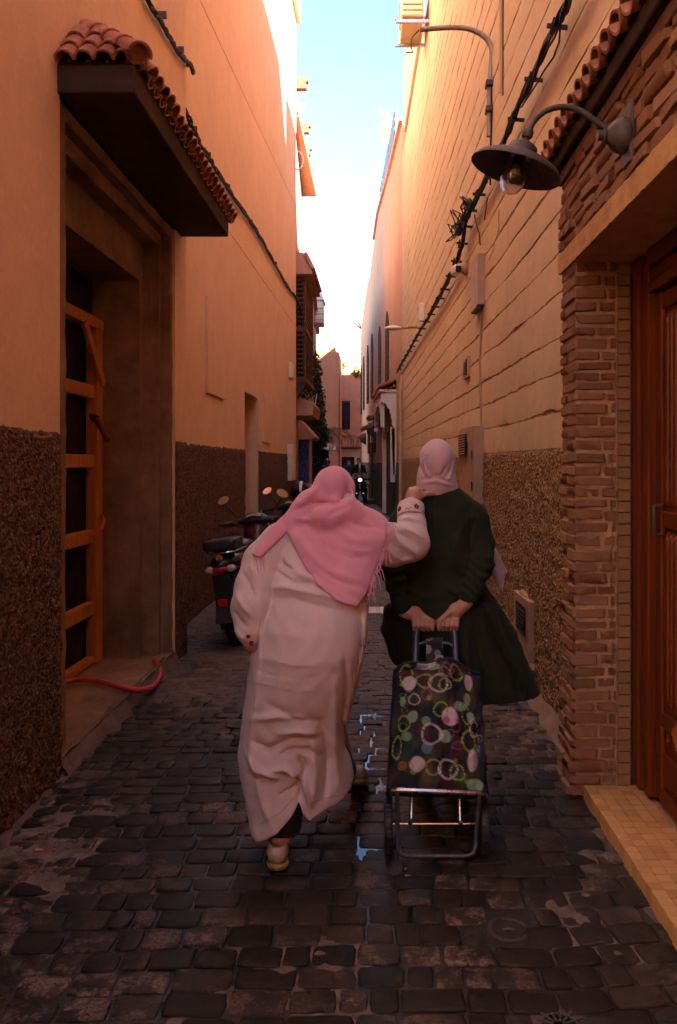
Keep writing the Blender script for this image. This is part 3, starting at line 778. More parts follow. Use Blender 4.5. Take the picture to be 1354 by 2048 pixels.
    poly = [(ya+.16, zt), (yb, zt), (yb, 2.45)]+bot+[(ya+.16, 2.45)]
    MB().prism([(wx(Y)-out, Y, z) for Y, z in poly], (.1, 0, 0)).build('arch', MAT['white'], pr)
    MB().prism([(wx(ya)-out-.05, ya-.05, zt), (wx(yb)-out-.05, yb+.2, zt), (wx(yb), yb+.2, zt), (wx(ya), ya-.05, zt)], (0,0,.06)).build('cornice', MAT['white'], pr)
    for Y in (ya+.02, yb+.05):
        MB().bbox(wx(Y)-.16, wx(Y)-.02, Y-.02, Y+.12, .0 if Y > 22 else 1.0, 2.45, .02).build('pilaster', MAT['white'], pr)
    MB().beam((wx(21)-.03, 20.95, 1.2), (wx(23.4)-.03, 23.35, 1.2), .05, 2.4).build('door', MAT['wood_dark'], pr)
    MB().prism([(wx(ya)-out-.06, ya-.06, zt+.06), (wx(yb)-out-.06, yb+.2, zt+.06), (wx(yb), yb+.2, zt+.30), (wx(ya), ya-.06, zt+.30)], (0,0,.02)).build('roof_bed', MAT['tile'], pr)
    for k in range(18):
        Y = ya+(yb-ya+.1)*k/17
        o = put('tile', TILE, None, pr, (wx(Y)-.02, Y, zt+.30), (0, .42, math.pi+math.atan(s_))); o.scale = (2.1, 1.3, 1.5)
        o.rotation_euler = (Matrix.Rotation(math.pi, 3, 'Z') @ Matrix.Rotation(.42, 3, 'Y')).to_euler()
    for k in range(4):
        o = put('tile', TILE, None, pr, (wx(ya)-.06-.10*k, ya+.2, zt+.24-.045*k)); o.rotation_euler = (Matrix.Rotation(-math.pi/2, 3, 'Z') @ Matrix.Rotation(.5, 3, 'Y')).to_euler(); o.scale = (1.3, .9, .9)
    # smaller tiled hoods beyond
    for y0, y1, z in ((26.0, 28.0, 2.95), (30, 32.5, 2.75), (36, 39, 2.6)):
        a, c = (P0, P1) if y0 < 28 else ((P1, P2) if y0 < 35 else (P2, P3))
        sl2 = (c[0]-a[0])/(c[1]-a[1])
        hd = thing('tiled_hood', {26.0: 'small tiled hood just past the white porch', 30: 'second small tiled hood along orange house', 36: 'farthest small tiled hood on orange house'}[y0], 'hood')
        fx = lambda Y: a[0]+sl2*(Y-a[1])
        MB().prism([(fx(y0)-.4, y0, z), (fx(y1)-.4, y1, z), (fx(y1), y1, z+.18), (fx(y0), y0, z+.18)], (0,0,.06)).build('slab', MAT['tile'], hd)
        MB().prism([(fx(y0)-.3, y0+.05, z-.12), (fx(y0)+.02, y0+.05, z-.3), (fx(y0)+.02, y0+.05, z+.1), (fx(y0)-.3, y0+.05, z+.02)], (0,.12,0)).build('bracket', MAT['wood_dark'], hd)
        for k in range(int((y1-y0)/.2)):
            Y = y0+.1+.2*k; o = put('tile', TILE, None, hd, (fx(Y)-.02, Y, z+.26)); o.scale = (2., 1.6, 1.3)
            o.rotation_euler = (Matrix.Rotation(math.pi, 3, 'Z') @ Matrix.Rotation(.43, 3, 'Y')).to_euler()
    # drainpipe at the joint with the rammed wall
    tag(MB().tube([(rwx(18.8)-.05, 18.8, -.05), (rwx(18.8)-.05, 18.8, 3.2), (rwx(18.8)-.03, 18.8, 3.5), (rwx(18.8)+.0, 18.85, 3.7)], .045, 10).build('drainpipe', MAT['pvc'], None, True), 'beige drainpipe where ochre wall meets orange house', 'pipe')
    # roof terrace railing
    rl = thing('roof_railing', 'dark blue roof terrace railing on the orange house', 'railing')
    bl = simple('slate_blue_paint', (.07,.11,.16), .5, .2)
    for k, (x, Y) in enumerate(((.5, 21.5), (.36, 24), (.2, 26.6), (.115, 28.))):
        z = 9.85+.07*k; MB().box(x+.05, x+.11, Y-.03, Y+.03, z, z+1.25).build('post', bl, rl)
    for k, zz in enumerate((10.05, 10.3, 10.55, 10.8, 11.05)):
        MB().beam((.53, 21.5, zz-.05), (.145+.05, 28., zz+.15), .03, .14).build('rail', bl, rl)
    # plants up there
    pl = thing('roof_plant', 'pale dry plant spilling over the roof railing', 'plant')
    q = random.Random(8); m = MB()
    for k in range(60):
        p = Vector((.38+q.uniform(-.1, .1), 23+q.uniform(-.8, 1.2), 11.2+q.uniform(-.1, .1))); e = p+Vector((q.uniform(-.35, .05), q.uniform(-.3, .3), q.uniform(-.1, .4)))
        m.tube([p, p.lerp(e, .5)+Vector((0,0,.08)), e], [.012, .01, .004], 4)
    m.build('leaves', simple('dry_leaf', (.42,.36,.12), .7, .3, 20, 0), pl)
    return b
right_far()

def left_far():
    b = thing('stepped_house', 'narrow house beyond the apricot facade with lattice bay and balcony', 'building')
    mb = MB(); poly_wall(mb, [(-1.86, 17.55), (-2.3, 25)], -7, -.3, [9.9, 9.9]); mb.build('wall', MAT['plaster_pink'], b)
    # carved beam ends of the roof pergola
    for Y in (18, 20.4, 21.9, 23.4, 24.3):
        x = -1.86-.44*(Y-17.55)/7.45
        prof = [(x-.1, 10.05), (x+.32, 10.05), (x+.34, 10.12), (x+.30, 10.18), (x+.36, 10.22), (x+.36, 10.30), (x-.1, 10.30)]
        MB().prism([(a, Y, z) for a, z in prof], (0, .16, 0)).build('beam_end', MAT['wood_old'], b)
    MB().box(-2.6, -1.84, 17.6, 24.9, 9.9, 10.05).build('eave', MAT['plaster_pink'], b)
    # lattice bay
    by = thing('lattice_bay', 'dark wooden lattice bay window under a small tiled roof', 'window')
    X0, X1, y0, y1, z0, z1 = -2.0, -1.58, 18.0, 20.2, 3.4, 5.75
    MB().bbox(X0, X1-.03, y0+.03, y1, z0, z1, .01).build('box', MAT['dark'], by)
    for yy in (y0, y1-.08): MB().bbox(X1-.06, X1, yy, yy+.08, z0-.05, z1, .01).build('post', MAT['wood_old'], by)
    MB().bbox(X0, X0+.2, y0-.01, y0+.06, z0-.05, z1, .01).build('post', MAT['wood_old'], by)
    for z in (z0-.05, (z0+z1)/2-.05, z1-.1): MB().bbox(X0, X1+.01, y0-.012, y1+.01, z, z+.1, .01).build('rail', MAT['wood_old'], by)
    lt = MB()
    for k in range(22):
        z = z0+.06+k*.106
        for j in range(4):
            lt.ball((X0+.24+.05*j, y0+.0, z), .027, 6, 4)
    tag(lt.build('turned_lattice', MAT['wood_old'], by), kind='stuff')
    lt = MB()
    for k in range(22):
        for j in range(18): lt.ball((X1-.02, y0+.14+j*.11, z0+.06+k*.106), .03, 5, 4)
    tag(lt.build('turned_lattice', MAT['wood_old'], by), kind='stuff')
    MB().prism([(X0-.05, y0-.2, z1+.02), (X1+.18, y0-.2, z1+.02), (X1+.02, y0-.1, z1+.5), (X0-.05, y0-.1, z1+.62)], (0, 2.5, 0)).build('hood', MAT['plaster_pink'], by)
    for k in range(11):
        o = put('tile', TILE, None, by, (X1-.02, y0-.1+.23*k, z1+.5)); o.rotation_euler = (0, 1.15, 0); o.scale = (1.9, 1.9, 1.5)
    # corbels under the bay
    for yy in (y0, y1-.2): MB().prism([(X0, yy, z0-.05), (X1, yy, z0-.05), (X1-.05, yy, z0-.2), (X0+.15, yy, z0-.5), (X0, yy, z0-.6)], (0,.18,0)).build('corbel', MAT['wood_dark'], by)
    bal = thing('balcony_hood', 'sloping plaster hood projecting below the lattice bay', 'hood')
    MB().prism([(-2.0, 18.4, 2.62), (-1.46, 18.4, 2.62), (-1.42, 18.4, 2.86), (-1.46, 18.4, 2.93), (-2.0, 18.4, 3.15)], (0, 2.2, 0)).build('slab', MAT['plaster_pink'], bal)
    for k in range(4): MB().tube([(-1.9+.05*k, 18.4+.5*k, 3.0), (-1.75+.1*k, 18.3+.5*k, 3.25), (-1.5, 18.5+.4*k, 2.95)], .012, 5).build('bent_rod', MAT['steel'], bal)
    aw = thing('plaster_awning', 'lower sloping plaster awning above the blue shop door', 'hood')
    MB().prism([(-2.3, 21.8, 2.16), (-1.72, 21.8, 2.16), (-1.66, 21.8, 2.24), (-2.1, 21.8, 2.72), (-2.3, 21.8, 2.76)], (0, 2., 0)).build('slab', MAT['plaster_far'], aw)
    bd = thing('blue_door', 'patterned blue shop door under the awning', 'door')
    MB().bbox(-2.2, -1.83, 21.9, 22.0, 0, 2.15, .01).build('leaf', MAT['blue'], bd)
    q = random.Random(2); m = MB()
    for k in range(60): m.ball((-2.15+q.uniform(0, .3), 21.89, .1+q.uniform(0, 2)), .02, 6, 4)
    m.build('studs', simple('pale_blue', (.12,.18,.42), .5), bd)
    MB().bbox(-1.83, -1.75, 21.86, 22.02, 0, 2.15, .01).build('frame', MAT['plaster_far'], bd)
    # next house: bright pale corner with a projecting box
    b2 = thing('pale_corner_house', 'sunlit pale house corner beyond the lattice bay', 'building')
    mb = MB(); poly_wall(mb, [(-2.02, 25.2), (-2.6, 35)], -8, -.3, [7.3, 7.2]); mb.build('wall', MAT['plaster_pink'], b2)
    MB().beam((-2.05, 25.1, 7.3), (-2.6, 35, 7.25), .3, .1).build('coping', MAT['plaster_far'], b2)
    MB().box(-2.12, -2.0, 25.12, 25.2, 0, 4.6).build('corner_strip', MAT['plaster_pink'], b2)
    MB().tube([(-2.0, 25.1, 0), (-1.98, 25.1, 5), (-1.99, 25.1, 7.1)], .03, 6).build('pipe', MAT['white'], b2)
    ab = thing('air_conditioner', 'cream box air conditioner hanging high on the pale house', 'air conditioner')
    MB().bbox(-2.4, -1.95, 29.6, 30.6, 6.75, 7.6, .03).build('casing', MAT['ac'], ab)
    for k in range(3): MB().box(-2.38, -1.93, 29.595, 29.61, 6.85+.22*k, 6.87+.22*k).build('slot', MAT['iron'], ab)
    MB().prism([(-2.45, 29.5, 7.6), (-1.9, 29.5, 7.6), (-2.0, 29.5, 7.85), (-2.45, 29.5, 7.85)], (0, 1.2, 0)).build('cover', MAT['white'], ab)
    # end of the alley
    e1 = thing('red_end_house', 'rough red plastered house closing the alley', 'building')
    mb = MB()
    mb.box(-9, -1.93, 42, 50, 2.2, 7.4); mb.box(-9, -3.3, 42, 50, -.3, 2.2); mb.box(-2.45, -1.93, 42, 50, -.3, 2.2)
    mb.build('wall', MAT['plaster_red'], e1)
    MB().box(-9, -2.12, 42.02, 50, 7.4, 8.0).build('parapet', MAT['plaster_cream'], e1)
    MB().box(-3.4, -2.4, 42.9, 43, -.3, 2.2).build('shop_opening', MAT['dark'], e1)
    MB().bbox(-2.98, -2.65, 42.3, 42.36, 1.05, 1.35, .01).build('sign_board', simple('orange_board', (.5,.25,.07), .6), e1)
    MB().bbox(-2.45, -2.4, 41.97, 42.0, .2, 1.1, .01).build('post', MAT['wood_dark'], e1)
    MB().bbox(-2.75, -2.25, 41.96, 42.0, 2.62, 2.95, .02).build('panel', MAT['wood_old'], e1)
    q = random.Random(3)
    for k, c in enumerate(((.25,.3,.6), (.6,.5,.35), (.5,.15,.1), (.4,.35,.5))):
        fl = tag(MB().bbox(-2.75+.18*k, -2.62+.18*k, 41.90, 41.92, 2.22-.03*(k % 2), 2.5, .004).build('bunting_flag', simple('flag%d' % k, c, .7)), ['faded blue', 'ochre', 'dark red', 'mauve'][k]+' paper flag in the row over the far shop', 'flag', 'paper flags over the far shop')
    e2 = thing('pink_end_house', 'pink house at the alley end with grilled window and tiled ledge', 'building')
    mb = MB().box(-1.93, 8, 46, 52, 2.35, 6.75); mb.box(-1.93, 8, 46.4, 52, -.3, 2.35)
    mb.build('wall', MAT['plaster_pink'], e2)
    MB().box(-2.1, 8, 45.94, 46.2, 6.75, 6.95).build('coping', MAT['plaster_cream'], e2)
    wn = MB().box(-2.05+.12, -1.45, 45.98, 46.02, 3.45, 5.05).build('window', MAT['dark'], e2)
    for k in range(6): MB().box(-1.9+.08*k, -1.88+.08*k, 45.94, 45.98, 3.45, 4.2).build('bar', MAT['wood_dark'], wn)
    MB().box(-1.93, -1.43, 45.92, 45.98, 4.98, 5.1).build('lintel', MAT['wood_dark'], wn)
    MB().box(-1.93, 1, 46.2, 46.4, -.3, 2.3).build('white_front', MAT['white'], e2)
    MB().bbox(-2.2+.27, -1.2, 46.1, 46.19, 0, 1.85, .01).build('door', MAT['dark'], e2)
    MB().prism([(-2.0, 45.3, 2.35), (-2.0, 46, 2.35), (-2.0, 46, 2.85)], (3, 0, 0)).build('ledge', MAT['plaster_pink'], e2)
    for k in range(14):
        o = put('tile', TILE, None, e2, (-1.98+.16*k, 46, 2.87)); o.rotation_euler = (Matrix.Rotation(-math.pi/2, 3, 'Z') @ Matrix.Rotation(.62, 3, 'Y')).to_euler(); o.scale = (3.9, 1.5, 1.5)
    MB().box(-1.9, 1, 45.95, 46.0, 3.0, 3.12).build('band', MAT['plaster_red'], e2)
    # rooftop: furled parasol and white frame
    ps = thing('furled_parasol', 'furled white parasol on the far roof terrace', 'parasol')
    MB().tube([(-1.68, 47, 6.8), (-1.68, 47, 8.6)], .03, 6).build('pole', MAT['white'], ps)
    MB().lathe([(.10,7.0),(.26,7.05),(.25,7.3),(.16,7.9),(.05,8.55),(0,8.62)], (-1.68,47,0), seg=10).build('canopy', MAT['white'], ps, True)
    fm = thing('terrace_screen', 'white framed glass screen on the far roof terrace', 'screen')
    for a in (-1.5, -1.05, -.75): MB().box(a, a+.06, 47.5, 47.56, 6.75, 8.2).build('post', MAT['white'], fm)
    MB().box(-1.9, -.69, 47.5, 47.56, 8.2, 8.28).build('top_rail', MAT['white'], fm)
    MB().box(-1.9, -.7, 47.52, 47.54, 6.95, 8.2).build('pane', simple('sky_glass', (.35,.45,.48), .15, .1, 3, 0), fm)
right_back = None
left_far()

def leaf_cloud(name, mat, parent, blobs, n, size, seed, droop=.3):
    q = np.random.RandomState(seed); vs = []; fs = []
    tot = sum(b[3] for b in blobs)
    for (cx, cy, cz, w_, rx, ry, rz) in blobs:
        m = int(n*w_/tot)
        for _ in range(m):
            d = q.normal(size=3); d /= np.linalg.norm(d); r_ = q.uniform(.25, 1)**.5
            p = np.array((cx+d[0]*rx*r_, cy+d[1]*ry*r_, cz+d[2]*rz*r_))
            a = q.normal(size=3); a[2] -= droop; a /= np.linalg.norm(a); c = np.cross(a, q.normal(size=3)); c /= np.linalg.norm(c)+1e-9
            L, W = size*q.uniform(.6, 1.4), size*.32*q.uniform(.7, 1.3); k = len(vs)
            vs += [p, p+a*L*.5+c*W, p+a*L, p+a*L*.5-c*W]; fs.append((k, k+1, k+2, k+3))
    me = bpy.data.meshes.new(name); me.from_pydata([tuple(v) for v in vs], [], fs)
    return put(name, me, mat, parent)
def greenery():
    g = NG('leaf_green'); v = g.noise(3, 3)
    lf = g.done(g.ramp(v, [(.3, (.022,.03,.012)), (.7, (.075,.085,.03))]), .6, None, 0, .3)
    t = thing('climbing_shrub', 'dense dark shrub hanging on the wall by the lattice bay', 'shrub')
    leaf_cloud('foliage', lf, t, [(-1.95, 24, 4.1, 2, .34, .5, .9), (-1.9, 24.1, 3.2, 2, .40, .5, .9), (-1.8, 24.2, 2.4, 1.6, .36, .5, .6), (-1.82, 24.1, 1.5, .6, .2, .3, .6)], 5200, .11, 4, .5)
    MB().tube([(-1.95, 24.2, -.05), (-1.9, 24.1, 1.5), (-1.95, 24, 3), (-1.95, 24, 4.6)], [.06, .05, .04, .02], 7).build('trunk', MAT['wood_dark'], t)
    t = thing('palm', 'small palm with arching fronds in front of the red end house', 'palm')
    base = Vector((-1.75, 24.8, 2.4))
    MB().tube([(-1.85, 24.9, -.05), (-1.8, 24.85, 1.2), base], [.09, .08, .07], 8).build('trunk', MAT['wood_old'], t)
    q = random.Random(6)
    for k in range(13):
        az = q.uniform(-.9, 2.2); ln = q.uniform(.8, 1.15); up = q.uniform(.1, .8); m = MB(); pts = []
        for i in range(9):
            s_ = i/8; pts.append(base+Vector((math.cos(az)*ln*s_*.9, -math.sin(az)*ln*s_*.9, up*s_*1.2-.9*s_*s_)))
        m.tube(pts, .008, 4)
        for i in range(1, 9):
            for sg in (-1, 1):
                for h in (0, .5):
                    p = pts[i-1].lerp(pts[i], h); d = (pts[i]-pts[i-1]).normalized(); sd_ = d.cross(Vector((0,0,1))).normalized()*sg
                    e = p+sd_*.2*(1-.5*i/9)+d*.14+Vector((0,0,-.10)); m.add([p, p.lerp(e, .5)+d*.014, e, p.lerp(e, .5)-d*.014], [(0,1,2,3)])
        m.build('frond', lf, t)
    t = thing('roof_shrub', 'dry wispy shrub on the far roof edge', 'shrub')
    leaf_cloud('foliage', simple('dry_green', (.20,.17,.06), .7, .3, 20, 0), t, [(-1.85, 46.5, 7.15, 1, .25, .3, .3), (-1.1, 46, 6.8, 1.3, .2, .2, .35), (-.9, 46, 6.75, 1, .25, .2, .25)], 700, .14, 9, .3)
    t = thing('wall_weed', 'twiggy weed growing on the orange house parapet', 'plant')
    m = MB(); q = random.Random(12)
    for k in range(26):
        p = Vector((-.72, 43, 8.75)); e = p+Vector((q.uniform(-.6, .1), q.uniform(-.3, .3), q.uniform(.1, .9))); m.tube([p, p.lerp(e, .6)+Vector((0,0,.1)), e], [.014, .01, .005], 4)
    m.build('twigs', MAT['wood_old'], t)
    t = thing('dish_and_wires', 'white curl of wire and small bracket on the apricot roof edge', 'aerial')
    m = MB()
    for k in range(3):
        pts = [Vector((-1.72+.10*math.sin(a*1.0+k)+.05*k, 17.6, 9.35+.12*k+.12*math.cos(a+k))) for a in np.linspace(0, 5, 12)]; m.tube(pts, .008, 5)
    m.tube([Vector((-1.72+.12*math.sin(a), 17.6, 8.25+.2*math.cos(a))) for a in np.linspace(0, 4, 12)], .02, 6)
    m.build('wire', MAT['whiteplastic'], t)
greenery()

# unseen square and houses, added to set the light reaching the near walls
def square():
    b = thing('added_square_house', 'unseen plain house added behind the viewer to limit the light', 'building')
    MB().box(-16, -5.2, -16, .4, -.3, 8.5).build('wall', MAT['plaster_l1'], b)
    b = thing('alley_house', 'unseen plain plastered house closing the alley behind the viewer', 'building')
    MB().box(-6.1, 6, -16, -9.5, -.3, 8).build('wall', MAT['plaster_l1'], b)
square()
# ------------------------------------------------------------------ brick portal with carved door, right foreground
BX, BY0, BY1 = .91, 3.60, 3.86            # alley face, near edge of far pier, far edge
def brick_mesh(i):
    q = random.Random(50+i); bm = bmesh.new(); bmesh.ops.create_cube(bm, size=1)
    bmesh.ops.subdivide_edges(bm, edges=[e for e in bm.edges if abs(e.verts[0].co.x-e.verts[1].co.x) > .5], cuts=4)
    bmesh.ops.bevel(bm, geom=[e for e in bm.edges if len(e.link_faces) == 2 and e.calc_face_angle() > 1], offset=.09, segments=1, affect='EDGES')
    for v in bm.verts:
        k = mnoise.noise(Vector((v.co.x*5, i*3.7, v.co.z*2+v.co.y)))
        v.co.x += q.uniform(-.02, .02); v.co.y += q.uniform(-.04, .04)+.05*k; v.co.z += q.uniform(-.045, .045)+.07*k*(1 if v.co.z > 0 else -.6)
    me = bpy.data.meshes.new('brick'); bm.to_mesh(me); bm.free(); smooth_by_angle(me, 28); me.materials.append(MAT['brick']); return me
def portal():
    b = thing('brick_portal', 'rough brick doorway surround with lintel and tiled eave', 'doorway')
    q = random.Random(9); BR = [brick_mesh(i) for i in range(12)]
    # cores (recessed mortar)
    MB().box(BX+.006, 1.10, BY0+.008, BY1-.01, -.1, 2.86).build('mortar', MAT['mortar'], b)
    MB().box(BX+.008, 1.30, .9, BY1-.012, 2.52, 2.86).build('mortar', MAT['mortar'], b)
    def brick(x, y, z, sx, sy, sz, rz=0):
        put('brick', q.choice(BR), None, b, (x, y, z), (q.uniform(-.05, .05), q.uniform(-.025, .025), rz+q.uniform(-.03, .03)), (sx, sy, sz))
    z = .0; k = 0
    while z < 2.42:
        h = q.uniform(.044, .066)
        bulge = .03*max(0, 1-z/.7)**2              # battered, crumbling foot
        # header on the alley face, running through to the reveal: a corner brick plus one inner brick
        c1 = q.uniform(.10, .15) if k % 2 else q.uniform(.15, .19)
        x0 = BX-.004+q.uniform(-.008, .006)-bulge
        brick(x0+c1/2, BY0+.065-.5*bulge+q.uniform(-.005, .004), z+h/2, c1, .13, h*.76)
        rest = 1.10-(x0+c1)
        brick(x0+c1+rest/2+.004, BY0+.06+q.uniform(-.004, .005), z+h/2+q.uniform(-.003, .003), rest-.012, .12, h*.74)
        brick(BX+.06-bulge+q.uniform(-.008, .006), BY0+.195, z+h/2, .125, .12, h*.76)
        z += h; k += 1
    z = 2.53; k = 0
    while z < 2.84:
        h = q.uniform(.052, .064); y = 1.0 + (.12 if k % 2 else 0)
        while y < BY1-.05:
            L = min(q.choice((.13, .22, .24, .25)), BY1-y)
            brick(BX+.055+q.uniform(-.012, .008), y+L/2, z+h/2+q.uniform(-.006, .006), .125, L-.012, h*.82)
            y += L
        z += h; k += 1
    m = MB().grid(lambda u, v: (BX-.012-.004*fbm(u*60, v*4, 1, 3), 1.0+(BY1-1.0+.01)*u, 2.435+.005*fbm(u*70, 0, 3, 3)*(1-v)+.095*v), 120, 5)
    m.grid(lambda u, v: (BX-.012+.4*v, 1.0+(BY1-1.0)*u, 2.436+.004*fbm(u*70, v*6, 3, 3)), 90, 4)
    m.build('lintel_band', MAT['lintel'], b, True)
    MB().box(BX-.004, 1.30, 1.0, BY1-.01, 2.445, 2.52).build('lintel', MAT['lintel'], b)
    # boxed eave: boards and barrel tiles
    ev = bpy.data.objects.new('eave', None); C.objects.link(ev); ev.parent = b
    MB().bbox(BX-.015, 1.1, 1.0, BY1+.0, 2.865, 2.925, .006).build('board', MAT['wood_old'], ev)
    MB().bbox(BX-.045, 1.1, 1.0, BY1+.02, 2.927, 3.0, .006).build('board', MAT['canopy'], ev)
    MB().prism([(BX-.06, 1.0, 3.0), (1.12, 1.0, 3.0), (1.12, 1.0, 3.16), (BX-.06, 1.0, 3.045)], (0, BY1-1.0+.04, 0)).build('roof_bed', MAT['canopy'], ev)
    n = 24
    for i in range(n):
        y = 1.05+(BY1-1.05+.0)*i/(n-1)
        o = put('tile', TILE, None, ev, (1.07, y, 3.125+q.uniform(-.004, .004))); o.rotation_euler = (Matrix.Rotation(math.pi+q.uniform(-.03, .03), 3, 'Z') @ Matrix.Rotation(.36, 3, 'Y')).to_euler(); o.scale = (1.1, .9, 1)
        o = put('tile', TILE, None, ev, (1.04, y+.06, 3.12)); o.rotation_euler = (Matrix.Rotation(math.pi, 3, 'Z') @ Matrix.Rotation(.34, 3, 'Y') @ Matrix.Rotation(math.pi, 3, 'X')).to_euler(); o.scale = (1.1, .9, 1)
    # tiled reveal strip
    tl = simple('reveal_tile', (.24,.125,.06), .7, .15, 14, .2, 60, rnd=.12)
    me = MB().bbox(-.024, .024, -.01, .01, -.024, .024, .003).mesh('tile'); me.materials.append(tl)
    MB().box(1.10, 1.162, BY0-.005, BY0+.2, .0, 2.43).build('reveal', MAT['mortar'], b)
    for k in range(47): put('reveal_tile', me, None, b, (1.131, BY0-.012, .03+.0515*k), (0, 0, q.uniform(-.02, .02)), (1.22, 1, 1))
    # door
    d = thing('carved_door', 'varnished red brown wooden door with carved panels and moulded frame', 'door')
    W_ = MAT['door']
    for k, (x0, x1, ya, yb) in enumerate(((1.165, 1.25, 3.50, 3.585), (1.185, 1.25, 3.45, 3.498), (1.175, 1.25, 3.40, 3.448))):
        MB().bbox(x0, x1, ya, yb, .075, 2.435-.03*k, .006).build('frame', W_, d)
    for k, (x0, z0, z1) in enumerate(((1.165, 2.36, 2.435), (1.185, 2.30, 2.358), (1.175, 2.25, 2.298))):
        MB().bbox(x0, 1.25, 1.7, 3.40, z0, z1, .006).build('frame', W_, d)
    lf = MB().bbox(1.225, 1.255, 1.75, 3.398, .085, 2.25, .003).build('leaf', W_, d)
    def lance(y, z0, z1, wd, x=1.225, th=.014):
        """raised lancet moulding with pointed ends"""
        h = wd/2; pts = [(y-h, z0+.05), (y-h*.7, z0+.02), (y, z0), (y+h*.7, z0+.02), (y+h, z0+.05), (y+h, z1-.05), (y+h*.7, z1-.02), (y, z1), (y-h*.7, z1-.02), (y-h, z1-.05)]
        m = MB(); n_ = len(pts); cy, cz = y, (z0+z1)/2
        m.v = [(x, p[0], p[1]) for p in pts]+[(x-th, cy+(p[0]-cy)*.55, cz+(p[1]-cz)*(1-.03/(z1-z0))) for p in pts]
        m.f = [(i, (i+1) % n_, n_+(i+1) % n_, n_+i) for i in range(n_)]+[tuple(range(n_, 2*n_))]
        return m
    for y in (3.36, 2.62, 2.54, 1.8):
        MB().bbox(1.205, 1.227, y-.035, y+.035, .09, 2.245, .006).build('stile', W_, d)
    for z in (.11, .44, 1.28, 2.20):
        MB().bbox(1.207, 1.2265, 2.60, 3.34, z-.035, z+.035, .006).build('rail', W_, d)
    for y in (3.29, 3.245, 3.20, 3.11, 3.02, 2.93, 2.84, 2.75, 2.68):
        lance(y, 1.33, 2.15, .042).build('carved_panel', W_, lf); lance(y, .49, 1.23, .042).build('carved_panel', W_, lf)
    for k in range(9):
        y = 3.29-.075*k
        MB().lathe([(.026,0),(.026,.008),(.018,.012),(.014,.01),(.007,.016),(0,.016)], (1.2265, y, .36), (-1,0,0), 12).build('rosette', W_, lf)
    MB().bbox(1.210, 1.2265, 2.62, 3.33, .16, .30, .012).build('bottom_panel', W_, lf)
    MB().prism([(1.2265, 3.22, .42), (1.2265, 3.15, .49), (1.2265, 3.08, .42), (1.2265, 3.15, .35)], (-.02, 0, 0)).build('diamond', simple('worn_wood', (.34,.12,.035), .5, .3, 12, .2, 40), lf)
    MB().tube([(1.20, 3.30, 1.34), (1.165, 3.30, 1.34), (1.165, 3.30, 1.22), (1.20, 3.30, 1.22)], .008, 8).build('handle', MAT['iron'], d, True)
    # tiled step
    s = thing('tiled_step', 'ochre tiled doorstep with rounded edge at the carved door', 'step')
    x0, x1, ya, yb = .945, 1.165, .9, 3.6
    MB().box(x0+.006, 1.23, ya, yb-.006, -.1, .052).build('core', MAT['mortar'], s)
    tq = random.Random(13)
    me = MB().bbox(-.5, .5, -.5, .5, -.5, .5, .04).mesh('floor_tile'); me.materials.append(MAT['steptile'])
    y = yb-.053
    while y > 1.75:
        put('edge_tile', me, None, s, (x0+.022, y, .03), (0, 0, tq.uniform(-.02, .02)), (.048, .048, .062))
        put('edge_tile', me, None, s, (x0+.006, y+.001, -.028), (0, 0, tq.uniform(-.02, .02)), (.018, .049, .05))
        for k in range(4):
            put('floor_tile', me, None, s, (x0+.072+.051*k, y, .0545+tq.uniform(-.001, .001)), (0, 0, tq.uniform(-.03, .03)), (.048, .047, .012))
        y -= .0515
    MB().grid(lambda u, v: (x0+.0-.10*u*(1+.6*fbm(v*20, 1, 2)), 1.5+2.15*v, -.004-.012*u+.006*fbm(u*3, v*40, 2, 3)), 6, 70).build('bedding', simple('step_mortar', (.085,.06,.047), .9, .5, 9, .7, 45), s, True)
portal()

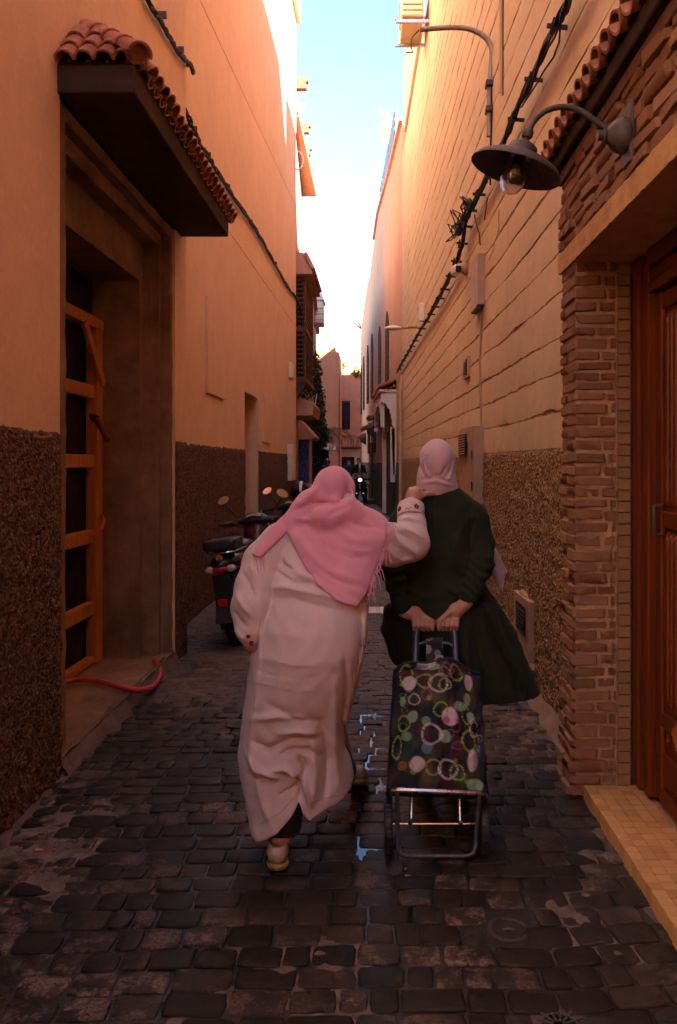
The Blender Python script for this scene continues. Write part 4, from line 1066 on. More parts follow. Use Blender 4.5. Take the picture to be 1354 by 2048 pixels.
def wall_lamp():
    X, Y = BX, 2.79
    l = thing('wall_lamp', 'bronze wall lamp with dish shade and glass bulb jar on a swan neck', 'lamp')
    I = MAT['iron']
    p = Vector((BX-.012, Y, 2.675))
    MB().bbox(p.x-.012, p.x+.01, Y-.05, Y+.05, p.z-.11, p.z+.11, .008).build('back_plate', I, l)
    ro = MB().lathe([(.062,0),(.064,.012),(.058,.03),(.048,.045),(.034,.058),(.024,.07),(.026,.076),(.018,.082),(.018,.10),(0,.10)], p-Vector((.012,0,0)), (-1,0,0), 24)
    ro.build('rosette', I, l, True)
    for k in range(8):
        a = 2*math.pi*k/8; c = p+Vector((-.035, math.cos(a)*.048, math.sin(a)*.048))
        MB().ball(c, .014, 8, 6, (.5,1,1)).build('petal', I, l, True)
    pts = [Vector((p.x-.1, Y, 2.672)), at(1220, 262, Y), at(1195, 246, Y), at(1170, 226, Y), at(1145, 215, Y), at(1118, 213, Y), at(1094, 220, Y), at(1076, 232, Y), at(1064, 248, Y), at(1057, 264, Y)]
    dn = []
    for i in range(len(pts)-1):
        for k in range(4): dn.append(pts[i].lerp(pts[i+1], k/4))
    dn.append(pts[-1])
    for _ in range(3): dn = [dn[0]]+[(dn[i-1]+dn[i]*2+dn[i+1])/4 for i in range(1, len(dn)-1)]+[dn[-1]]
    MB().tube(dn, .0105, 12).build('swan_neck', I, l, True)
    top = at(1055, 268, Y); c = at(1032, 332, Y)
    ax = (top-c).normalized(); ax = Vector((.30, -.05, .95)).normalized()
    o = top-ax*.005
    MB().lathe([(.017,.02),(.02,.012),(.02,-.002),(.017,-.008)], o, ax, 16).build('knuckle', I, l, True)
    oc = o-ax*.012
    prof = [(.012,0),(.014,-.012),(.036,-.018),(.05,-.028),(.056,-.05),(.075,-.062),(.115,-.076),(.150,-.096),(.163,-.112),(.164,-.118),(.160,-.116),(.147,-.100),(.112,-.082),(.07,-.068),(.045,-.06),(.012,-.058)]
    MB().lathe(prof, oc, ax, 40).build('shade', I, l, True)
    MB().lathe([(.02,-.058),(.02,-.10),(.016,-.10)], oc, ax, 16).build('socket', simple('bakelite', (.05,.03,.025), .5), l, True)
    g = NG('clear_glass'); g.b.inputs['Transmission Weight'].default_value = 1; g.b.inputs['IOR'].default_value = 1.35
    gm = g.done((.90,.86,.86), .16, None, 0, .6)
    jar = [(.044,-.062),(.045,-.09),(.045,-.15),(.041,-.172),(.030,-.190),(.014,-.199),(0,-.201)]
    MB().lathe(jar+[(a-.0025 if a > .003 else 0, h+.0025) for a, h in jar[::-1]], oc, ax, 28).build('glass_jar', gm, l, True)
    g = NG('bulb_glass'); g.b.inputs['Transmission Weight'].default_value = .9; bm_ = g.done((.9,.8,.7), .1, None, 0, .5)
    MB().lathe([(.012,-.10),(.013,-.11),(.022,-.128),(.025,-.142),(.020,-.156),(.010,-.164),(0,-.166)], oc, ax, 16).build('bulb', bm_, l, True)
    for k in range(3):
        a = k*2.1; d1 = ax.orthogonal().normalized(); d2 = ax.cross(d1); r_ = d1*math.cos(a)*.009+d2*math.sin(a)*.009
        MB().tube([oc-ax*.11+r_*.4, oc-ax*.13+r_, oc-ax*.15+r_*.7], .0012, 5).build('filament', simple('brass_wire', (.6,.35,.12), .3, metal=1), l)
wall_lamp()

# ------------------------------------------------------------------ things fixed to the rammed-earth wall
def right_fixtures():
    n_ = Vector((-1, RB, 0)).normalized()
    # main cable run with iron brackets
    cb = thing('cable_run', 'thick black cable run on iron brackets along the ochre wall', 'cable')
    path = [(1215,-105),(1172,-15),(1138,50),(1100,128),(1062,205),(1036,262),(1004,330),(984,370),(960,412),(945,448),(938,490),(926,525),(908,562),(888,598),(868,632),(845,668),(826,700),(808,730),(800,745)]
    pts = [rw(x, y)+n_*.07 for x, y in path]; m = MB(); bundle(m, pts, 11, .030, .0075, 21, sub=4); m.build('wires', MAT['cable'], cb)
    ext = MB()
    e1 = [rw(x, y)+n_*.06 for x, y in ((1142,56),(1140,84),(1128,115),(1108,142),(1090,172),(1060,215))]; ext.tube(e1, .006, 5); ext.build('slack_wire', MAT['cable'], cb, True)
    for x, y in ((1137,52),(1087,158),(1050,238),(1012,312),(972,388),(955,420),(946,452),(936,486),(924,522),(912,552),(900,578),(890,596),(880,613),(871,628),(862,643),(853,657),(845,670),(838,681),(831,692),(825,702),(819,711),(813,721),(808,730),(804,738)):
        p = rw(x, y); br = MB(); br.beam(p+n_*-.01+Vector((0,0,-.01)), p+n_*.12+Vector((0,0,.0)), .016, .022); br.tube([p+n_*.085+Vector((0,-.03,.03)), p+n_*.10+Vector((0,0,-.045)), p+n_*.085+Vector((0,.03,.03))], .008, 5)
        br.build('bracket', MAT['cable'], cb)
    q = random.Random(31)
    for (x, y) in ((957,408),(948,435),(940,448),(935,462)):
        p = rw(x, y)+n_*.09; MB().ball(p, .055, 8, 6, (.7, .9, 1)).build('splice', MAT['cable'], cb)
        m = MB()
        for k in range(5):
            a = Vector((q.uniform(-.08, .0), q.uniform(-.12, .12), q.uniform(-.14, .12))); c = Vector((q.uniform(-.1, .0), q.uniform(-.12, .12), q.uniform(-.1, .12)))
            m.tube([p, p+a, p+a*.6+c, p+c*.3], .007, 5)
        m.build('loop', MAT['cable'], cb)
    m = MB(); m.tube([rw(x, y)+n_*.06 for x, y in ((962,430),(966,450),(972,466),(974,490))], .007, 5); m.tube([rw(x, y)+n_*.04 for x, y in ((985,395),(982,412),(978,440))], .005, 5); m.build('slack_wire', MAT['cable'], cb, True)
    # security camera
    cm = thing('security_camera', 'small dome-backed security camera under the cable run', 'camera')
    p = rw(934, 537); MB().lathe([(.075,0),(.075,.015),(.055,.05),(.03,.07),(0,.07)], p, n_, 20).build('base', MAT['paintbox'], cm, True)
    c = p+n_*.10; hd = MB().bbox(-.045, .045, -.075, .05, -.05, .05, .018); hd.xf(Matrix.Translation(c+Vector((-.02,-.03,-.03))) @ Matrix.Rotation(.3, 4, 'Z')); hd.build('housing', MAT['whiteplastic'], cm, True)
    hd = MB().bbox(-.032, .032, -.082, -.07, -.036, .036, .008); hd.xf(Matrix.Translation(c+Vector((-.02,-.03,-.03))) @ Matrix.Rotation(.3, 4, 'Z')); hd.build('lens', MAT['black'], cm)
    # trunking box and its conduit
    def wallbox(name, label, cat, xa, ya, xb, yb, th, mat, part='cover'):
        p, r_ = rw(xb, ya), rw(xa, yb); t = thing(name, label, cat)
        p2 = rw(xb, yb); zt, zb = p.z, p2.z
        o = MB().prism([(rwx(p.y)+.005, p.y, zb), (rwx(r_.y)+.005, r_.y, zb), (rwx(r_.y)-th, r_.y, zb), (rwx(p.y)-th, p.y, zb)], (0, 0, zt-zb)).build(part, mat, t)
        return t, p.y, r_.y, zb, zt
    t, y0, y1, zb, zt = wallbox('cable_trunking', 'tall tan cable trunking box below the camera on ochre wall', 'box', 956, 506, 971, 608, .07, MAT['paintbox'])
    MB().box(rwx(y0)-.074, rwx(y0)-.02, y0-.004, y1+.004, zb-.012, zb-.001).build('end_cap', MAT['wood_dark'], t)
    m = MB().tube([rw(x, y)+n_*.012 for x, y in ((966,612),(965,660),(963,720),(964,790),(965,852))], .012, 6); m.build('conduit', MAT['paintbox'], t, True)
    p = rw(962, 782); MB().bbox(p.x-.02, p.x, p.y-.03, p.y+.03, p.z-.01, p.z+.01, .003).build('clip', MAT['paintbox'], t)
    t, y0, y1, zb, zt = wallbox('vent_grille', 'small dark louvred vent in the middle of ochre wall', 'vent', 931, 712, 941, 752, .03, MAT['paintbox'], 'frame')
    MB().box(rwx(y0)-.034, rwx(y0)-.031+.001, y0+.05, y1-.05, zb+.02, zt-.02).build('void', MAT['dark'], t)
    for k in range(7): MB().box(rwx(y0)-.042, rwx(y0)-.034, y0+.05, y1-.05, zb+.03+k*(zt-zb-.06)/7, zb+.038+k*(zt-zb-.06)/7).build('slat', MAT['iron'], t)
    t, y0, y1, zb, zt = wallbox('meter_cabinet', 'tall tan electricity cabinet standing proud of ochre wall', 'cabinet', 938, 852, 969, 1008, .10, MAT['paintbox'], 'body')
    MB().box(rwx(y1)-.112, rwx(y1)-.10, y0+.35, y1-.02, zt-.26, zt-.06).build('louvre', MAT['dark'], t)
    for k in range(8): MB().box(rwx(y1)-.118, rwx(y1)-.112, y0+.35, y1-.03, zt-.25+.024*k, zt-.24+.024*k).build('slat', MAT['paintbox'], t)
    for z in (zt-.3, zb+.12): MB().tube([(rwx(y0)-.108, y0+.06, z), (rwx(y0)-.108, y0+.06, z+.08)], .008, 6).build('hinge', MAT['iron'], t)
    MB().bbox(rwx(y0)-.125, rwx(y0)-.10, y1-.2, y1-.15, zb+.25, zb+.33, .004).build('latch', MAT['steel'], t)
    # low vent with plastered hump
    t = thing('wall_hatch', 'low plastered hatch with dark grille near the foot of ochre wall', 'vent')
    pa, pb = rw(1072, 1205), rw(1040, 1310); zt, zb = rw(1058, 1200).z, rw(1058, 1300).z; ym = (pa.y+pb.y)/2
    MB().prism([(rwx(pa.y), pa.y, zb-.1), (rwx(pb.y), pb.y, zb-.1), (rwx(pb.y)-.045, pb.y, zb-.1), (rwx(pa.y)-.045, pa.y, zb-.1)], (0, 0, zt-zb+.12)).build('frame', MAT['paintbox'], t)
    ya, yb = pa.y+.09, pb.y-.12
    MB().box(rwx(ym)-.053, rwx(ym)-.048, ya, yb, zb+.12, zt-.03).build('void', MAT['dark'], t)
    for k in range(6): MB().box(rwx(ym)-.06, rwx(ym)-.053, ya, yb, zb+.13+.028*k, zb+.136+.028*k).build('bar', MAT['iron'], t)
    for k in range(5): MB().box(rwx(ym)-.061, rwx(ym)-.054, ya+.02+(yb-ya-.04)*k/4, ya+.026+(yb-ya-.04)*k/4, zb+.12, zt-.03).build('crossbar', MAT['iron'], t)
    sm = simple('hump_mortar', (.42,.25,.125), .95, .25, 9, .8, 45)
    MB().ball((rwx(ym)-.01, ym+.05, zt+.015), .07, 10, 8, (.45, 2.0, .5)).build('mortar_hump', sm, t, True); MB().ball((rwx(ym)-.02, ym-.15, zb-.07), .08, 10, 8, (.5, 1.8, .6)).build('mortar_hump', sm, t, True)
    # gooseneck arm high up
    t = thing('lamp_arm', 'bare grey gooseneck pipe arm reaching out from the upper wall', 'pipe')
    Y = 6.74; c = [Vector((rwx(Y)-.03, Y, 4.3)), Vector((rwx(Y)-.03, Y, 4.76)), at(985, 108, Y), at(980, 86, Y), at(966, 70, Y), at(940, 57, Y), at(905, 54, Y), at(840, 59, Y)]
    dn = []
    for i in range(len(c)-1):
        for k in range(4): dn.append(c[i].lerp(c[i+1], k/4))
    dn.append(c[-1])
    for _ in range(3): dn = [dn[0]]+[(dn[i-1]+dn[i]*2+dn[i+1])/4 for i in range(1, len(dn)-1)]+[dn[-1]]
    MB().tube(dn, .022, 10).build('pipe', simple('galvanised', (.34,.27,.21), .5, .2, 10, .1, 40, metal=.3), t, True)
    MB().bbox(rwx(Y)-.06, rwx(Y)-.0, Y-.05, Y+.05, 4.5, 4.55, .006).build('strap', MAT['iron'], t); MB().bbox(rwx(Y)-.06, rwx(Y)-.0, Y-.05, Y+.05, 4.72, 4.77, .006).build('strap', MAT['iron'], t)
    MB().tube([at(838,60,Y), at(824,75,Y), at(822,95,Y), at(826,105,Y), at(812,105,Y)], .006, 5).build('loose_wire', MAT['cable'], t, True)
    m = MB().tube([rw(x, y)+n_*.012 for x, y in ((985,168),(986,230),(984,300),(983,370))], .008, 5); m.build('wire', MAT['cable'], t)
    # small street light farther along
    t = thing('street_light', 'small grey street light arm above the cable run at the far end', 'lamp')
    p = rw(848, 657); MB().tube([p, p+n_*.15+Vector((0,0,.02)), p+n_*.42+Vector((0,-.2,-.03))], .022, 8).build('arm', MAT['steel'], t, True)
    e = p+n_*.42+Vector((0,-.2,-.03)); MB().ball(e+n_*.1, .12, 10, 6, (1.2, .7, .35)).build('head', MAT['whiteplastic'], t, True)
    MB().bbox(p.x-.08, p.x, p.y-.06, p.y+.06, p.z+.12, p.z+.42, .01).build('control_box', MAT['whiteplastic'], t)
    # air conditioner and lattice on the roof edge
    t = thing('air_conditioner', 'cream air conditioner on steel rails high on the ochre wall', 'air conditioner')
    Y = 12.2; x1 = rwx(Y)-.02
    MB().bbox(x1-.42, x1-.08, Y, Y+.85, 8.42, 9.02, .02).build('casing', MAT['ac'], t)
    MB().lathe([(.24,0),(.24,.012),(.22,.012),(.22,.0)], (x1-.425, Y+.5, 8.72), (-1,0,0), 24).build('fan_ring', MAT['whiteplastic'], t)
    for z in (8.36, 8.80):
        for yy in (Y+.05, Y+.75): MB().beam((x1+.05, yy, z), (x1-.5, yy, z), .04, .05).build('rail', MAT['steel'], t)
    for k in range(5): MB().box(x1-.40, x1-.1, Y-.006, Y-.001, 8.5+.09*k, 8.515+.09*k).build('slot', MAT['iron'], t)
    t = thing('white_lattice', 'white perforated screen along the ochre roof edge', 'screen')
    y0, y1, z0, z1 = 13.4, 17.4, 8.82, 10.15
    m = MB()
    for k in range(34):
        s_ = k/33*(y1-y0+z1-z0)
        for sg in (1, -1):
            a0 = max(0, s_-(z1-z0)); a1 = min(s_, y1-y0)
            if a1-a0 < .05: continue
            za, zb_ = (s_-a0, s_-a1) if sg > 0 else (z1-z0-(s_-a0), z1-z0-(s_-a1))
            ya, yb = y0+a0, y0+a1; X_ = lambda Y: rwx(Y)-.015
            m.beam((X_(ya), ya, z0+za), (X_(yb), yb, z0+zb_), .02, .075, (1,0,0))
    tag(m.build('lattice_strips', MAT['white'], t), kind='stuff')
    for (a, c_) in (((y0, z0), (y1, z0)), ((y0, z1), (y1, z1)), ((y0, z0), (y0, z1)), ((y1, z0), (y1, z1))):
        MB().beam((rwx(a[0])-.02, a[0], a[1]), (rwx(c_[0])-.02, c_[0], c_[1]), .05, .09, (1,0,0)).build('frame', MAT['white'], t)
right_fixtures()
# ------------------------------------------------------------------ sculpting: distance fields -> one continuous surface
def surf_nets(f, lo, hi, res):
    lo, hi = np.array(lo, float), np.array(hi, float); n = np.maximum(4, np.ceil((hi-lo)/res).astype(int))+1
    ax = [lo[i]+np.arange(n[i])*res for i in range(3)]
    X, Y, Z = np.meshgrid(*[a.astype(np.float32) for a in ax], indexing='ij')
    V = f(X, Y, Z).astype(np.float32)
    ins = V < 0
    c = np.zeros(tuple(n-1), np.int16)
    for i in (0, 1):
        for j in (0, 1):
            for k in (0, 1): c += ins[i:n[0]-1+i, j:n[1]-1+j, k:n[2]-1+k]
    act = (c > 0) & (c < 8); idx = np.full(act.shape, -1, np.int64); cells = np.argwhere(act); idx[act] = np.arange(len(cells))
    acc = np.zeros((len(cells), 3)); cnt = np.zeros(len(cells))
    off = [(i, j, k) for i in (0, 1) for j in (0, 1) for k in (0, 1)]
    for a in off:
        for axis in range(3):
            if a[axis]: continue
            b = list(a); b[axis] = 1
            va = V[cells[:,0]+a[0], cells[:,1]+a[1], cells[:,2]+a[2]]; vb = V[cells[:,0]+b[0], cells[:,1]+b[1], cells[:,2]+b[2]]
            m = (va < 0) != (vb < 0); t = np.where(m, va/(va-vb+1e-12), 0)
            p = np.tile(np.array(a, float), (len(cells), 1)); p[:, axis] = t
            acc[m] += p[m]; cnt[m] += 1
    verts = lo+(cells+acc/cnt[:, None])*res
    faces = []
    for axis in range(3):
        u, w_ = (axis+1) % 3, (axis+2) % 3
        sl0 = [slice(None)]*3; sl1 = [slice(None)]*3; sl0[axis] = slice(0, n[axis]-1); sl1[axis] = slice(1, n[axis])
        A, B = ins[tuple(sl0)], ins[tuple(sl1)]
        e = np.argwhere(A != B); e = e[(e[:, u] > 0) & (e[:, w_] > 0) & (e[:, u] < n[u]-1) & (e[:, w_] < n[w_]-1)]
        if not len(e): continue
        q = []
        for du, dw in ((0,0), (-1,0), (-1,-1), (0,-1)):
            t = e.copy(); t[:, u] += du; t[:, w_] += dw; q.append(idx[t[:,0], t[:,1], t[:,2]])
        q = np.stack(q, 1); fl = A[e[:,0], e[:,1], e[:,2]]
        q[~fl] = q[~fl][:, ::-1]; faces.append(q)
    return verts, np.concatenate(faces)
def relax(v, f, it=1, lam=.5):
    e = np.concatenate([f[:, [0,1]], f[:, [1,2]], f[:, [2,3]], f[:, [3,0]]]); e = np.concatenate([e, e[:, ::-1]])
    for _ in range(it):
        s = np.zeros_like(v); np.add.at(s, e[:,0], v[e[:,1]]); c = np.bincount(e[:,0], minlength=len(v))[:, None]
        v = v+(s/np.maximum(c, 1)-v)*lam
    return v
def sdf_obj(name, f, lo, hi, res, mat, parent=None, it=1, disp=None):
    v, q = surf_nets(f, lo, hi, res); v = relax(v, q, it) if it else v
    if disp is not None: v = disp(v)
    me = bpy.data.meshes.new(name); me.vertices.add(len(v)); me.vertices.foreach_set('co', v.astype(np.float32).ravel())
    me.loops.add(q.size); me.loops.foreach_set('vertex_index', q.ravel().astype(np.int32))
    me.polygons.add(len(q)); me.polygons.foreach_set('loop_start', np.arange(0, q.size, 4, dtype=np.int32))
    try: me.polygons.foreach_set('loop_total', np.full(len(q), 4, np.int32))
    except Exception: pass
    me.update(calc_edges=True); me.validate()
    me.polygons.foreach_set('use_smooth', [True]*len(me.polygons))
    return put(name, me, mat, parent)
def cap(a, b, ra, rb):
    a, b = np.array(a, float), np.array(b, float); d = b-a; L = max(d@d, 1e-9)
    def f(x, y, z):
        h = np.clip(((x-a[0])*d[0]+(y-a[1])*d[1]+(z-a[2])*d[2])/L, 0, 1)
        return np.sqrt((x-a[0]-h*d[0])**2+(y-a[1]-h*d[1])**2+(z-a[2]-h*d[2])**2)-(ra+(rb-ra)*h)
    return f
def ell(c, r, rot=0):
    ca, sa = math.cos(rot), math.sin(rot)
    def f(x, y, z):
        dx, dz = x-c[0], z-c[2]; u = dx*ca+dz*sa; w_ = -dx*sa+dz*ca
        k = np.sqrt((u/r[0])**2+((y-c[1])/r[1])**2+(w_/r[2])**2)
        return (k-1)*min(r)
    return f
def smin(a, b, k):
    h = np.clip(.5+.5*(b-a)/k, 0, 1); return b*(1-h)+a*h-k*h*(1-h)
def smax(a, b, k): return -smin(-a, -b, k)
def chain(pts, rs, k=.02):
    fs = [cap(pts[i], pts[i+1], rs[i], rs[i+1]) for i in range(len(pts)-1)]
    def f(x, y, z):
        d = fs[0](x, y, z)
        for g in fs[1:]: d = np.minimum(d, g(x, y, z)) if k <= 0 else smin(d, g(x, y, z), k)
        return d
    return f
def union(fs, k):
    def f(x, y, z):
        d = fs[0](x, y, z)
        for g in fs[1:]: d = smin(d, g(x, y, z), k)
        return d
    return f
def tower(rows, yskew=0, zs=0):
    """stack of ellipses: rows of (z, cx, rx, cy, ry), any order"""
    rows = sorted(rows); zt = np.array([r_[0] for r_ in rows]); cols = [np.array([r_[i] for r_ in rows]) for i in range(1, 5)]
    def f(x, y, z):
        cx, rx, cy, ry = [np.interp(z, zt, c) for c in cols]
        yy = y-cy-(yskew*np.clip((zs-z)/max(zs, .01), 0, 1)*(x-cx) if yskew else 0)
        k = np.sqrt(((x-cx)/rx)**2+(yy/ry)**2)
        d = (k-1)*np.minimum(rx, ry)
        return np.maximum(d, np.maximum(z-zt[-1], zt[0]-z))
    return f
def planar(fn):                   # field that only depends on X and Z: evaluate one slice
    def g(x, z):
        if x.ndim == 3: return fn(x[:, 0, :], z[:, 0, :])[:, None, :]+np.zeros((1, x.shape[1], 1), np.float32)
        return fn(x, z)
    return g
def strokes(items):
    """sculpting strokes in the X-Z plane: (points, width, depth); depth<0 raises a fold, >0 presses a groove"""
    def f(x, z):
        out = np.zeros_like(x)
        for pts, wd, dep in items:
            best = np.full_like(x, 9.)
            tot = len(pts)-1; tap = np.ones_like(x)
            for i in range(tot):
                a, b = pts[i], pts[i+1]; dx, dz = b[0]-a[0], b[1]-a[1]; L = dx*dx+dz*dz+1e-9
                h = np.clip(((x-a[0])*dx+(z-a[1])*dz)/L, 0, 1); d = np.sqrt((x-a[0]-h*dx)**2+(z-a[1]-h*dz)**2)
                m = d < best; best = np.where(m, d, best); s_ = (i+h)/tot; tap = np.where(m, np.clip(1.25*np.sin(np.pi*np.clip(s_*.9+.05, 0, 1)), 0, 1), tap)
            out += dep*tap*(np.exp(-(best/wd)**2) if dep < 0 else np.exp(-np.sqrt((best/wd)**2*1.6+.02))*1.15)
        return out
    return planar(f)
def sk(Y, items):                 # strokes given in photograph pixels at depth Y
    return strokes([([(at(px, py, Y).x, at(px, py, Y).z) for px, py in pts], wd, dep) for pts, wd, dep in items])
def rows_px(rows):
    out = []
    for py, l, r_, Y, ry in rows:
        a, b = at(l, py, Y), at(r_, py, Y); out.append((a.z, (a.x+b.x)/2, (b.x-a.x)/2, Y, ry))
    return out
def poly_sdf(poly):               # signed distance to a polygon in X-Z
    P = np.array(poly, float)
    def f(x, z):
        d = np.full_like(x, 1e9); s = np.ones_like(x); n = len(P)
        for i in range(n):
            a, b = P[i], P[i-1]; ex, ez = b-a; wx, wz = x-a[0], z-a[1]
            h = np.clip((wx*ex+wz*ez)/(ex*ex+ez*ez), 0, 1); d = np.minimum(d, (wx-ex*h)**2+(wz-ez*h)**2)
            c1 = z >= a[1]; c2 = z < b[1]; c3 = ex*wz > ez*wx
            s = np.where((c1 & c2 & c3) | (~c1 & ~c2 & ~c3), -s, s)
        return s*np.sqrt(d)
    return planar(f)
def cloth(name, c, c2, rough=.85, weave=900, bump=.25, sheen=.25, big=5):
    g = NG(name); col = g.ramp(g.noise(big, 4, .6), [(.3, c), (.7, c2)])
    col = g.mix(.14, col, g.ramp(g.noise(weave*.6, 2), [(.3, .3), (.7, 1.)]), 'MULTIPLY')
    g.b.inputs['Sheen Weight'].default_value = sheen; g.b.inputs['Sheen Roughness'].default_value = .5
    return g.done(col, rough, g.bump(g.noise(26, 4, .6), .22, .006, g.bump(g.noise(weave, 2), bump, .0012)), 0, .2)
def skin_mat():
    g = NG('skin'); col = g.ramp(g.noise(22, 4), [(.3, (.42,.20,.125)), (.7, (.52,.27,.175))])
    g.b.inputs['Subsurface Weight'].default_value = .08; g.b.inputs['Subsurface Radius'].default_value = (.01, .004, .002)
    return g.done(col, .5, g.bump(g.noise(220, 3), .15, .001), 0, .4)
SKIN = skin_mat()
DJ = cloth('djellaba_wool', (.65,.515,.455), (.71,.575,.51), .85, 420, .5, .2)
PINK = cloth('pink_shawl', (.68,.285,.34), (.75,.35,.40), .9, 700, .25, .4)
GREEN = cloth('green_jersey', (.017,.0205,.0105), (.026,.031,.016), .95, 800, .2, .03)
MAUVE = cloth('mauve_scarf', (.56,.36,.35), (.63,.42,.405), .85, 700, .2, .35)
TROUS = cloth('dark_trousers', (.012,.011,.012), (.02,.018,.018), .85, 600, .2, .1)
def head_sdf(c, r=(.073,.092,.112), tilt=0, yaw=1):
    """head with face towards +Y"""
    c = Vector(c); x, y, z = c
    parts = [ell((x, y, z), r), ell((x, y+.022, z-.06), (.055,.065,.06)), cap((x, y+.088, z+.012), (x, y+.108, z-.022), .009, .014), cap((x-.03, y+.076, z+.028), (x+.03, y+.076, z+.028), .012, .012),
             ell((x, y+.085, z-.052), (.024,.012,.008)), ell((x, y+.072, z-.092), (.022,.02,.016)), cap((x, y-.01, z-.06), (x, y-.025, z-.16), .052, .056),
             ell((x-.074, y, z-.008), (.01,.022,.032)), ell((x+.074, y, z-.008), (.01,.022,.032))]
    def f(X, Y, Z):
        d = union(parts, .012)(X, Y, Z)
        for sx in (-1, 1):
            d = np.maximum(d, -(ell((x+sx*.031, y+.096, z+.006), (.016,.016,.011))(X, Y, Z)))
            d = np.minimum(d, ell((x+sx*.031, y+.078, z+.006), (.0125,.0125,.0125))(X, Y, Z))
        return d
    return f
def finger(p, dirs, lens, r0, r1):
    pts = [Vector(p)]
    for d, l in zip(dirs, lens): pts.append(pts[-1]+Vector(d).normalized()*l)
    n = len(pts); return chain([tuple(q) for q in pts], [r0+(r1-r0)*i/(n-1) for i in range(n)], .004)
def hand_sdf(palm, fingers):
    def f(x, y, z):
        d = union(palm, .010)(x, y, z)
        fd = None
        for g in fingers:
            v = g(x, y, z); fd = v if fd is None else np.minimum(fd, v)
        return smin(d, fd, .006)
    return f
def merge_into(o, others):
    """join other meshes into o's mesh (one body, one mesh)"""
    V = []; Fc = []
    for q in [o]+others:
        k = len(V); V += [v.co[:] for v in q.data.vertices]; Fc += [[i+k for i in p.vertices] for p in q.data.polygons]
    me = bpy.data.meshes.new(o.name); me.from_pydata(V, [], Fc); me.polygons.foreach_set('use_smooth', [True]*len(me.polygons)); me.materials.append(o.data.materials[0])
    o.data = me
    for q in others: bpy.data.objects.remove(q)
    return o

from mathutils.bvhtree import BVHTree
def seam(o, pix, r, mat, name='seam', lift=.0008, dots=0):
    """stitched line laid on the surface of o, found by looking along the photograph's rays"""
    bv = BVHTree.FromPolygons([v.co for v in o.data.vertices], [p.vertices for p in o.data.polygons]); pts = []
    n = 0
    for i in range(len(pix)-1):
        m_ = max(2, int(math.hypot(pix[i+1][0]-pix[i][0], pix[i+1][1]-pix[i][1])/4))
        for k in range(m_):
            u = k/m_; px = pix[i][0]+(pix[i+1][0]-pix[i][0])*u; py = pix[i][1]+(pix[i+1][1]-pix[i][1])*u
            d = (at(px, py, 1)-Vector((0,0,EYE))).normalized(); h = bv.ray_cast(Vector((0,0,EYE)), d)
            if h[0] is not None: pts.append(h[0]-d*lift)
    if len(pts) < 3: return None
    m = MB()
    if dots:
        for p in pts[::dots]: m.ball(p, r, 8, 6)
        return m.build(name, mat, o)
    m.tube(pts, r, 5); return m.build(name, mat, o, True)
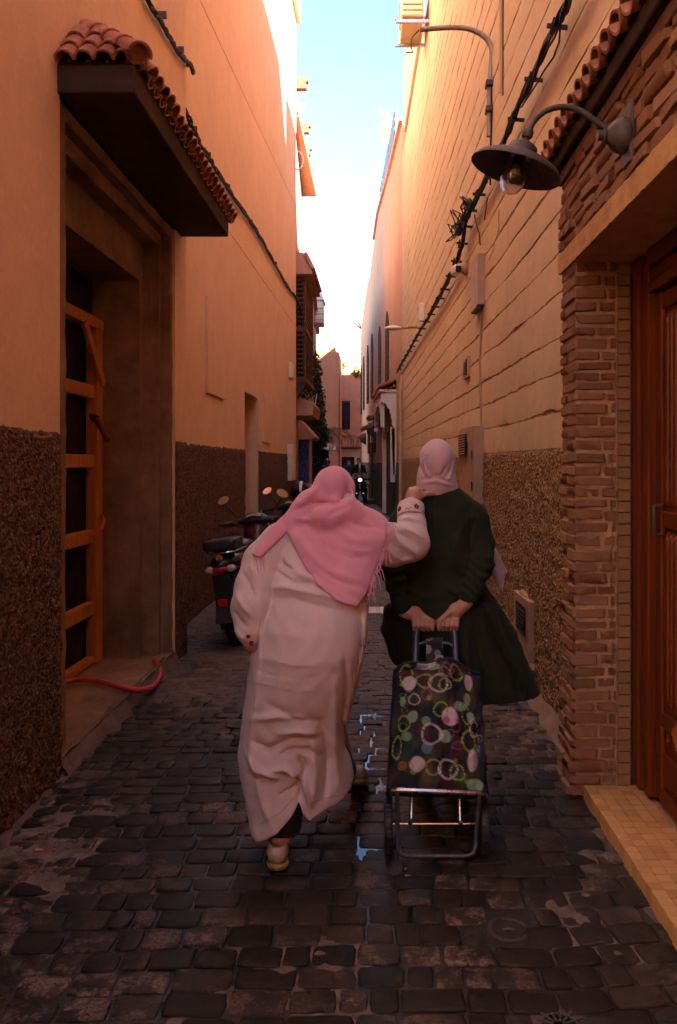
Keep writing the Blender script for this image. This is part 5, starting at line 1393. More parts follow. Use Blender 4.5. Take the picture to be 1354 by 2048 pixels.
# ------------------------------------------------------------------ woman in the pale djellaba
def woman_left():
    t = thing('person', 'person in pale pink long robe and pink fringed shawl leaning on the other', 'person')
    Yt = 3.12
    rows = rows_px([(985, 628, 705, 3.38, .06), (1015, 600, 725, 3.37, .085), (1040, 572, 745, 3.36, .11), (1070, 552, 758, 3.32, .145), (1110, 540, 758, 3.28, .165), (1150, 533, 748, 3.23, .18), (1200, 529, 738, 3.18, .195), (1250, 513, 736, 3.14, .205), (1300, 503, 732, 3.12, .21), (1350, 497, 722, 3.12, .205), (1400, 491, 709, 3.13, .20), (1450, 485, 698, 3.14, .20),
                    (1500, 480, 692, 3.15, .20), (1540, 486, 704, 3.16, .205), (1590, 498, 712, 3.16, .21), (1640, 507, 716, 3.16, .215), (1700, 514, 722, 3.16, .22)])
    torso = tower(rows, .38, .75)
    shL, elL, wrL = at(562, 1085, 3.28), at(512, 1175, 3.15), at(503, 1262, 3.06)
    shR, elR, wrR = at(735, 1078, 3.34), at(822, 1086, 3.36), at(822, 1018, 3.46)
    armL = chain([shL, at(528, 1125, 3.22), elL, at(503, 1215, 3.1), wrL], [.085, .085, .082, .078, .062], .02)
    armR = chain([shR, at(785, 1090, 3.34), elR, at(824, 1050, 3.42), wrR], [.088, .09, .078, .06, .052], .02)
    hem = [(510, 1668), (522, 1667), (560, 1643), (590, 1610), (602, 1585), (610, 1612), (622, 1624), (650, 1612), (690, 1604), (712, 1580), (730, 1560)]
    hx = np.array([at(a, b, 3.05).x for a, b in hem]); hz = np.array([at(a, b, 3.05).z for a, b in hem])
    # folds read off the robe
    fold = sk(3.0, [
        ([(540,1400),(590,1425),(640,1440),(655,1470)], .0160, .020), ([(500,1435),(560,1420),(600,1425),(645,1450)], .0128, -.014),
        ([(500,1475),(540,1490),(580,1470),(640,1475)], .0144, .018), ([(560,1455),(600,1452),(640,1462)], .0112, -.012),
        ([(490,1500),(520,1530),(560,1545),(610,1530)], .0128, -.016), ([(560,1500),(590,1490),(620,1495),(645,1520)], .0128, .020),
        ([(495,1545),(540,1555),(575,1540),(605,1545)], .0104, .016), ([(540,1530),(575,1525),(600,1540),(618,1580),(622,1610)], .0112, -.022),
        ([(600,1500),(610,1530),(603,1560),(600,1600)], .0096, .024), ([(640,1450),(650,1500),(652,1560),(648,1610)], .0128, .016), ([(672,1350),(672,1420),(670,1500),(678,1590)], .0144, -.010),
        ([(690,1300),(692,1380),(682,1460),(690,1540)], .0112, .014), ([(625,1470),(632,1540),(628,1610)], .0128, -.014), ([(560,1580),(585,1570),(605,1555)], .0096, .014),
        ([(500,1335),(540,1342),(600,1345),(690,1335)], .0032, .003), ([(505,1360),(560,1362),(640,1372)], .003, -.0025), ([(540,1308),(590,1320),(640,1318)], .0032, -.003),
        ([(530,1185),(560,1178),(620,1185),(700,1200)], .0128, -.012), ([(528,1205),(580,1200),(640,1212),(720,1230)], .0144, .012), ([(548,1085),(545,1120),(560,1140),(600,1150)], .0112, .018),
        ([(560,1130),(590,1150),(640,1165)], .0112, -.012), ([(540,1150),(580,1170),(620,1172)], .0080, .012), ([(505,1255),(512,1290),(505,1330)], .0080, .008), ([(515,1250),(520,1320),(512,1400),(500,1480)], .0080, -.005),
        ([(500,1460),(510,1520),(530,1600),(545,1640)], .0144, -.010), ([(720,1240),(722,1290),(712,1350)], .0080, .010), ([(730,1235),(728,1300)], .0064, -.010)])
    afold = sk(3.32, [
        ([(790,1060),(815,1075),(838,1095)], .012, .016), ([(800,1050),(826,1062),(842,1075)], .010, -.012), ([(780,1075),(800,1095),(815,1115)], .012, .012), ([(805,1085),(825,1100),(836,1112)], .008, -.009),
        ([(795,1030),(815,1022),(838,1028)], .008, .011), ([(795,1042),(815,1035),(840,1042)], .008, -.010), ([(770,1090),(800,1118),(830,1118)], .010, -.008), ([(500,1130),(518,1150),(532,1185)], .010, .014), ([(492,1165),(508,1185),(526,1205)], .010, -.012), ([(490,1195),(506,1215),(522,1225)], .009, .013), ([(492,1225),(505,1240),(515,1245)], .009, -.010), ([(495,1245),(503,1262)], .007, .010), ([(515,1115),(528,1135)], .009, -.010)])
    wrk = planar(lambda x, z: .0022*np.sin(x*41+4*np.sin(z*13))*np.sin(z*37+3*np.sin(x*17)))
    crease = sk(3.1, [([(552,1085),(538,1130),(533,1180),(518,1225),(508,1262)], .011, .030)])
    def base(x, y, z):
        d = torso(x, y, z)
        return d
    def robe(x, y, z):
        d = base(x, y, z)+(fold(x, z)*1.7+wrk(x, z))*np.clip((1.2-z)*8, 0.25, 1)+crease(x, z)*np.clip((3.25-y)*8, 0, 1)
        d = smin(d, armL(x, y, z)+afold(x, z)*1.3, .008)
        d = smin(d, armR(x, y, z)+afold(x, z)*1.4, .02)
        d = smax(d, np.interp(x, hx, hz)-z, .006)
        return d
    rb_ = sdf_obj('robe', robe, (-.64, 2.78, .03), (.36, 3.66, 1.46), .0072, DJ, t, 1)
    thread = cloth('thread', (.50,.36,.32), (.56,.41,.37))
    seam(rb_, [(520,1648),(560,1626),(590,1594)], .0016, thread); seam(rb_, [(622,1606),(650,1596),(690,1587)], .0016, thread)
    seam(rb_, [(521,1240),(512,1300),(506,1380),(500,1450),(496,1510)], .0018, thread); seam(rb_, [(722,1240),(716,1300),(704,1380),(690,1450),(686,1500)], .0018, thread)
    for k in range(7):
        seam(rb_, [(510-1.2*k,1285+16*k),(510.5-1.2*k,1292+16*k)], .0045, thread, 'button', .0, 2)
    # cuffs: embroidered bands
    cR = chain([tuple(wrR+(elR-wrR)*.45), tuple(wrR+(wrR-elR)*.06)], [.060, .0585], 0)
    def cuff(x, y, z):
        d = cR(x, y, z); ax = (wrR-elR).normalized(); h = (x-wrR.x)*ax.x+(y-wrR.y)*ax.y+(z-wrR.z)*ax.z
        return np.maximum(np.abs(d+.004)-.005, np.maximum(h-.018, -h-.048))
    cf = sdf_obj('cuff', cuff, tuple(wrR-Vector((.1,.1,.1))), tuple(wrR+Vector((.1,.1,.1))), .005, DJ, t, 1)
    mot = simple('embroidery', (.15,.018,.025), .8, .3, 30, .2, 200)
    ax = (wrR-elR).normalized(); u = Vector((0,-1,0)); u = (u-ax*u.dot(ax)).normalized(); s = ax.cross(u)
    for k, a in enumerate((-1.0, -.3, .35, 1.0)):
        c = wrR-ax*(.022+.012*(k % 2))+(u*math.cos(a)+s*math.sin(a))*.060; nrm = (u*math.cos(a)+s*math.sin(a)); m = MB()
        e1 = ax; e2 = nrm.cross(e1)
        if k in (0, 2):
            for j in range(5):
                b = j*1.257; m.ball(c+(e1*math.cos(b)+e2*math.sin(b))*.0075, .0052, 6, 4)
        else:
            for j in range(4): m.beam(c+e2*(-.016+.008*j)+nrm*.0, c+e2*(-.012+.008*j)+e1*.004*(-1)**j, .003, .003)
        m.build('stitched_flower', mot, cf)
    for px, py in ((497, 1272), (503, 1286)):
        c = at(px, py, 3.005); m = MB().lathe([(.009,0),(.009,.006),(.004,.008),(0,.008)], c, (0,-1,.1), 10); m.build('cuff_button', mot, cf)
    # head, hands, legs: one body
    hc = at(664, 985, 3.40)+Vector((.010, .01, -.008))
    legs = [chain([at(600,1300,3.12), (-.33, 3.05, .5), (-.355, 3.02, .10)], [.10, .075, .05], .03), chain([at(630,1300,3.15), (-.20, 3.24, .5), (-.125, 3.50, .14)], [.09, .06, .045], .03)]
    body = union([head_sdf(hc), chain([hc-Vector((0,.03,.12)), at(655,1100,3.3), at(625,1260,3.15)], [.06, .12, .14], .03), chain([shL, elL, wrL], [.05,.042,.032], .02), chain([shR, elR, wrR], [.05,.042,.032], .02)]+legs, .02)
    bo = sdf_obj('body', body, (-.62, 2.9, .06), (.3, 3.75, 1.6), .012, SKIN, t, 1)
    kn = at(833, 980, 3.52)             # hand gripping the shoulder
    w0 = wrR+(wrR-elR)*.10
    hp = [chain([tuple(wrR-(wrR-elR)*.3), tuple(w0), tuple(w0.lerp(kn, .55))], [.032, .031, .034], .01), ell(tuple(w0.lerp(kn, .65)), (.043, .034, .036), .5)]
    fg = []
    for i in range(4):
        p = kn+Vector((-.034+.0195*i+.004, .006*i, .008-.005*abs(i-1.3))); fg.append(finger(p, [(.25,.75,.05),(.25,.65,-.45),(.1,.3,-.9)], [.034,.028,.022], .0102, .008))
    fg.append(finger(w0.lerp(kn, .55)+Vector((.030,-.008,.002)), [(.85,.2,.38),(.85,.35,-.05)], [.032,.03], .0118, .0095))
    hR = sdf_obj('hand', hand_sdf(hp, fg), tuple(wrR+Vector((-.12,-.12,-.1))), tuple(kn+Vector((.13,.16,.1))), .0035, SKIN, None, 1)
    wl = wrL+Vector((0,-.005,-.035)); hp = [cap(tuple(wrL), tuple(wl), .028, .026), ell(tuple(wl+Vector((.0,.012,-.022))), (.032,.034,.026))]
    for i in range(4): hp.append(finger(wl+Vector((-.022+.015*i,.03,-.035)), [(.1,1,-.3),(.2,.7,-.7),(.3,.1,-1)], [.034,.026,.02], .0095, .008))
    hp.append(finger(wl+Vector((.028,.01,-.02)), [(.4,.8,-.2),(.2,1,-.2)], [.03,.026], .011, .009))
    hL = sdf_obj('hand', union(hp, .008), tuple(wl-Vector((.09,.09,.2))), tuple(wl+Vector((.09,.1,.06))), .0045, SKIN, None, 1)
    merge_into(bo, [hR, hL])
    # shawl: wraps the head, spreads over the shoulders, hangs to a point
    pol = [at(px, py, 3.16) for px, py in ((540,1078),(552,1046),(585,1015),(606,1000),(630,1035),(712,1030),(745,1028),(775,1046),(772,1090),(752,1140),(735,1180),(716,1204),(680,1190),(640,1160),(605,1120),(578,1080),(560,1052))]
    ps = poly_sdf([(p.x, p.z) for p in pol])
    pol2 = poly_sdf([(p.x, p.z) for p in [at(px, py, 3.2) for px, py in ((506,1106),(522,1078),(545,1050),(575,1025),(585,1045),(565,1075),(540,1098),(528,1112))]])
    hh = [ell(tuple(hc+Vector((-.005,-.012,.008))), (.093,.108,.116), -.12), chain([hc+Vector((-.035,-.05,-.06)), at(622,1010,3.33), at(580,1050,3.27)], [.065,.058,.045], .04), chain([hc+Vector((.02,-.045,-.09)), at(690,1025,3.30), at(742,1050,3.33)], [.06,.062,.06], .04), chain([hc+Vector((0,-.06,-.08)), at(655,1040,3.24)], [.07,.07], .03)]
    hood = union(hh, .035)
    sfold = sk(3.2, [
        ([(690,960),(692,990),(675,1010),(620,1008),(575,1030)], .013, .016), ([(640,945),(628,980),(600,1005),(570,1020)], .014, -.009), ([(700,985),(690,1015),(660,1030),(652,1060)], .010, .016), ([(706,960),(703,1000),(680,1020)], .008, -.008),
        ([(580,1035),(610,1042),(650,1035)], .010, -.011), ([(560,1050),(600,1055),(640,1050),(652,1080)], .012, .011), ([(652,1030),(642,1060),(648,1090)], .010, -.012),
        ([(555,1062),(575,1100),(610,1140),(650,1172),(700,1196)], .012, -.012), ([(572,1062),(595,1100),(630,1136),(680,1165)], .012, .010), ([(600,1070),(625,1105),(670,1135),(720,1150)], .014, -.009), ([(630,1065),(660,1095),(700,1110),(745,1115)], .016, .008),
        ([(660,1050),(700,1075),(750,1085)], .014, -.008), ([(640,1128),(690,1155),(722,1165)], .010, .008), ([(690,1045),(730,1055),(768,1060)], .010, .007), ([(670,1085),(720,1100),(755,1100)], .008, -.006)])
    def shawl(x, y, z):
        tb = smin(base(x, y, z), np.minimum(armR(x, y, z), armL(x, y, z)+.02), .05)
        tb = tb+np.clip(sfold(x, z)*1.3+.0015*np.sin(x*90+z*40+4*np.sin(z*25)), -.022, .016)*.85
        sheet = smax(tb-.024, ps(x, z), .008)
        sheet = np.maximum(sheet, y-3.42)
        s2 = smax(np.minimum(base(x, y, z), armL(x, y, z))-.014, pol2(x, z), .006)
        ho = hood(x, y, z)
        ho = np.maximum(ho, -(ell(tuple(hc+Vector((0,.115,-.012))), (.066,.075,.092))(x, y, z)))
        d = smin(ho, sheet, .028); d = np.minimum(d, s2)
        return d+np.clip(sfold(x, z)*1.35, -.022, .022)*np.clip((z-1.27)*12, 0, 1)*.9
    sh = sdf_obj('shawl', shawl, (-.58, 2.92, .85), (.14, 3.66, 1.58), .0075, PINK, t, 1)
    q = random.Random(17); m = MB()
    edge = [at(px, py, 3.10) for px, py in ((774,1050),(773,1088),(755,1138),(737,1180),(717,1203))]
    for k in range(46):
        s_ = k/45*4; i = min(3, int(s_)); p = edge[i].lerp(edge[i+1], s_-i)+Vector((-.006, q.uniform(.0, .02), 0))
        L = q.uniform(.04, .085)+(.05 if k > 36 else 0); dx = q.uniform(-.02, .03)
        m.tube([p, p+Vector((dx*.4+.006, -.01, -L*.4)), p+Vector((dx, q.uniform(-.02, .01), -L))], [.0022, .002, .0014], 4)
    for k in range(12):
        p = at(770+q.uniform(-2, 6), 1050+k*2, 3.2); m.tube([p, p+Vector((.02,-.02,.012)), p+Vector((q.uniform(.03,.06),-.03,-.02-q.uniform(0, .04)))], .0018, 4)
    tag(m.build('fringe', PINK, sh), kind='stuff')
    for k in range(9):
        x0 = 508+2.6*k; dx = q.uniform(-4, 10); ln = q.uniform(22, 46)
        o = seam(rb_, [(x0, 1106), (x0+dx*.5, 1106+ln*.5), (x0+dx, 1106+ln)], .0014, PINK, 'fringe_strand', .002)
        if o: o.parent = sh
    # trousers and shoes
    sdf_obj('trousers', union([chain([at(585,1450,3.12), (-.325, 3.10, .36), (-.352, 3.03, .13)], [.07,.07,.07], .02), chain([at(635,1450,3.2), (-.20, 3.28, .36), (-.135, 3.48, .17)], [.07,.07,.055], .02)], .01), (-.55, 2.85, .1), (.1, 3.7, .75), .012, TROUS, t, 1)
    g = NG('shoe_leather'); shoe = g.done((.48,.33,.24), .45, g.bump(g.noise(60, 3), .1, .002)); sole = simple('gold_sole', (.30,.20,.055), .45, .3, 14, .2, 60)
    def shoe_at(c, pitch, yaw):
        M4 = Matrix.Translation(c) @ Matrix.Rotation(yaw, 4, 'Z') @ Matrix.Rotation(pitch, 4, 'X'); inv = np.array(M4.inverted())
        def loc(f):
            def g_(x, y, z):
                return f(inv[0,0]*x+inv[0,1]*y+inv[0,2]*z+inv[0,3], inv[1,0]*x+inv[1,1]*y+inv[1,2]*z+inv[1,3], inv[2,0]*x+inv[2,1]*y+inv[2,2]*z+inv[2,3])
            return g_
        up = union([ell((0, .0, .045), (.040,.052,.045)), chain([(0,.03,.04),(0,.12,.034),(0,.19,.028)], [.036,.040,.032], .02)], .02)
        def upper(x, y, z): return np.maximum(np.maximum(up(x, y, z), .014-z), -ell((0,.01,.085), (.027,.045,.05))(x, y, z))
        so = union([ell((0, .0, .008), (.043,.055,.03)), chain([(0,.03,.008),(0,.12,.006),(0,.20,.006)], [.03,.043,.034], .02)], .02)
        def sol(x, y, z): return np.maximum(so(x, y, z), np.abs(z-.004)-.012)
        c = Vector(c); lo, hi = tuple(c-Vector((.26,.26,.1))), tuple(c+Vector((.26,.26,.2)))
        o = sdf_obj('shoe', loc(upper), lo, hi, .007, shoe, t, 1); sdf_obj('sole', loc(sol), lo, hi, .007, sole, o, 1)
    shoe_at((-.365, 2.965, .012), -.10, .12); shoe_at((-.085, 3.56, .075), -.42, -.1)
woman_left()

# ------------------------------------------------------------------ woman in the dark green coat
BAR = at(871, 1247, 3.44)             # middle of the trolley's hand grip
def woman_right():
    t = thing('person', 'person in dark green coat and mauve headscarf pulling a trolley behind', 'person')
    Yb = 3.62
    rows = rows_px([(958, 852, 905, 3.62, .06), (975, 832, 918, 3.62, .08), (988, 820, 934, 3.62, .09), (1003, 806, 953, 3.62, .105), (1030, 794, 972, 3.62, .125), (1070, 797, 970, 3.62, .14), (1110, 805, 960, 3.61, .14), (1150, 805, 962, 3.61, .14),
                    (1185, 790, 980, 3.61, .155), (1215, 768, 1004, 3.62, .18), (1260, 762, 1030, 3.64, .21), (1310, 778, 1050, 3.66, .23), (1350, 795, 1066, 3.67, .24), (1430, 820, 1094, 3.68, .25)])
    torso = tower(rows)
    shL, elL, wrL = at(815, 1038, 3.64), at(782, 1135, 3.54), at(810, 1224, 3.455)
    shR, elR, wrR = at(945, 1042, 3.64), at(962, 1128, 3.52), at(934, 1205, 3.445)
    seL, seR = wrL.lerp(elL, .10), wrR.lerp(elR, .14)
    aL = chain([shL, at(786,1080,3.60), elL, seL], [.064, .060, .055, .041], .02); aR = chain([shR, at(962,1085,3.59), elR, seR], [.066, .060, .056, .042], .02)
    hem = [(800, 1345), (840, 1390), (880, 1405), (930, 1410), (1000, 1405), (1040, 1396), (1088, 1386)]
    hy = [3.5, 3.47, 3.46, 3.46, 3.48, 3.56, 3.66]
    hx = np.array([at(a, b, c).x for (a, b), c in zip(hem, hy)]); hz = np.array([at(a, b, c).z for (a, b), c in zip(hem, hy)])
    fold = sk(3.55, [
        ([(960,1200),(985,1270),(1020,1340),(1040,1395)], .018, .022), ([(970,1200),(1000,1270),(1028,1330),(1050,1385)], .016, -.012), ([(940,1230),(955,1300),(970,1360),(980,1405)], .022, .018), ([(925,1250),(930,1320),(935,1405)], .02, -.014), ([(990,1215),(1018,1290),(1040,1350)], .012, .007),
        ([(790,1180),(782,1240),(800,1320),(830,1380)], .016, .014), ([(840,1270),(850,1340),(870,1400)], .02, .014), ([(868,1000),(868,1060),(866,1130)], .006, .004), ([(900,1130),(930,1165),(945,1160)], .012, .010), ([(880,1160),(910,1180),(940,1178)], .012, -.010), ([(850,1185),(890,1200),(930,1195)], .012, .010),
        ([(820,1050),(840,1100),(835,1150)], .014, .010), ([(925,1050),(905,1090),(910,1130)], .016, -.007), ([(945,1040),(935,1090),(948,1140)], .010, .014), ([(815,1170),(845,1190),(880,1190)], .012, -.010)])
    wrk = planar(lambda x, z: .003*np.sin(x*31+3*np.sin(z*17))*np.sin(z*29+3*np.sin(x*23)))
    def wr(x, y, z): return .0055*np.sin((z*1.0+.35*x)*150+3*np.sin(x*30))*np.clip((1.16-z)*9, 0, 1)*np.clip((z-.84)*8, 0, 1)
    def coat(x, y, z):
        d = torso(x, y, z)+fold(x, z)*1.5+wrk(x, z)
        a = np.minimum(aL(x, y, z), aR(x, y, z))+wr(x, y, z)
        d = smin(d, a, .012+.04*np.clip((z-1.14)*8, 0, 1))
        return smax(d, np.interp(x, hx, hz)-z, .006)
    co = sdf_obj('coat', coat, (-.06, 3.28, .38), (.84, 3.98, 1.46), .0085, GREEN, t, 1)
    gth = cloth('green_thread', (.012,.016,.008), (.016,.02,.011))
    seam(co, [(869,985),(868,1060),(866,1130),(866,1190)], .0016, gth); seam(co, [(1060,1378),(1000,1396),(940,1401)], .0018, gth); seam(co, [(945,1020),(940,1060),(944,1100)], .0018, gth)
    # collar seam
    hc = at(874, 925, 3.62)+Vector((.0, .01, -.018))
    legs = [chain([(.22, 3.62, .8), (.235, 3.66, .45), (.22, 3.60, .09)], [.09,.065,.045], .03), chain([(.36, 3.62, .8), (.36, 3.70, .45), (.36, 3.78, .09)], [.09,.065,.045], .03)]
    body = union([head_sdf(hc), chain([hc-Vector((0,.02,.12)), (.285, 3.63, 1.15), (.285, 3.63, .85)], [.055,.10,.11], .03), chain([shL, elL, wrL.lerp(elL, .2)], [.036,.03,.022], .02), chain([shR, elR, wrR.lerp(elR, .2)], [.036,.03,.022], .02)]+legs, .02)
    bo = sdf_obj('body', body, (-.02, 3.3, .04), (.62, 3.95, 1.72), .012, SKIN, t, 1)
    hands = []
    for sg, w0, bx in ((-1, wrL, BAR.x-.068), (1, wrR, BAR.x+.066)):
        kn = Vector((bx, BAR.y+.012, BAR.z+.034)); w1 = w0.lerp(kn, .25)
        hp = [chain([tuple(w0.lerp(kn, -.15)), tuple(w0.lerp(kn, .2)), tuple(w0.lerp(kn, .6))], [.024, .027, .031], .01), ell(tuple(w0.lerp(kn, .68)), (.034, .030, .034), -.6*sg)]
        fg = []
        for i in range(4):
            p = kn+Vector((sg*(.030-.0198*i), -.004, .0)); c = Vector((p.x, BAR.y, BAR.z)); r_ = .0255; pts = []
            for a in (75, 130, 190, 245, 290):
                pts.append((c.x-sg*.004*(a-75)/100, c.y+math.cos(R(a))*r_, c.z+math.sin(R(a))*r_))
            fg.append(chain([tuple(w0.lerp(kn, .72)+Vector((sg*(.022-.016*i), -.008, .003)))]+pts, [.0125, .0108, .0102, .0098, .0092, .008], .003))
        th0 = w0.lerp(kn, .55)+Vector((-sg*.030, -.012, -.002)); fg.append(chain([tuple(th0), (bx-sg*.052, BAR.y-.024, BAR.z+.014), (bx-sg*.054, BAR.y-.030, BAR.z-.018)], [.0135, .0112, .009], .004))
        lo = Vector((min(w0.x, kn.x)-.09, 3.33, BAR.z-.08)); hi = Vector((max(w0.x, kn.x)+.09, 3.56, w0.z+.09))
        hands.append(sdf_obj('hand', hand_sdf(hp, fg), tuple(lo), tuple(hi), .0034, SKIN, None, 1))
    merge_into(bo, hands)
    # headscarf
    hh = union([ell(tuple(hc+Vector((0,-.008,.012))), (.086,.105,.116)), chain([hc+Vector((-.02,-.02,-.07)), hc+Vector((-.02,-.03,-.108))], [.075,.074], .03), chain([hc+Vector((.02,-.03,-.08)), hc+Vector((.03,-.02,-.110))], [.07,.070], .03)], .03)
    sf = sk(3.55, [([(845,905),(842,930),(850,958)], .008, .009), ([(862,902),(852,930),(858,950)], .006, .007), ([(852,898),(846,925),(852,950)], .006, -.006), ([(905,905),(902,935),(892,955)], .008, .007), ([(898,925),(880,950),(858,952)], .008, .008), ([(908,930),(900,955),(890,962)], .006, -.006), ([(838,960),(870,955),(905,966)], .005, .007), ([(840,966),(872,962),(908,973)], .006, -.009), ([(850,940),(860,955)], .006, -.006), ([(885,938),(872,952)], .006, -.006)])
    def scarf(x, y, z):
        d = hh(x, y, z); d = np.maximum(d, -(ell(tuple(hc+Vector((0,.115,-.012))), (.062,.072,.088))(x, y, z)))
        return d+sf(x, z)
    sc_ = sdf_obj('headscarf', scarf, tuple(hc-Vector((.15,.17,.24))), tuple(hc+Vector((.15,.16,.17))), .006, MAUVE, t, 1)
    tl = chain([at(985,1095,3.80), at(1000,1135,3.78), at(1004,1175,3.76)], [.02,.035,.012], .02)
    pl = poly_sdf([(p.x, p.z) for p in [at(px, py, 3.78) for px, py in ((970,1085),(992,1098),(1018,1146),(1010,1158),(1003,1182),(990,1170),(975,1120))]])
    sdf_obj('scarf_tail', lambda x, y, z: np.maximum(np.abs(y-3.78-.03*np.sin(x*60+z*14))-.008, pl(x, z)), (.48, 3.68, .86), (.70, 3.88, 1.18), .006, MAUVE, t, 1)
    sdf_obj('trousers', union([chain([(.23, 3.63, .6), (.235, 3.66, .42), (.22, 3.60, .12)], [.10,.08,.07], .02), chain([(.36, 3.63, .6), (.36, 3.70, .42), (.36, 3.78, .12)], [.10,.08,.07], .02)], .01), (.1, 3.45, .07), (.5, 3.95, .75), .012, TROUS, t, 1)
    bs = simple('black_shoe', (.02,.018,.018), .5, .2)
    for c in ((.22, 3.60), (.36, 3.78)):
        f = union([ell((c[0], c[1], .05), (.042,.055,.05)), chain([(c[0], c[1]+.03, .042), (c[0], c[1]+.18, .03)], [.038,.034], .02)], .02)
        sdf_obj('shoe', lambda x, y, z: np.maximum(f(x, y, z), .002-z), (c[0]-.08, c[1]-.09, -.01), (c[0]+.08, c[1]+.25, .13), .008, bs, t, 1)
woman_right()

# ------------------------------------------------------------------ shopping trolley
def trolley():
    t = thing('shopping_trolley', 'wheeled shopping trolley with dark bag printed with lime and white rings', 'trolley')
    # local frame: u across, v up along the leaning frame, w out towards the viewer
    B0 = Vector((.237, 3.06, .16)); top = Vector((BAR.x, BAR.y, BAR.z)); v = (top-B0); H = v.length; v = v.normalized()
    u = Vector((1, 0, 0)); u = (u-v*u.dot(v)).normalized(); w_ = u.cross(v)
    if w_.y > 0: w_ = -w_
    def L(a, b, c): return B0+u*a+v*b+w_*c
    S_ = MAT['steel']; D_ = MAT['darksteel']; hw = .078
    for sg in (-1, 1):
        MB().tube([L(sg*.095, -.02, -.02), L(sg*.09, .35, -.02), L(sg*.085, H-.20, 0)], .0085, 10).build('tube', S_, t, True)
    hp = [L(-.085, H-.20, 0), L(-.084, H-.06, 0), L(-.078, H-.02, 0), L(-.060, H-.002, 0), L(-.03, H, 0), L(.03, H, 0), L(.060, H-.002, 0), L(.078, H-.02, 0), L(.084, H-.06, 0), L(.085, H-.20, 0)]
    MB().tube(hp, .0135, 12).build('handle', MAT['darksteel'], t, True)
    MB().tube([L(-.083, H-.10, 0), L(-.05, H-.085, 0), L(.05, H-.085, 0), L(.083, H-.10, 0)], .007, 8).build('crossbar', D_, t, True)
    # bag with its print painted by position
    bw0, bw1, bh, dp = .187, .171, .495, .20
    nu, nv = 150, 230
    rs = np.random.RandomState(5)
    bag = MB(); cols = []
    # px layout of the print over the visible face (x 0..1, y 0 top..1 bottom)
    lime, wht, pale, blue, mag = (.30,.40,.035), (.55,.42,.44), (.22,.33,.22), (.10,.17,.28), (.38,.03,.12)
    rings = [(.13,.10,.085,.09,lime),(.34,.17,.095,.06,lime),(.50,.19,.11,.075,wht),(.57,.20,.075,.05,lime),(.23,.32,.065,.045,wht),(.37,.28,.06,.05,mag),(.52,.40,.085,.06,lime),(.42,.585,.115,.08,wht),(.13,.50,.07,.065,lime),(.82,.62,.075,.085,lime),(.45,.82,.085,.06,lime),(.60,.83,.105,.075,wht),(.70,.85,.085,.06,lime),(.88,.52,.05,.08,wht),(.80,.42,.045,.08,lime),(.16,.28,.03,.025,lime),(.68,.52,.05,.05,mag),(.06,.68,.05,.09,lime),(.70,.10,.08,.07,lime),(.60,.09,.07,.06,mag),(.70,.66,.07,.03,mag),(.92,.62,.03,.07,wht)]
    discs = [(.17,.19,.085,.065,wht),(.45,.06,.07,.03,pale),(.62,.45,.10,.075,wht),(.56,.60,.075,.05,pale),(.38,.685,.065,.045,blue),(.28,.80,.085,.06,wht),(.84,.16,.05,.08,wht),(.86,.76,.06,.085,wht),(.88,.93,.09,.05,pale),(.22,.45,.06,.05,pale),(.72,.36,.06,.04,pale),(.82,.30,.04,.05,pale),(.10,.33,.035,.045,pale),(.86,.44,.05,.05,pale),(.92,.68,.03,.05,blue),(.36,.02,.12,.05,wht),(.58,.48,.04,.03,mag),(.3,.04,.1,.02,blue)]
    for _ in range(26):
        x, y, r_ = rs.uniform(.04, .96), rs.uniform(.02, .98), rs.uniform(.025, .06); k = [lime, wht, pale, lime, (.30,.12,.03), (.05,.10,.03)][rs.randint(6)]
        (rings if rs.rand() < .5 else discs).insert(0, (x, y, r_, r_*.68, tuple(c*.7 for c in k)))
    def print_col(x, y):
        n1 = mnoise.noise(Vector((x*4, y*5, 1))); n2 = mnoise.noise(Vector((x*4+9, y*5, 4))); n3 = mnoise.noise(Vector((x*3, y*4, 9)))
        c = np.array((.008, .007, .016))
        c = c+max(0, n1)*np.array((.075, .065, .008))+max(0, n2)*np.array((.10, .02, .008))+max(0, n3)*np.array((.012, .04, .02))
        for cx, cy, rx, ry, k in discs:
            d = math.hypot((x-cx)/rx, (y-cy)/ry)+.12*mnoise.noise(Vector((x*18, y*18, cx*9)))
            a = min(1, max(0, (1.0-d)*7))*.82; c = c*(1-a)+np.array(k)*a
        for cx, cy, rx, ry, k in rings:
            an = math.atan2((y-cy)/ry, (x-cx)/rx); d = math.hypot((x-cx)/rx, (y-cy)/ry)+.05*math.sin(3*an+cx*40)+.05*mnoise.noise(Vector((x*25, y*25, cy*9)))
            for r_ in (.96, .84):
                a = min(1, max(0, 1-(abs(d-r_)-.015)*22))*.85; c = c*(1-a)+np.array(k)*a
        return c
    # wrap: left side, front, right side -> one folded sheet
    def pos(s, y):                        # s -1..1 across front, beyond = sides
        hwid = bw1+(bw0-bw1)*y; b = .058+bh*(1-y)
        prof = 1-.10*math.sin(math.pi*y)*0
        a = s
        if abs(a) <= 1:
            out = dp*(.55+.45*math.cos(a*1.25))*(.62+.38*math.sin(math.pi*min(1, y*.62+.28)))
            x = a*hwid
        else:
            e = min(1, abs(a)-1); x = math.copysign(hwid*(1-.03*e)+.012*math.sin(e*3), a); out = dp*(.55+.45*math.cos(1.25))*(1-e)*(.62+.38*math.sin(math.pi*min(1, y*.62+.28)))
        wob = .016*mnoise.noise(Vector((s*2.2, y*4.5, 3)))+.011*mnoise.noise(Vector((s*5, y*9, 7)))+.005*mnoise.noise(Vector((s*12+y*5, y*16, 7)))+.018*math.exp(-((y-.10-.05*s)/.04)**2)*math.sin(s*3+.5)+.012*math.exp(-((y-.06)/.05)**2)*math.sin(s*5+1)
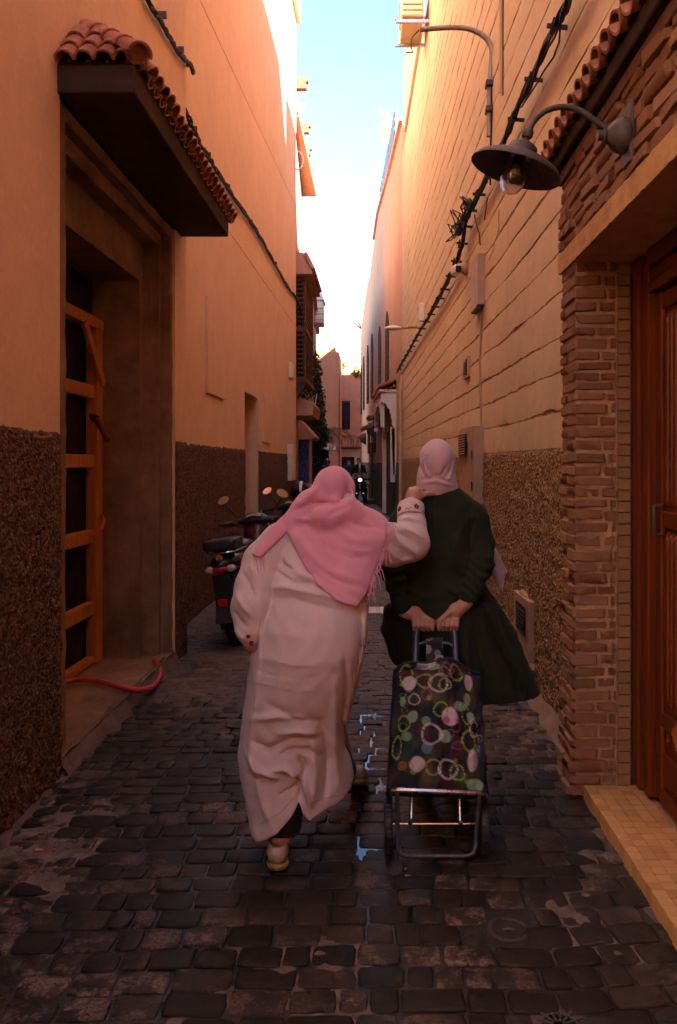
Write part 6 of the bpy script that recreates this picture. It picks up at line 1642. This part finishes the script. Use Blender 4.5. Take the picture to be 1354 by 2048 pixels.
        top = (.010*math.sin(s*6)-.028*abs(s)**3)*max(0, 1-y*9) if abs(s) < 1.02 else -.02*max(0, 1-y*9)
        return L(x+.004*mnoise.noise(Vector((y*9, s, 2))), b+top, out-.02+wob)
    for i in range(nu+1):
        s_ = -1.85+3.7*i/nu
        for j in range(nv+1):
            y = j/nv; bag.v.append(tuple(pos(s_, y)))
            cols.append(print_col((s_+1)/2, y) if abs(s_) < 1.0 else (print_col((s_+1)/2, y)*.9 if abs(s_) < 1.25 else np.array((.012,.014,.05))))
    for i in range(nu):
        for j in range(nv):
            a = i*(nv+1)+j; bag.f.append((a, a+1, a+nv+2, a+nv+1))
    nfront = len(bag.v)
    me = bpy.data.meshes.new('bag'); me.from_pydata(bag.v, [], bag.f); me.polygons.foreach_set('use_smooth', [True]*len(me.polygons))
    at_ = me.color_attributes.new('print', 'FLOAT_COLOR', 'POINT'); at_.data.foreach_set('color', np.array([(*c, 1) for c in cols], np.float32).ravel())
    g = NG('printed_nylon'); an = g.n('ShaderNodeVertexColor'); an.layer_name = 'print'
    bm_ = g.done(an.outputs[0], .65, g.bump(g.noise(500, 2), .25, .001, g.bump(g.noise(20, 3), .2, .006)), 0, .2)
    bo = put('bag', me, bm_, t)
    navy = simple('navy_lining', (.016,.018,.05), .7, .2, 10, .2, 200)
    m = MB(); m.add([pos(-1.85, 1), pos(-1, 1), pos(-.5, 1), pos(0, 1), pos(.5, 1), pos(1, 1), pos(1.85, 1)], [tuple(range(7))]); m.add([pos(-1.85, .03), pos(-1, .03), pos(-.5, .03), pos(0, .03), pos(.5, .03), pos(1, .03), pos(1.85, .03)], [tuple(range(7))])
    m.add([pos(-1.85, 0), pos(1.85, 0), pos(1.85, 1), pos(-1.85, 1)], [(0,1,2,3)]); m.build('lining', navy, bo)
    pip = MB(); pip.tube([pos(-1+2*i/40, 0) for i in range(41)], .004, 6); pip.build('binding', navy, bo, True)
    # top flap strap
    nv2, nu2 = 60, 24; fl = MB(); fc = []
    for i in range(nu2+1):
        for j in range(nv2+1):
            s_ = -1+2*i/nu2; y = j/nv2; fl.v.append(tuple(L(-.006+s_*.036, .53+.16*(1-y), .025+.03*y+.004*math.sin(y*6+s_)))); fc.append(print_col(.20+.25*(s_+1)/2, .33+.35*y))
    for i in range(nu2):
        for j in range(nv2):
            a = i*(nv2+1)+j; fl.f.append((a, a+1, a+nv2+2, a+nv2+1))
    me = bpy.data.meshes.new('flap'); me.from_pydata(fl.v, [], fl.f); me.polygons.foreach_set('use_smooth', [True]*len(me.polygons))
    at_ = me.color_attributes.new('print', 'FLOAT_COLOR', 'POINT'); at_.data.foreach_set('color', np.array([(*c, 1) for c in fc], np.float32).ravel())
    put('flap', me, bm_, bo)
    # foot: top bar, U-stand, axle and wheels
    MB().tube([L(-.18, .055, .10), L(-.172, .060, .13), L(-.15, .062, .14), L(.15, .062, .14), L(.172, .060, .13), L(.18, .055, .10)], .0095, 10).build('front_bar', S_, t, True)
    zf = .024
    yy = 3.005
    us = [L(-.155, .055, .115), Vector((.237-.150, yy+.02, .09)), Vector((.237-.147, yy+.004, zf+.035)), Vector((.237-.138, yy, zf+.010)), Vector((.237-.115, yy-.002, zf)), Vector((.237+.115, yy-.002, zf)), Vector((.237+.138, yy, zf+.010)), Vector((.237+.147, yy+.004, zf+.035)), Vector((.237+.150, yy+.02, .09)), L(.155, .055, .115)]
    MB().tube(us, .0085, 10).build('stand', D_, t, True)
    ay, az, wr_ = 3.095, .105, .105
    MB().tube([(.237-.195, ay, az), (.237+.195, ay, az)], .005, 8).build('axle', MAT['chrome'], t, True)
    for sg in (-1, 1):
        MB().tube([L(sg*.095, -.02, -.02), (.237+sg*.10, ay, az)], .009, 8).build('tube', D_, t, True)
        c = Vector((.237+sg*.185, ay, az)); wl = bpy.data.objects.new('wheel', None); C.objects.link(wl); wl.parent = t
        MB().lathe([(wr_-.022,-.014),(wr_-.006,-.016),(wr_,-.008),(wr_,.008),(wr_-.006,.016),(wr_-.022,.014)], c, (1,0,0), 36).build('tyre', MAT['black'], wl, True)
        tr = MB()
        for k in range(36):
            a = 2*math.pi*k/36; d = Vector((0, math.cos(a), math.sin(a))); tr.beam(c+d*(wr_+.001)+Vector((-.012,0,0)), c+d*(wr_+.001)+Vector((.012,0,0)), .007, .004, tuple(d))
        tr.build('tread', MAT['black'], wl)
        MB().lathe([(0,-.012),(.02,-.012),(.03,-.004),(wr_-.025,-.004),(wr_-.02,-.010),(wr_-.02,.010),(wr_-.025,.004),(.03,.004),(.02,.012),(0,.012)], c, (1,0,0), 24).build('rim', simple('dark_hub', (.03,.03,.035), .5, .2), wl, True)
trolley()
# ------------------------------------------------------------------ motorcycles, scooter, people farther up the alley
def wheel(parent, c, r=.28, wd=.042, spokes=True):
    w_ = bpy.data.objects.new('wheel', None); C.objects.link(w_); w_.parent = parent; c = Vector(c)
    MB().lathe([(r-.06,-wd*.7),(r-.025,-wd),(r-.006,-wd*.65),(r,-wd*.25),(r,wd*.25),(r-.006,wd*.65),(r-.025,wd),(r-.06,wd*.7)], c, (1,0,0), 40).build('tyre', MAT['black'], w_, True)
    tr = MB()
    for k in range(40):
        a = 2*math.pi*k/40; d = Vector((0, math.cos(a), math.sin(a))); s_ = 1 if k % 2 else -1
        tr.beam(c+d*(r-.001)+Vector((s_*.004,0,0)), c+d*(r-.010)+Vector((s_*wd*.85,0,0)), .014, .008, tuple(d))
    tr.build('tread', MAT['black'], w_)
    MB().lathe([(r-.062,-wd*.6),(r-.075,-wd*.5),(r-.075,wd*.5),(r-.062,wd*.6)], c, (1,0,0), 32).build('rim', MAT['darksteel'], w_, True)
    MB().lathe([(0,-.06),(.035,-.06),(.045,-.03),(.07,-.025),(.07,.025),(.045,.03),(.035,.06),(0,.06)], c, (1,0,0), 20).build('hub', MAT['steel'], w_, True)
    sp = MB()
    for k in range(18):
        a = 2*math.pi*k/18; s_ = (-1)**k; d = Vector((0, math.cos(a), math.sin(a))); d2 = Vector((0, math.cos(a+.25*s_), math.sin(a+.25*s_)))
        sp.tube([c+d*.06+Vector((.02*s_,0,0)), c+d2*(r-.07)], .003, 4)
    sp.build('spokes', MAT['steel'], w_)
def smooth_path(pts, sub=5, it=3):
    pts = [Vector(p) for p in pts]; dn = []
    for i in range(len(pts)-1):
        for k in range(sub): dn.append(pts[i].lerp(pts[i+1], k/sub))
    dn.append(pts[-1])
    for _ in range(it): dn = [dn[0]]+[(dn[i-1]+dn[i]*2+dn[i+1])/4 for i in range(1, len(dn)-1)]+[dn[-1]]
    return dn
def motorcycle(name, label, loc, rz, lean, panel, group=None, steer=0):
    t = thing(name, label, 'motorcycle', group, loc, (0, lean, rz))
    B, D, ST, CH = MAT['black'], MAT['darksteel'], MAT['steel'], MAT['chrome']
    gb = simple('black_gloss_'+name+str(len(bpy.data.objects)), (.02,.02,.022), .22, .2, 6, 0)
    wheel(t, (0, 0, .28)); wheel(t, (0, 1.22, .28), .27, .036)
    # rear mudguard
    m = MB(); prof = [(-.055,-.012),(-.05,.008),(0,.016),(.05,.008),(.055,-.012)]
    def rf(u, v):
        a = R(200-150*u); i = v*4; k = min(3, int(i)); f = i-k; x = prof[k][0]*(1-f)+prof[k+1][0]*f; h = prof[k][1]*(1-f)+prof[k+1][1]*f
        return (x*1.1, .03+math.cos(a)*(.315+h), .29+math.sin(a)*(.315+h))
    m.grid(rf, 18, 4); m.build('mudguard', gb, t, True)
    MB().prism([(-.06,-.30,.36), (.06,-.30,.36), (.07,-.28,.62), (-.07,-.28,.62)], (0,-.012,0)).build('tail_plate', gb, t)
    MB().prism([(-.07,-.335,.24), (.07,-.335,.24), (.06,-.31,.37), (-.06,-.31,.37)], (0,-.01,0)).build('mud_flap', B, t)
    MB().bbox(-.04, .04, -.33, -.318, .37, .43, .006).build('reflector', simple('red_reflector', (.45,.012,.01), .25, .1), t)
    # tail: light cluster
    sdf_obj('tail_fairing', union([ell((0,-.10,.70), (.13,.22,.075)), ell((0,.15,.70), (.14,.25,.09))], .05), (-.2,-.36,.58), (.2,.45,.83), .014, gb, t, 1)
    MB().ball((0,-.285,.665), .05, 14, 8, (1.35,.7,.72)).build('tail_light', simple('red_lens', (.42,.02,.03), .12, .1, 20, .1, 90), t, True)
    for s_ in (-1, 1): MB().ball((s_*.085,-.265,.665), .04, 12, 8, (1.1,.8,.75)).build('indicator', simple('clear_lens%d' % s_, (.55,.42,.38), .1, .1, 20, .2, 120), t, True)
    MB().lathe([(.02,0),(.028,.004),(.028,.012),(.014,.012),(.014,0)], (0,-.27,.755), (0,-1,0), 12).build('lock_tag', simple('orange_tag', (.6,.25,.01), .5), t)
    # rack and seat
    MB().tube(smooth_path([(-.14,.1,.80),(-.15,-.16,.80),(-.12,-.28,.795),(.12,-.28,.795),(.15,-.16,.80),(.14,.1,.80)], 4, 2), .0085, 8).build('rack_rail', CH, t, True)
    for y in (-.22, -.08): MB().tube([(-.14,y,.795),(.14,y,.795)], .006, 6).build('rack_bar', CH, t)
    sdf_obj('rear_pad', lambda x, y, z: smax(smax(np.abs(x)-.135, np.abs(y+.12)-.16, .04), np.abs(z-.855)-.045, .03), (-.18,-.33,.78), (.18,.09,.93), .014, B, t, 1)
    sdf_obj('seat', union([ell((0,.22,.80), (.13,.22,.06)), ell((0,.45,.77), (.11,.2,.06))], .06), (-.17,-.05,.70), (.17,.72,.89), .014, simple('seat_vinyl', (.03,.028,.03), .45, .2, 20, .2, 120), t, 1)
    # body
    sdf_obj('side_panel', union([ell((0,.35,.60), (.12,.30,.12)), ell((0,.72,.62), (.10,.28,.09)), chain([(0,.95,.62),(0,1.06,.85)], [.09,.09], .05), ell((0,1.10,.80), (.15,.10,.19))], .06), (-.22,0,.44), (.22,1.3,1.02), .018, panel, t, 1)
    sdf_obj('leg_shield', lambda x, y, z: smax(np.abs(y-1.02-.10*(z-.55)+.12*np.abs(x))-.012, smax(np.abs(x)-.20, np.abs(z-.62)-.20, .06), .01), (-.24,.88,.38), (.24,1.14,.86), .014, panel, t, 1)
    MB().bbox(-.11, .11, .36, .74, .24, .44, .03).build('engine', ST, t, True)
    MB().lathe([(.075,0),(.075,.05),(.05,.06),(0,.06)], (.11,.46,.33), (1,0,0), 18).build('clutch_cover', ST, t, True)
    MB().tube(smooth_path([(.12,.62,.30),(.15,.4,.22),(.15,.15,.24),(.16,-.1,.30)]), [.02]*6+[.045]*10, 10).build('exhaust', CH, t, True)
    for s_ in (-1, 1):
        MB().beam((s_*.075, .0, .28), (s_*.08, .42, .36), .022, .04).build('swingarm', D, t)
        MB().tube([(s_*.10, -.0, .33), (s_*.115, .06, .66)], .016, 10).build('shock', CH, t, True)
        cs = MB()
        for k in range(9): cs.lathe([(.024,0),(.028,.005),(.024,.01)], (s_*(.103+.0012*k), .01+.005*k, .38+.026*k), (0,.15,1), 10)
        cs.build('spring', ST, t)
        MB().tube([(s_*.11,.30,.27),(s_*.25,.31,.27)], .011, 8).build('footrest', B, t, True)
        MB().tube([(s_*.06, 1.22, .28), (s_*.06, 1.10, .80)], .022, 10).build('fork_leg', D, t, True)
    MB().tube([(-.13,.35,.28),(-.22,.30,.02)], .010, 8).build('side_stand', D, t, True)
    MB().grid(lambda u, v: (-.05+.1*v, 1.22+math.cos(R(20+140*u))*.30, .28+math.sin(R(20+140*u))*.30), 14, 2).build('front_mudguard', panel, t, True)
    # handlebar, dash, mirrors
    hb = bpy.data.objects.new('handlebar', None); C.objects.link(hb); hb.parent = t; hb.location = (0, 1.06, .95); hb.rotation_euler = (0, 0, steer)
    sdf_obj('cowl', union([ell((0,.02,.02), (.13,.10,.055)), cap((-.20,-.02,.01), (.20,-.02,.01), .028, .028), ell((0,.10,.0), (.10,.09,.08))], .03), (-.26,-.14,-.12), (.26,.24,.12), .013, B, hb, 1)
    m = MB().grid(lambda u, v: ((u-.5)*.15*(1-.15*v), -.075+.075*v, .052+.028*v+.012*math.sin(math.pi*u)), 8, 5); m.build('dash_glass', simple('dash_glass', (.28,.22,.19), .08, .1, 6, 0), hb, True)
    MB().tube([(-.08,-.08,.05),(-.072,.0,.088),(.072,.0,.088),(.08,-.08,.05)], .006, 6).build('dash_rim', D, hb)
    for s_ in (-1, 1):
        MB().tube([(s_*.20,-.02,.01),(s_*.36,-.07,.015)], .018, 12).build('grip', B, hb, True)
        MB().tube([(s_*.16,.03,.0),(s_*.24,.04,-.005),(s_*.35,-.02,-.01)], .007, 6).build('brake_lever', D, hb, True)
        MB().bbox(s_*.20-.03, s_*.20+.03, -.055, .01, -.02, .03, .008).build('switchgear', B, hb); MB().bbox(s_*.19-.01, s_*.19+.01, -.066, -.055, .0, .018, .003).build('switch', simple('red_switch%d' % s_, (.5,.02,.02), .4), hb)
        MB().tube(smooth_path([(s_*.19,.0,.03),(s_*.20,.0,.10),(s_*.26,.01,.17),(s_*.29,.0,.21)]), .008, 8).build('mirror_stem', B, hb, True)
        c = Vector((s_*.30, .0, .245)); ax = Vector((.55, -1, .12)).normalized()
        e1 = Vector((1,0,0)); e1 = (e1-ax*e1.dot(ax)).normalized(); e2 = ax.cross(e1); ro = R(28)*-s_
        a1 = e1*math.cos(ro)+e2*math.sin(ro); a2 = -e1*math.sin(ro)+e2*math.cos(ro)
        sh = [(math.cos(2*math.pi*k/24), math.sin(2*math.pi*k/24)) for k in range(24)]
        mm = MB(); mm.v = [tuple(c+a1*x*.066+a2*y*.042) for x, y in sh]+[tuple(c-ax*.016+a1*x*.058+a2*y*.036) for x, y in sh]+[tuple(c-ax*.03+a1*x*.025+a2*y*.015) for x, y in sh]
        mm.f = [(k, (k+1) % 24, 24+(k+1) % 24, 24+k) for k in range(24)]+[(24+k, 24+(k+1) % 24, 48+(k+1) % 24, 48+k) for k in range(24)]+[tuple(range(48, 72)), tuple(range(24))]
        mr = mm.build('mirror', B, hb, False)
        gl = MB(); gl.v = [tuple(c+ax*.002+a1*x*.060+a2*y*.037) for x, y in sh]; gl.f = [tuple(range(24))]; gl.build('mirror_glass', MAT['chrome'], mr)
    MB().ball((0,.16,-.02), .075, 14, 10, (1.1,.6,1)).build('headlight', simple('lamp_glass', (.6,.58,.55), .08, .1, 8, 0), hb, True)
    cbl = MB()
    for s_, o in ((-1, 0), (1, .02), (1, -.02)): cbl.tube(smooth_path([(s_*.19, -.0, .0), (s_*.12+o, .12, .06), (s_*.04, .14, -.08), (0, .08, -.25)]), .005, 5)
    cbl.build('cables', B, hb)
    return t
maroon = simple('maroon_paint', (.085,.014,.016), .3, .2, 5, 0); blk = simple('black_paint', (.015,.015,.017), .25, .2, 5, 0)
motorcycle('parked_motorcycle', 'black and maroon motorcycle parked by the apricot facade, tail light facing the viewer', (-1.14, 6.63, 0), R(-5), R(-7), maroon, 'motorcycles parked along the left wall', R(-4))
motorcycle('parked_motorcycle', 'second black motorcycle parked ahead of the maroon one with helmet on its bars', (-1.12, 8.95, 0), R(-8), R(-6), blk, 'motorcycles parked along the left wall', R(-10))
def helmet(name, label, c, mat, face=None, r=.135):
    t = thing(name, label, 'helmet'); c = Vector(c)
    sh = lambda x, y, z: smax(np.abs(ell(tuple(c), (r*.92, r*1.05, r))(x, y, z)+.008)-.008, -ell((c.x, c.y-.15, c.z-.06), (.10,.10,.065))(x, y, z), .01)
    sdf_obj('shell', lambda x, y, z: np.maximum(sh(x, y, z), c.z-.115-z), tuple(c-Vector((.18,.18,.16))), tuple(c+Vector((.18,.18,.18))), .010, mat, t, 1)
    sdf_obj('stripe', lambda x, y, z: np.maximum(np.maximum(np.abs(ell(tuple(c), (r*.92, r*1.05, r))(x, y, z)-.001)-.004, np.abs(x-c.x-.02)-.022), c.z-.0-z), tuple(c-Vector((.18,.18,.16))), tuple(c+Vector((.18,.18,.18))), .008, simple('helmet_stripe', (.55,.62,.70), .3), t, 1)
    MB().tube([c+Vector((-.11,.0,-.07)), c+Vector((-.06,-.03,-.17)), c+Vector((.0,-.04,-.19)), c+Vector((.07,-.02,-.16)), c+Vector((.11,.0,-.07))], .008, 6).build('chin_strap', MAT['black'], t, True)
    return t
gloss = simple('gloss_black', (.012,.012,.014), .12, .2, 5, 0)
helmet('helmet', 'glossy black open helmet hanging on the second motorcycle', at(600, 984, 9.95), gloss)

def far_person(label, base, h, cloth_m, trous_m, facing=-1, hair=(.02,.015,.012), arms=((.0,0,0),(.0,0,0)), group=None, seated=False, lean=0.):
    """standing or seated figure; facing -1 looks towards the viewer"""
    t = thing('person', label, 'person', group); b = Vector(base); s = h/1.72; f = facing
    P = lambda x, y, z: (b.x+x*s, b.y+f*y*s*-1*-1, b.z+z*s)
    if not seated:
        hip = .92; hd = (0, 0, 1.60)
        legs = [chain([P(-.09,0,.92), P(-.10,.02,.48), P(-.11,0,.08)], [.10*s,.075*s,.05*s], .02), chain([P(.09,0,.92), P(.10,.03,.48), P(.11,.04,.08)], [.10*s,.075*s,.05*s], .02)]
        feet = [P(-.11,0,.05), P(.11,.04,.05)]
    else:
        hip = .92; hd = (0, .12, 1.60)
        legs = [chain([P(-.10,0,.92), P(-.20,.42,.86), P(-.20,.38,.42)], [.10*s,.085*s,.06*s], .02), chain([P(.10,0,.92), P(.20,.42,.86), P(.20,.38,.42)], [.10*s,.085*s,.06*s], .02)]
        feet = [P(-.20,.40,.40), P(.20,.40,.40)]
    H = Vector(P(*hd))
    def mir(fn):                                  # head looks to +Y by default
        if f > 0: return fn
        return lambda x, y, z: fn(x, 2*H.y-y, z)
    if seated: handL, handR, elbL, elbR = P(-.30,.52,1.10), P(.30,.52,1.10), P(-.30,.22,1.08), P(.30,.22,1.08)
    else: handL, handR, elbL, elbR = P(-.27,.10,.80), P(.27,.10,.80), P(-.27,.0,1.10), P(.27,.0,1.10)
    shL, shR = P(-.18,.03,1.38), P(.18,.03,1.38)
    def hand(p): return ell(p, (.035*s,.04*s,.05*s))
    body = union([mir(head_sdf(tuple(H), (.073*s,.09*s,.112*s))), hand(handL), hand(handR), chain([P(0,.05,1.45), P(0,0,.95)], [.06*s,.09*s], .03)]+legs+[chain([shL, elbL, handL], [.04*s,.035*s,.028*s], .02), chain([shR, elbR, handR], [.04*s,.035*s,.028*s], .02)], .015)
    lo = (b.x-.6, min(b.y-.75, H.y-.3), b.z-.02); hi = (b.x+.6, b.y+.75, b.z+1.95*s)
    sdf_obj('body', body, lo, hi, .02, SKIN, t, 1)
    tor = union([chain([P(0,.06,1.38), P(0,.02,1.12), P(0,0,.90)], [.135*s,.155*s,.145*s], .04), chain([shL, elbL, tuple(Vector(elbL).lerp(Vector(handL), .85))], [.075*s,.062*s,.045*s], .02), chain([shR, elbR, tuple(Vector(elbR).lerp(Vector(handR), .85))], [.075*s,.062*s,.045*s], .02), cap(shL, shR, .075*s, .075*s)], .03)
    sdf_obj('jacket', tor, lo, hi, .02, cloth_m, t, 1)
    sdf_obj('trousers', union([chain([P(-.09,0,.95)]+[P(0,0,0)]*0+([P(-.10,.02,.48), P(-.11,0,.10)] if not seated else [P(-.20,.42,.86), P(-.20,.38,.45)]), [.12*s,.095*s,.075*s], .02), chain([P(.09,0,.95)]+([P(.10,.03,.48), P(.11,.04,.10)] if not seated else [P(.20,.42,.86), P(.20,.38,.45)]), [.12*s,.095*s,.075*s], .02)], .03), lo, hi, .02, trous_m, t, 1)
    if hair: sdf_obj('hair', lambda x, y, z: np.maximum(ell((H.x, H.y-f*.012, H.z+.012), (.082*s,.098*s,.118*s))(x, y, z), -ell((H.x, H.y+f*.10*s, H.z-.03*s), (.075*s,.09*s,.10*s))(x, y, z)), tuple(H-Vector((.16,.16,.2))), tuple(H+Vector((.16,.16,.18))), .014, simple('hair%d' % len(bpy.data.materials), hair, .6), t, 1)
    for p in feet:
        p = Vector(p); sdf_obj('shoe', union([ell(tuple(p), (.045,.06,.05)), cap(tuple(p+Vector((0,f*.03,-.012))), tuple(p+Vector((0,f*.16,-.02))), .038, .032)], .02), tuple(p-Vector((.1,.24,.1))), tuple(p+Vector((.1,.24,.1))), .016, MAT['black'], t, 1)
    return t, H
dk = cloth('dark_jacket', (.012,.011,.013), (.022,.02,.022)); pk = cloth('dusty_pink_jacket', (.26,.12,.12), (.33,.17,.16)); gy = cloth('grey_brown_jacket', (.04,.03,.028), (.06,.05,.045))
far_person('person in dark jacket standing in mid alley behind the scooter', (-.62, 30, 0), 1.70, dk, TROUS, -1, (.02,.014,.011))
far_person('person in dark clothes walking near the far dark doorway', (-1.12, 34, 0), 1.62, gy, TROUS, -1)
def scooter():
    t = thing('scooter', 'black scooter with lit headlamp ridden towards the viewer', 'scooter', None, (-.50, 25, 0), (0, 0, R(180+4)))
    gb = gloss
    wheel(t, (0, .62, .24), .24, .05); wheel(t, (0, -.62, .24), .24, .05)
    sdf_obj('front_shield', lambda x, y, z: smax(np.abs(y-.48+.25*(z-.6)+.9*x*x)-.03, smax(np.abs(x)-.22+.10*np.abs(z-.62), np.abs(z-.64)-.30, .1), .02), (-.3,.25,.28), (.3,.72,1.0), .016, gb, t, 1)
    sdf_obj('front_fairing', union([ell((0,.52,.66), (.12,.10,.25)), ell((0,.60,.42), (.10,.16,.09))], .06), (-.25,.3,.25), (.25,.85,1.0), .016, gb, t, 1)
    sdf_obj('rear_body', union([ell((0,-.42,.56), (.17,.42,.16)), ell((0,-.75,.62), (.13,.18,.12))], .05), (-.25,-1.0,.35), (.25,.1,.82), .018, gb, t, 1)
    MB().bbox(-.15, .15, -.1, .42, .28, .34, .02).build('footboard', MAT['black'], t)
    sdf_obj('seat', ell((0,-.38,.76), (.14,.36,.06)), (-.2,-.8,.66), (.2,.05,.85), .016, MAT['black'], t, 1)
    sdf_obj('headlamp_cowl', union([ell((0,.46,.98), (.14,.12,.10)), cap((-.30,.36,1.0), (.30,.36,1.0), .03, .03)], .04), (-.4,.2,.82), (.4,.64,1.12), .015, gb, t, 1)
    g = NG('lit_lamp'); g.b.inputs['Emission Color'].default_value = (1, .95, .85, 1); g.b.inputs['Emission Strength'].default_value = .07; lm = g.done((.9,.9,.85), .2)
    MB().ball((0,.565,.98), .07, 14, 8, (1,.4,.85)).build('headlamp', lm, t, True)
    for s_ in (-1, 1):
        MB().ball((s_*.11,.62,.56), .05, 10, 8, (1.2,.4,.6)).build('indicator', MAT['chrome'], t, True)
        MB().tube([(s_*.26,.36,1.0), (s_*.40,.31,1.02)], .022, 8).build('grip', MAT['black'], t, True)
        MB().tube([(s_*.26,.37,1.02), (s_*.31,.38,1.15), (s_*.38,.37,1.24)], .008, 6).build('mirror_stem', MAT['black'], t, True)
        MB().ball((s_*.40,.37,1.27), .06, 10, 8, (1,.3,.7)).build('mirror', MAT['black'], t, True)
    MB().grid(lambda u, v: (-.07+.14*v, .62+math.cos(R(10+160*u))*.27, .24+math.sin(R(10+160*u))*.27), 12, 2).build('front_mudguard', gb, t, True)
    MB().tube([(-.05,.62,.24),(-.05,.50,.6)], .02, 8).build('fork_leg', MAT['steel'], t, True); MB().tube([(.05,.62,.24),(.05,.50,.6)], .02, 8).build('fork_leg', MAT['steel'], t, True)
    MB().prism([(-.03,.66,.48),(.03,.66,.48),(.02,.66,.62),(-.02,.66,.62)], (0,.02,0)).build('badge', MAT['steel'], t)
scooter()
p_, H_ = far_person('person in dusty pink jacket and helmet riding the black scooter', (-.50, 25.38, -.12), 1.52, pk, TROUS, -1, None, seated=True)
helmet('helmet', 'black helmet with pale stripe on the scooter rider', (H_.x, H_.y, H_.z+.045), gloss, r=.14)
p_, H_ = far_person('person in dark jacket and helmet standing by the far shop', (-2.05, 34, .0), 1.62, dk, TROUS, -1, None)
helmet('helmet', 'black helmet with pale stripe on the person by the far shop', (H_.x, H_.y, H_.z+.045), gloss, r=.14)
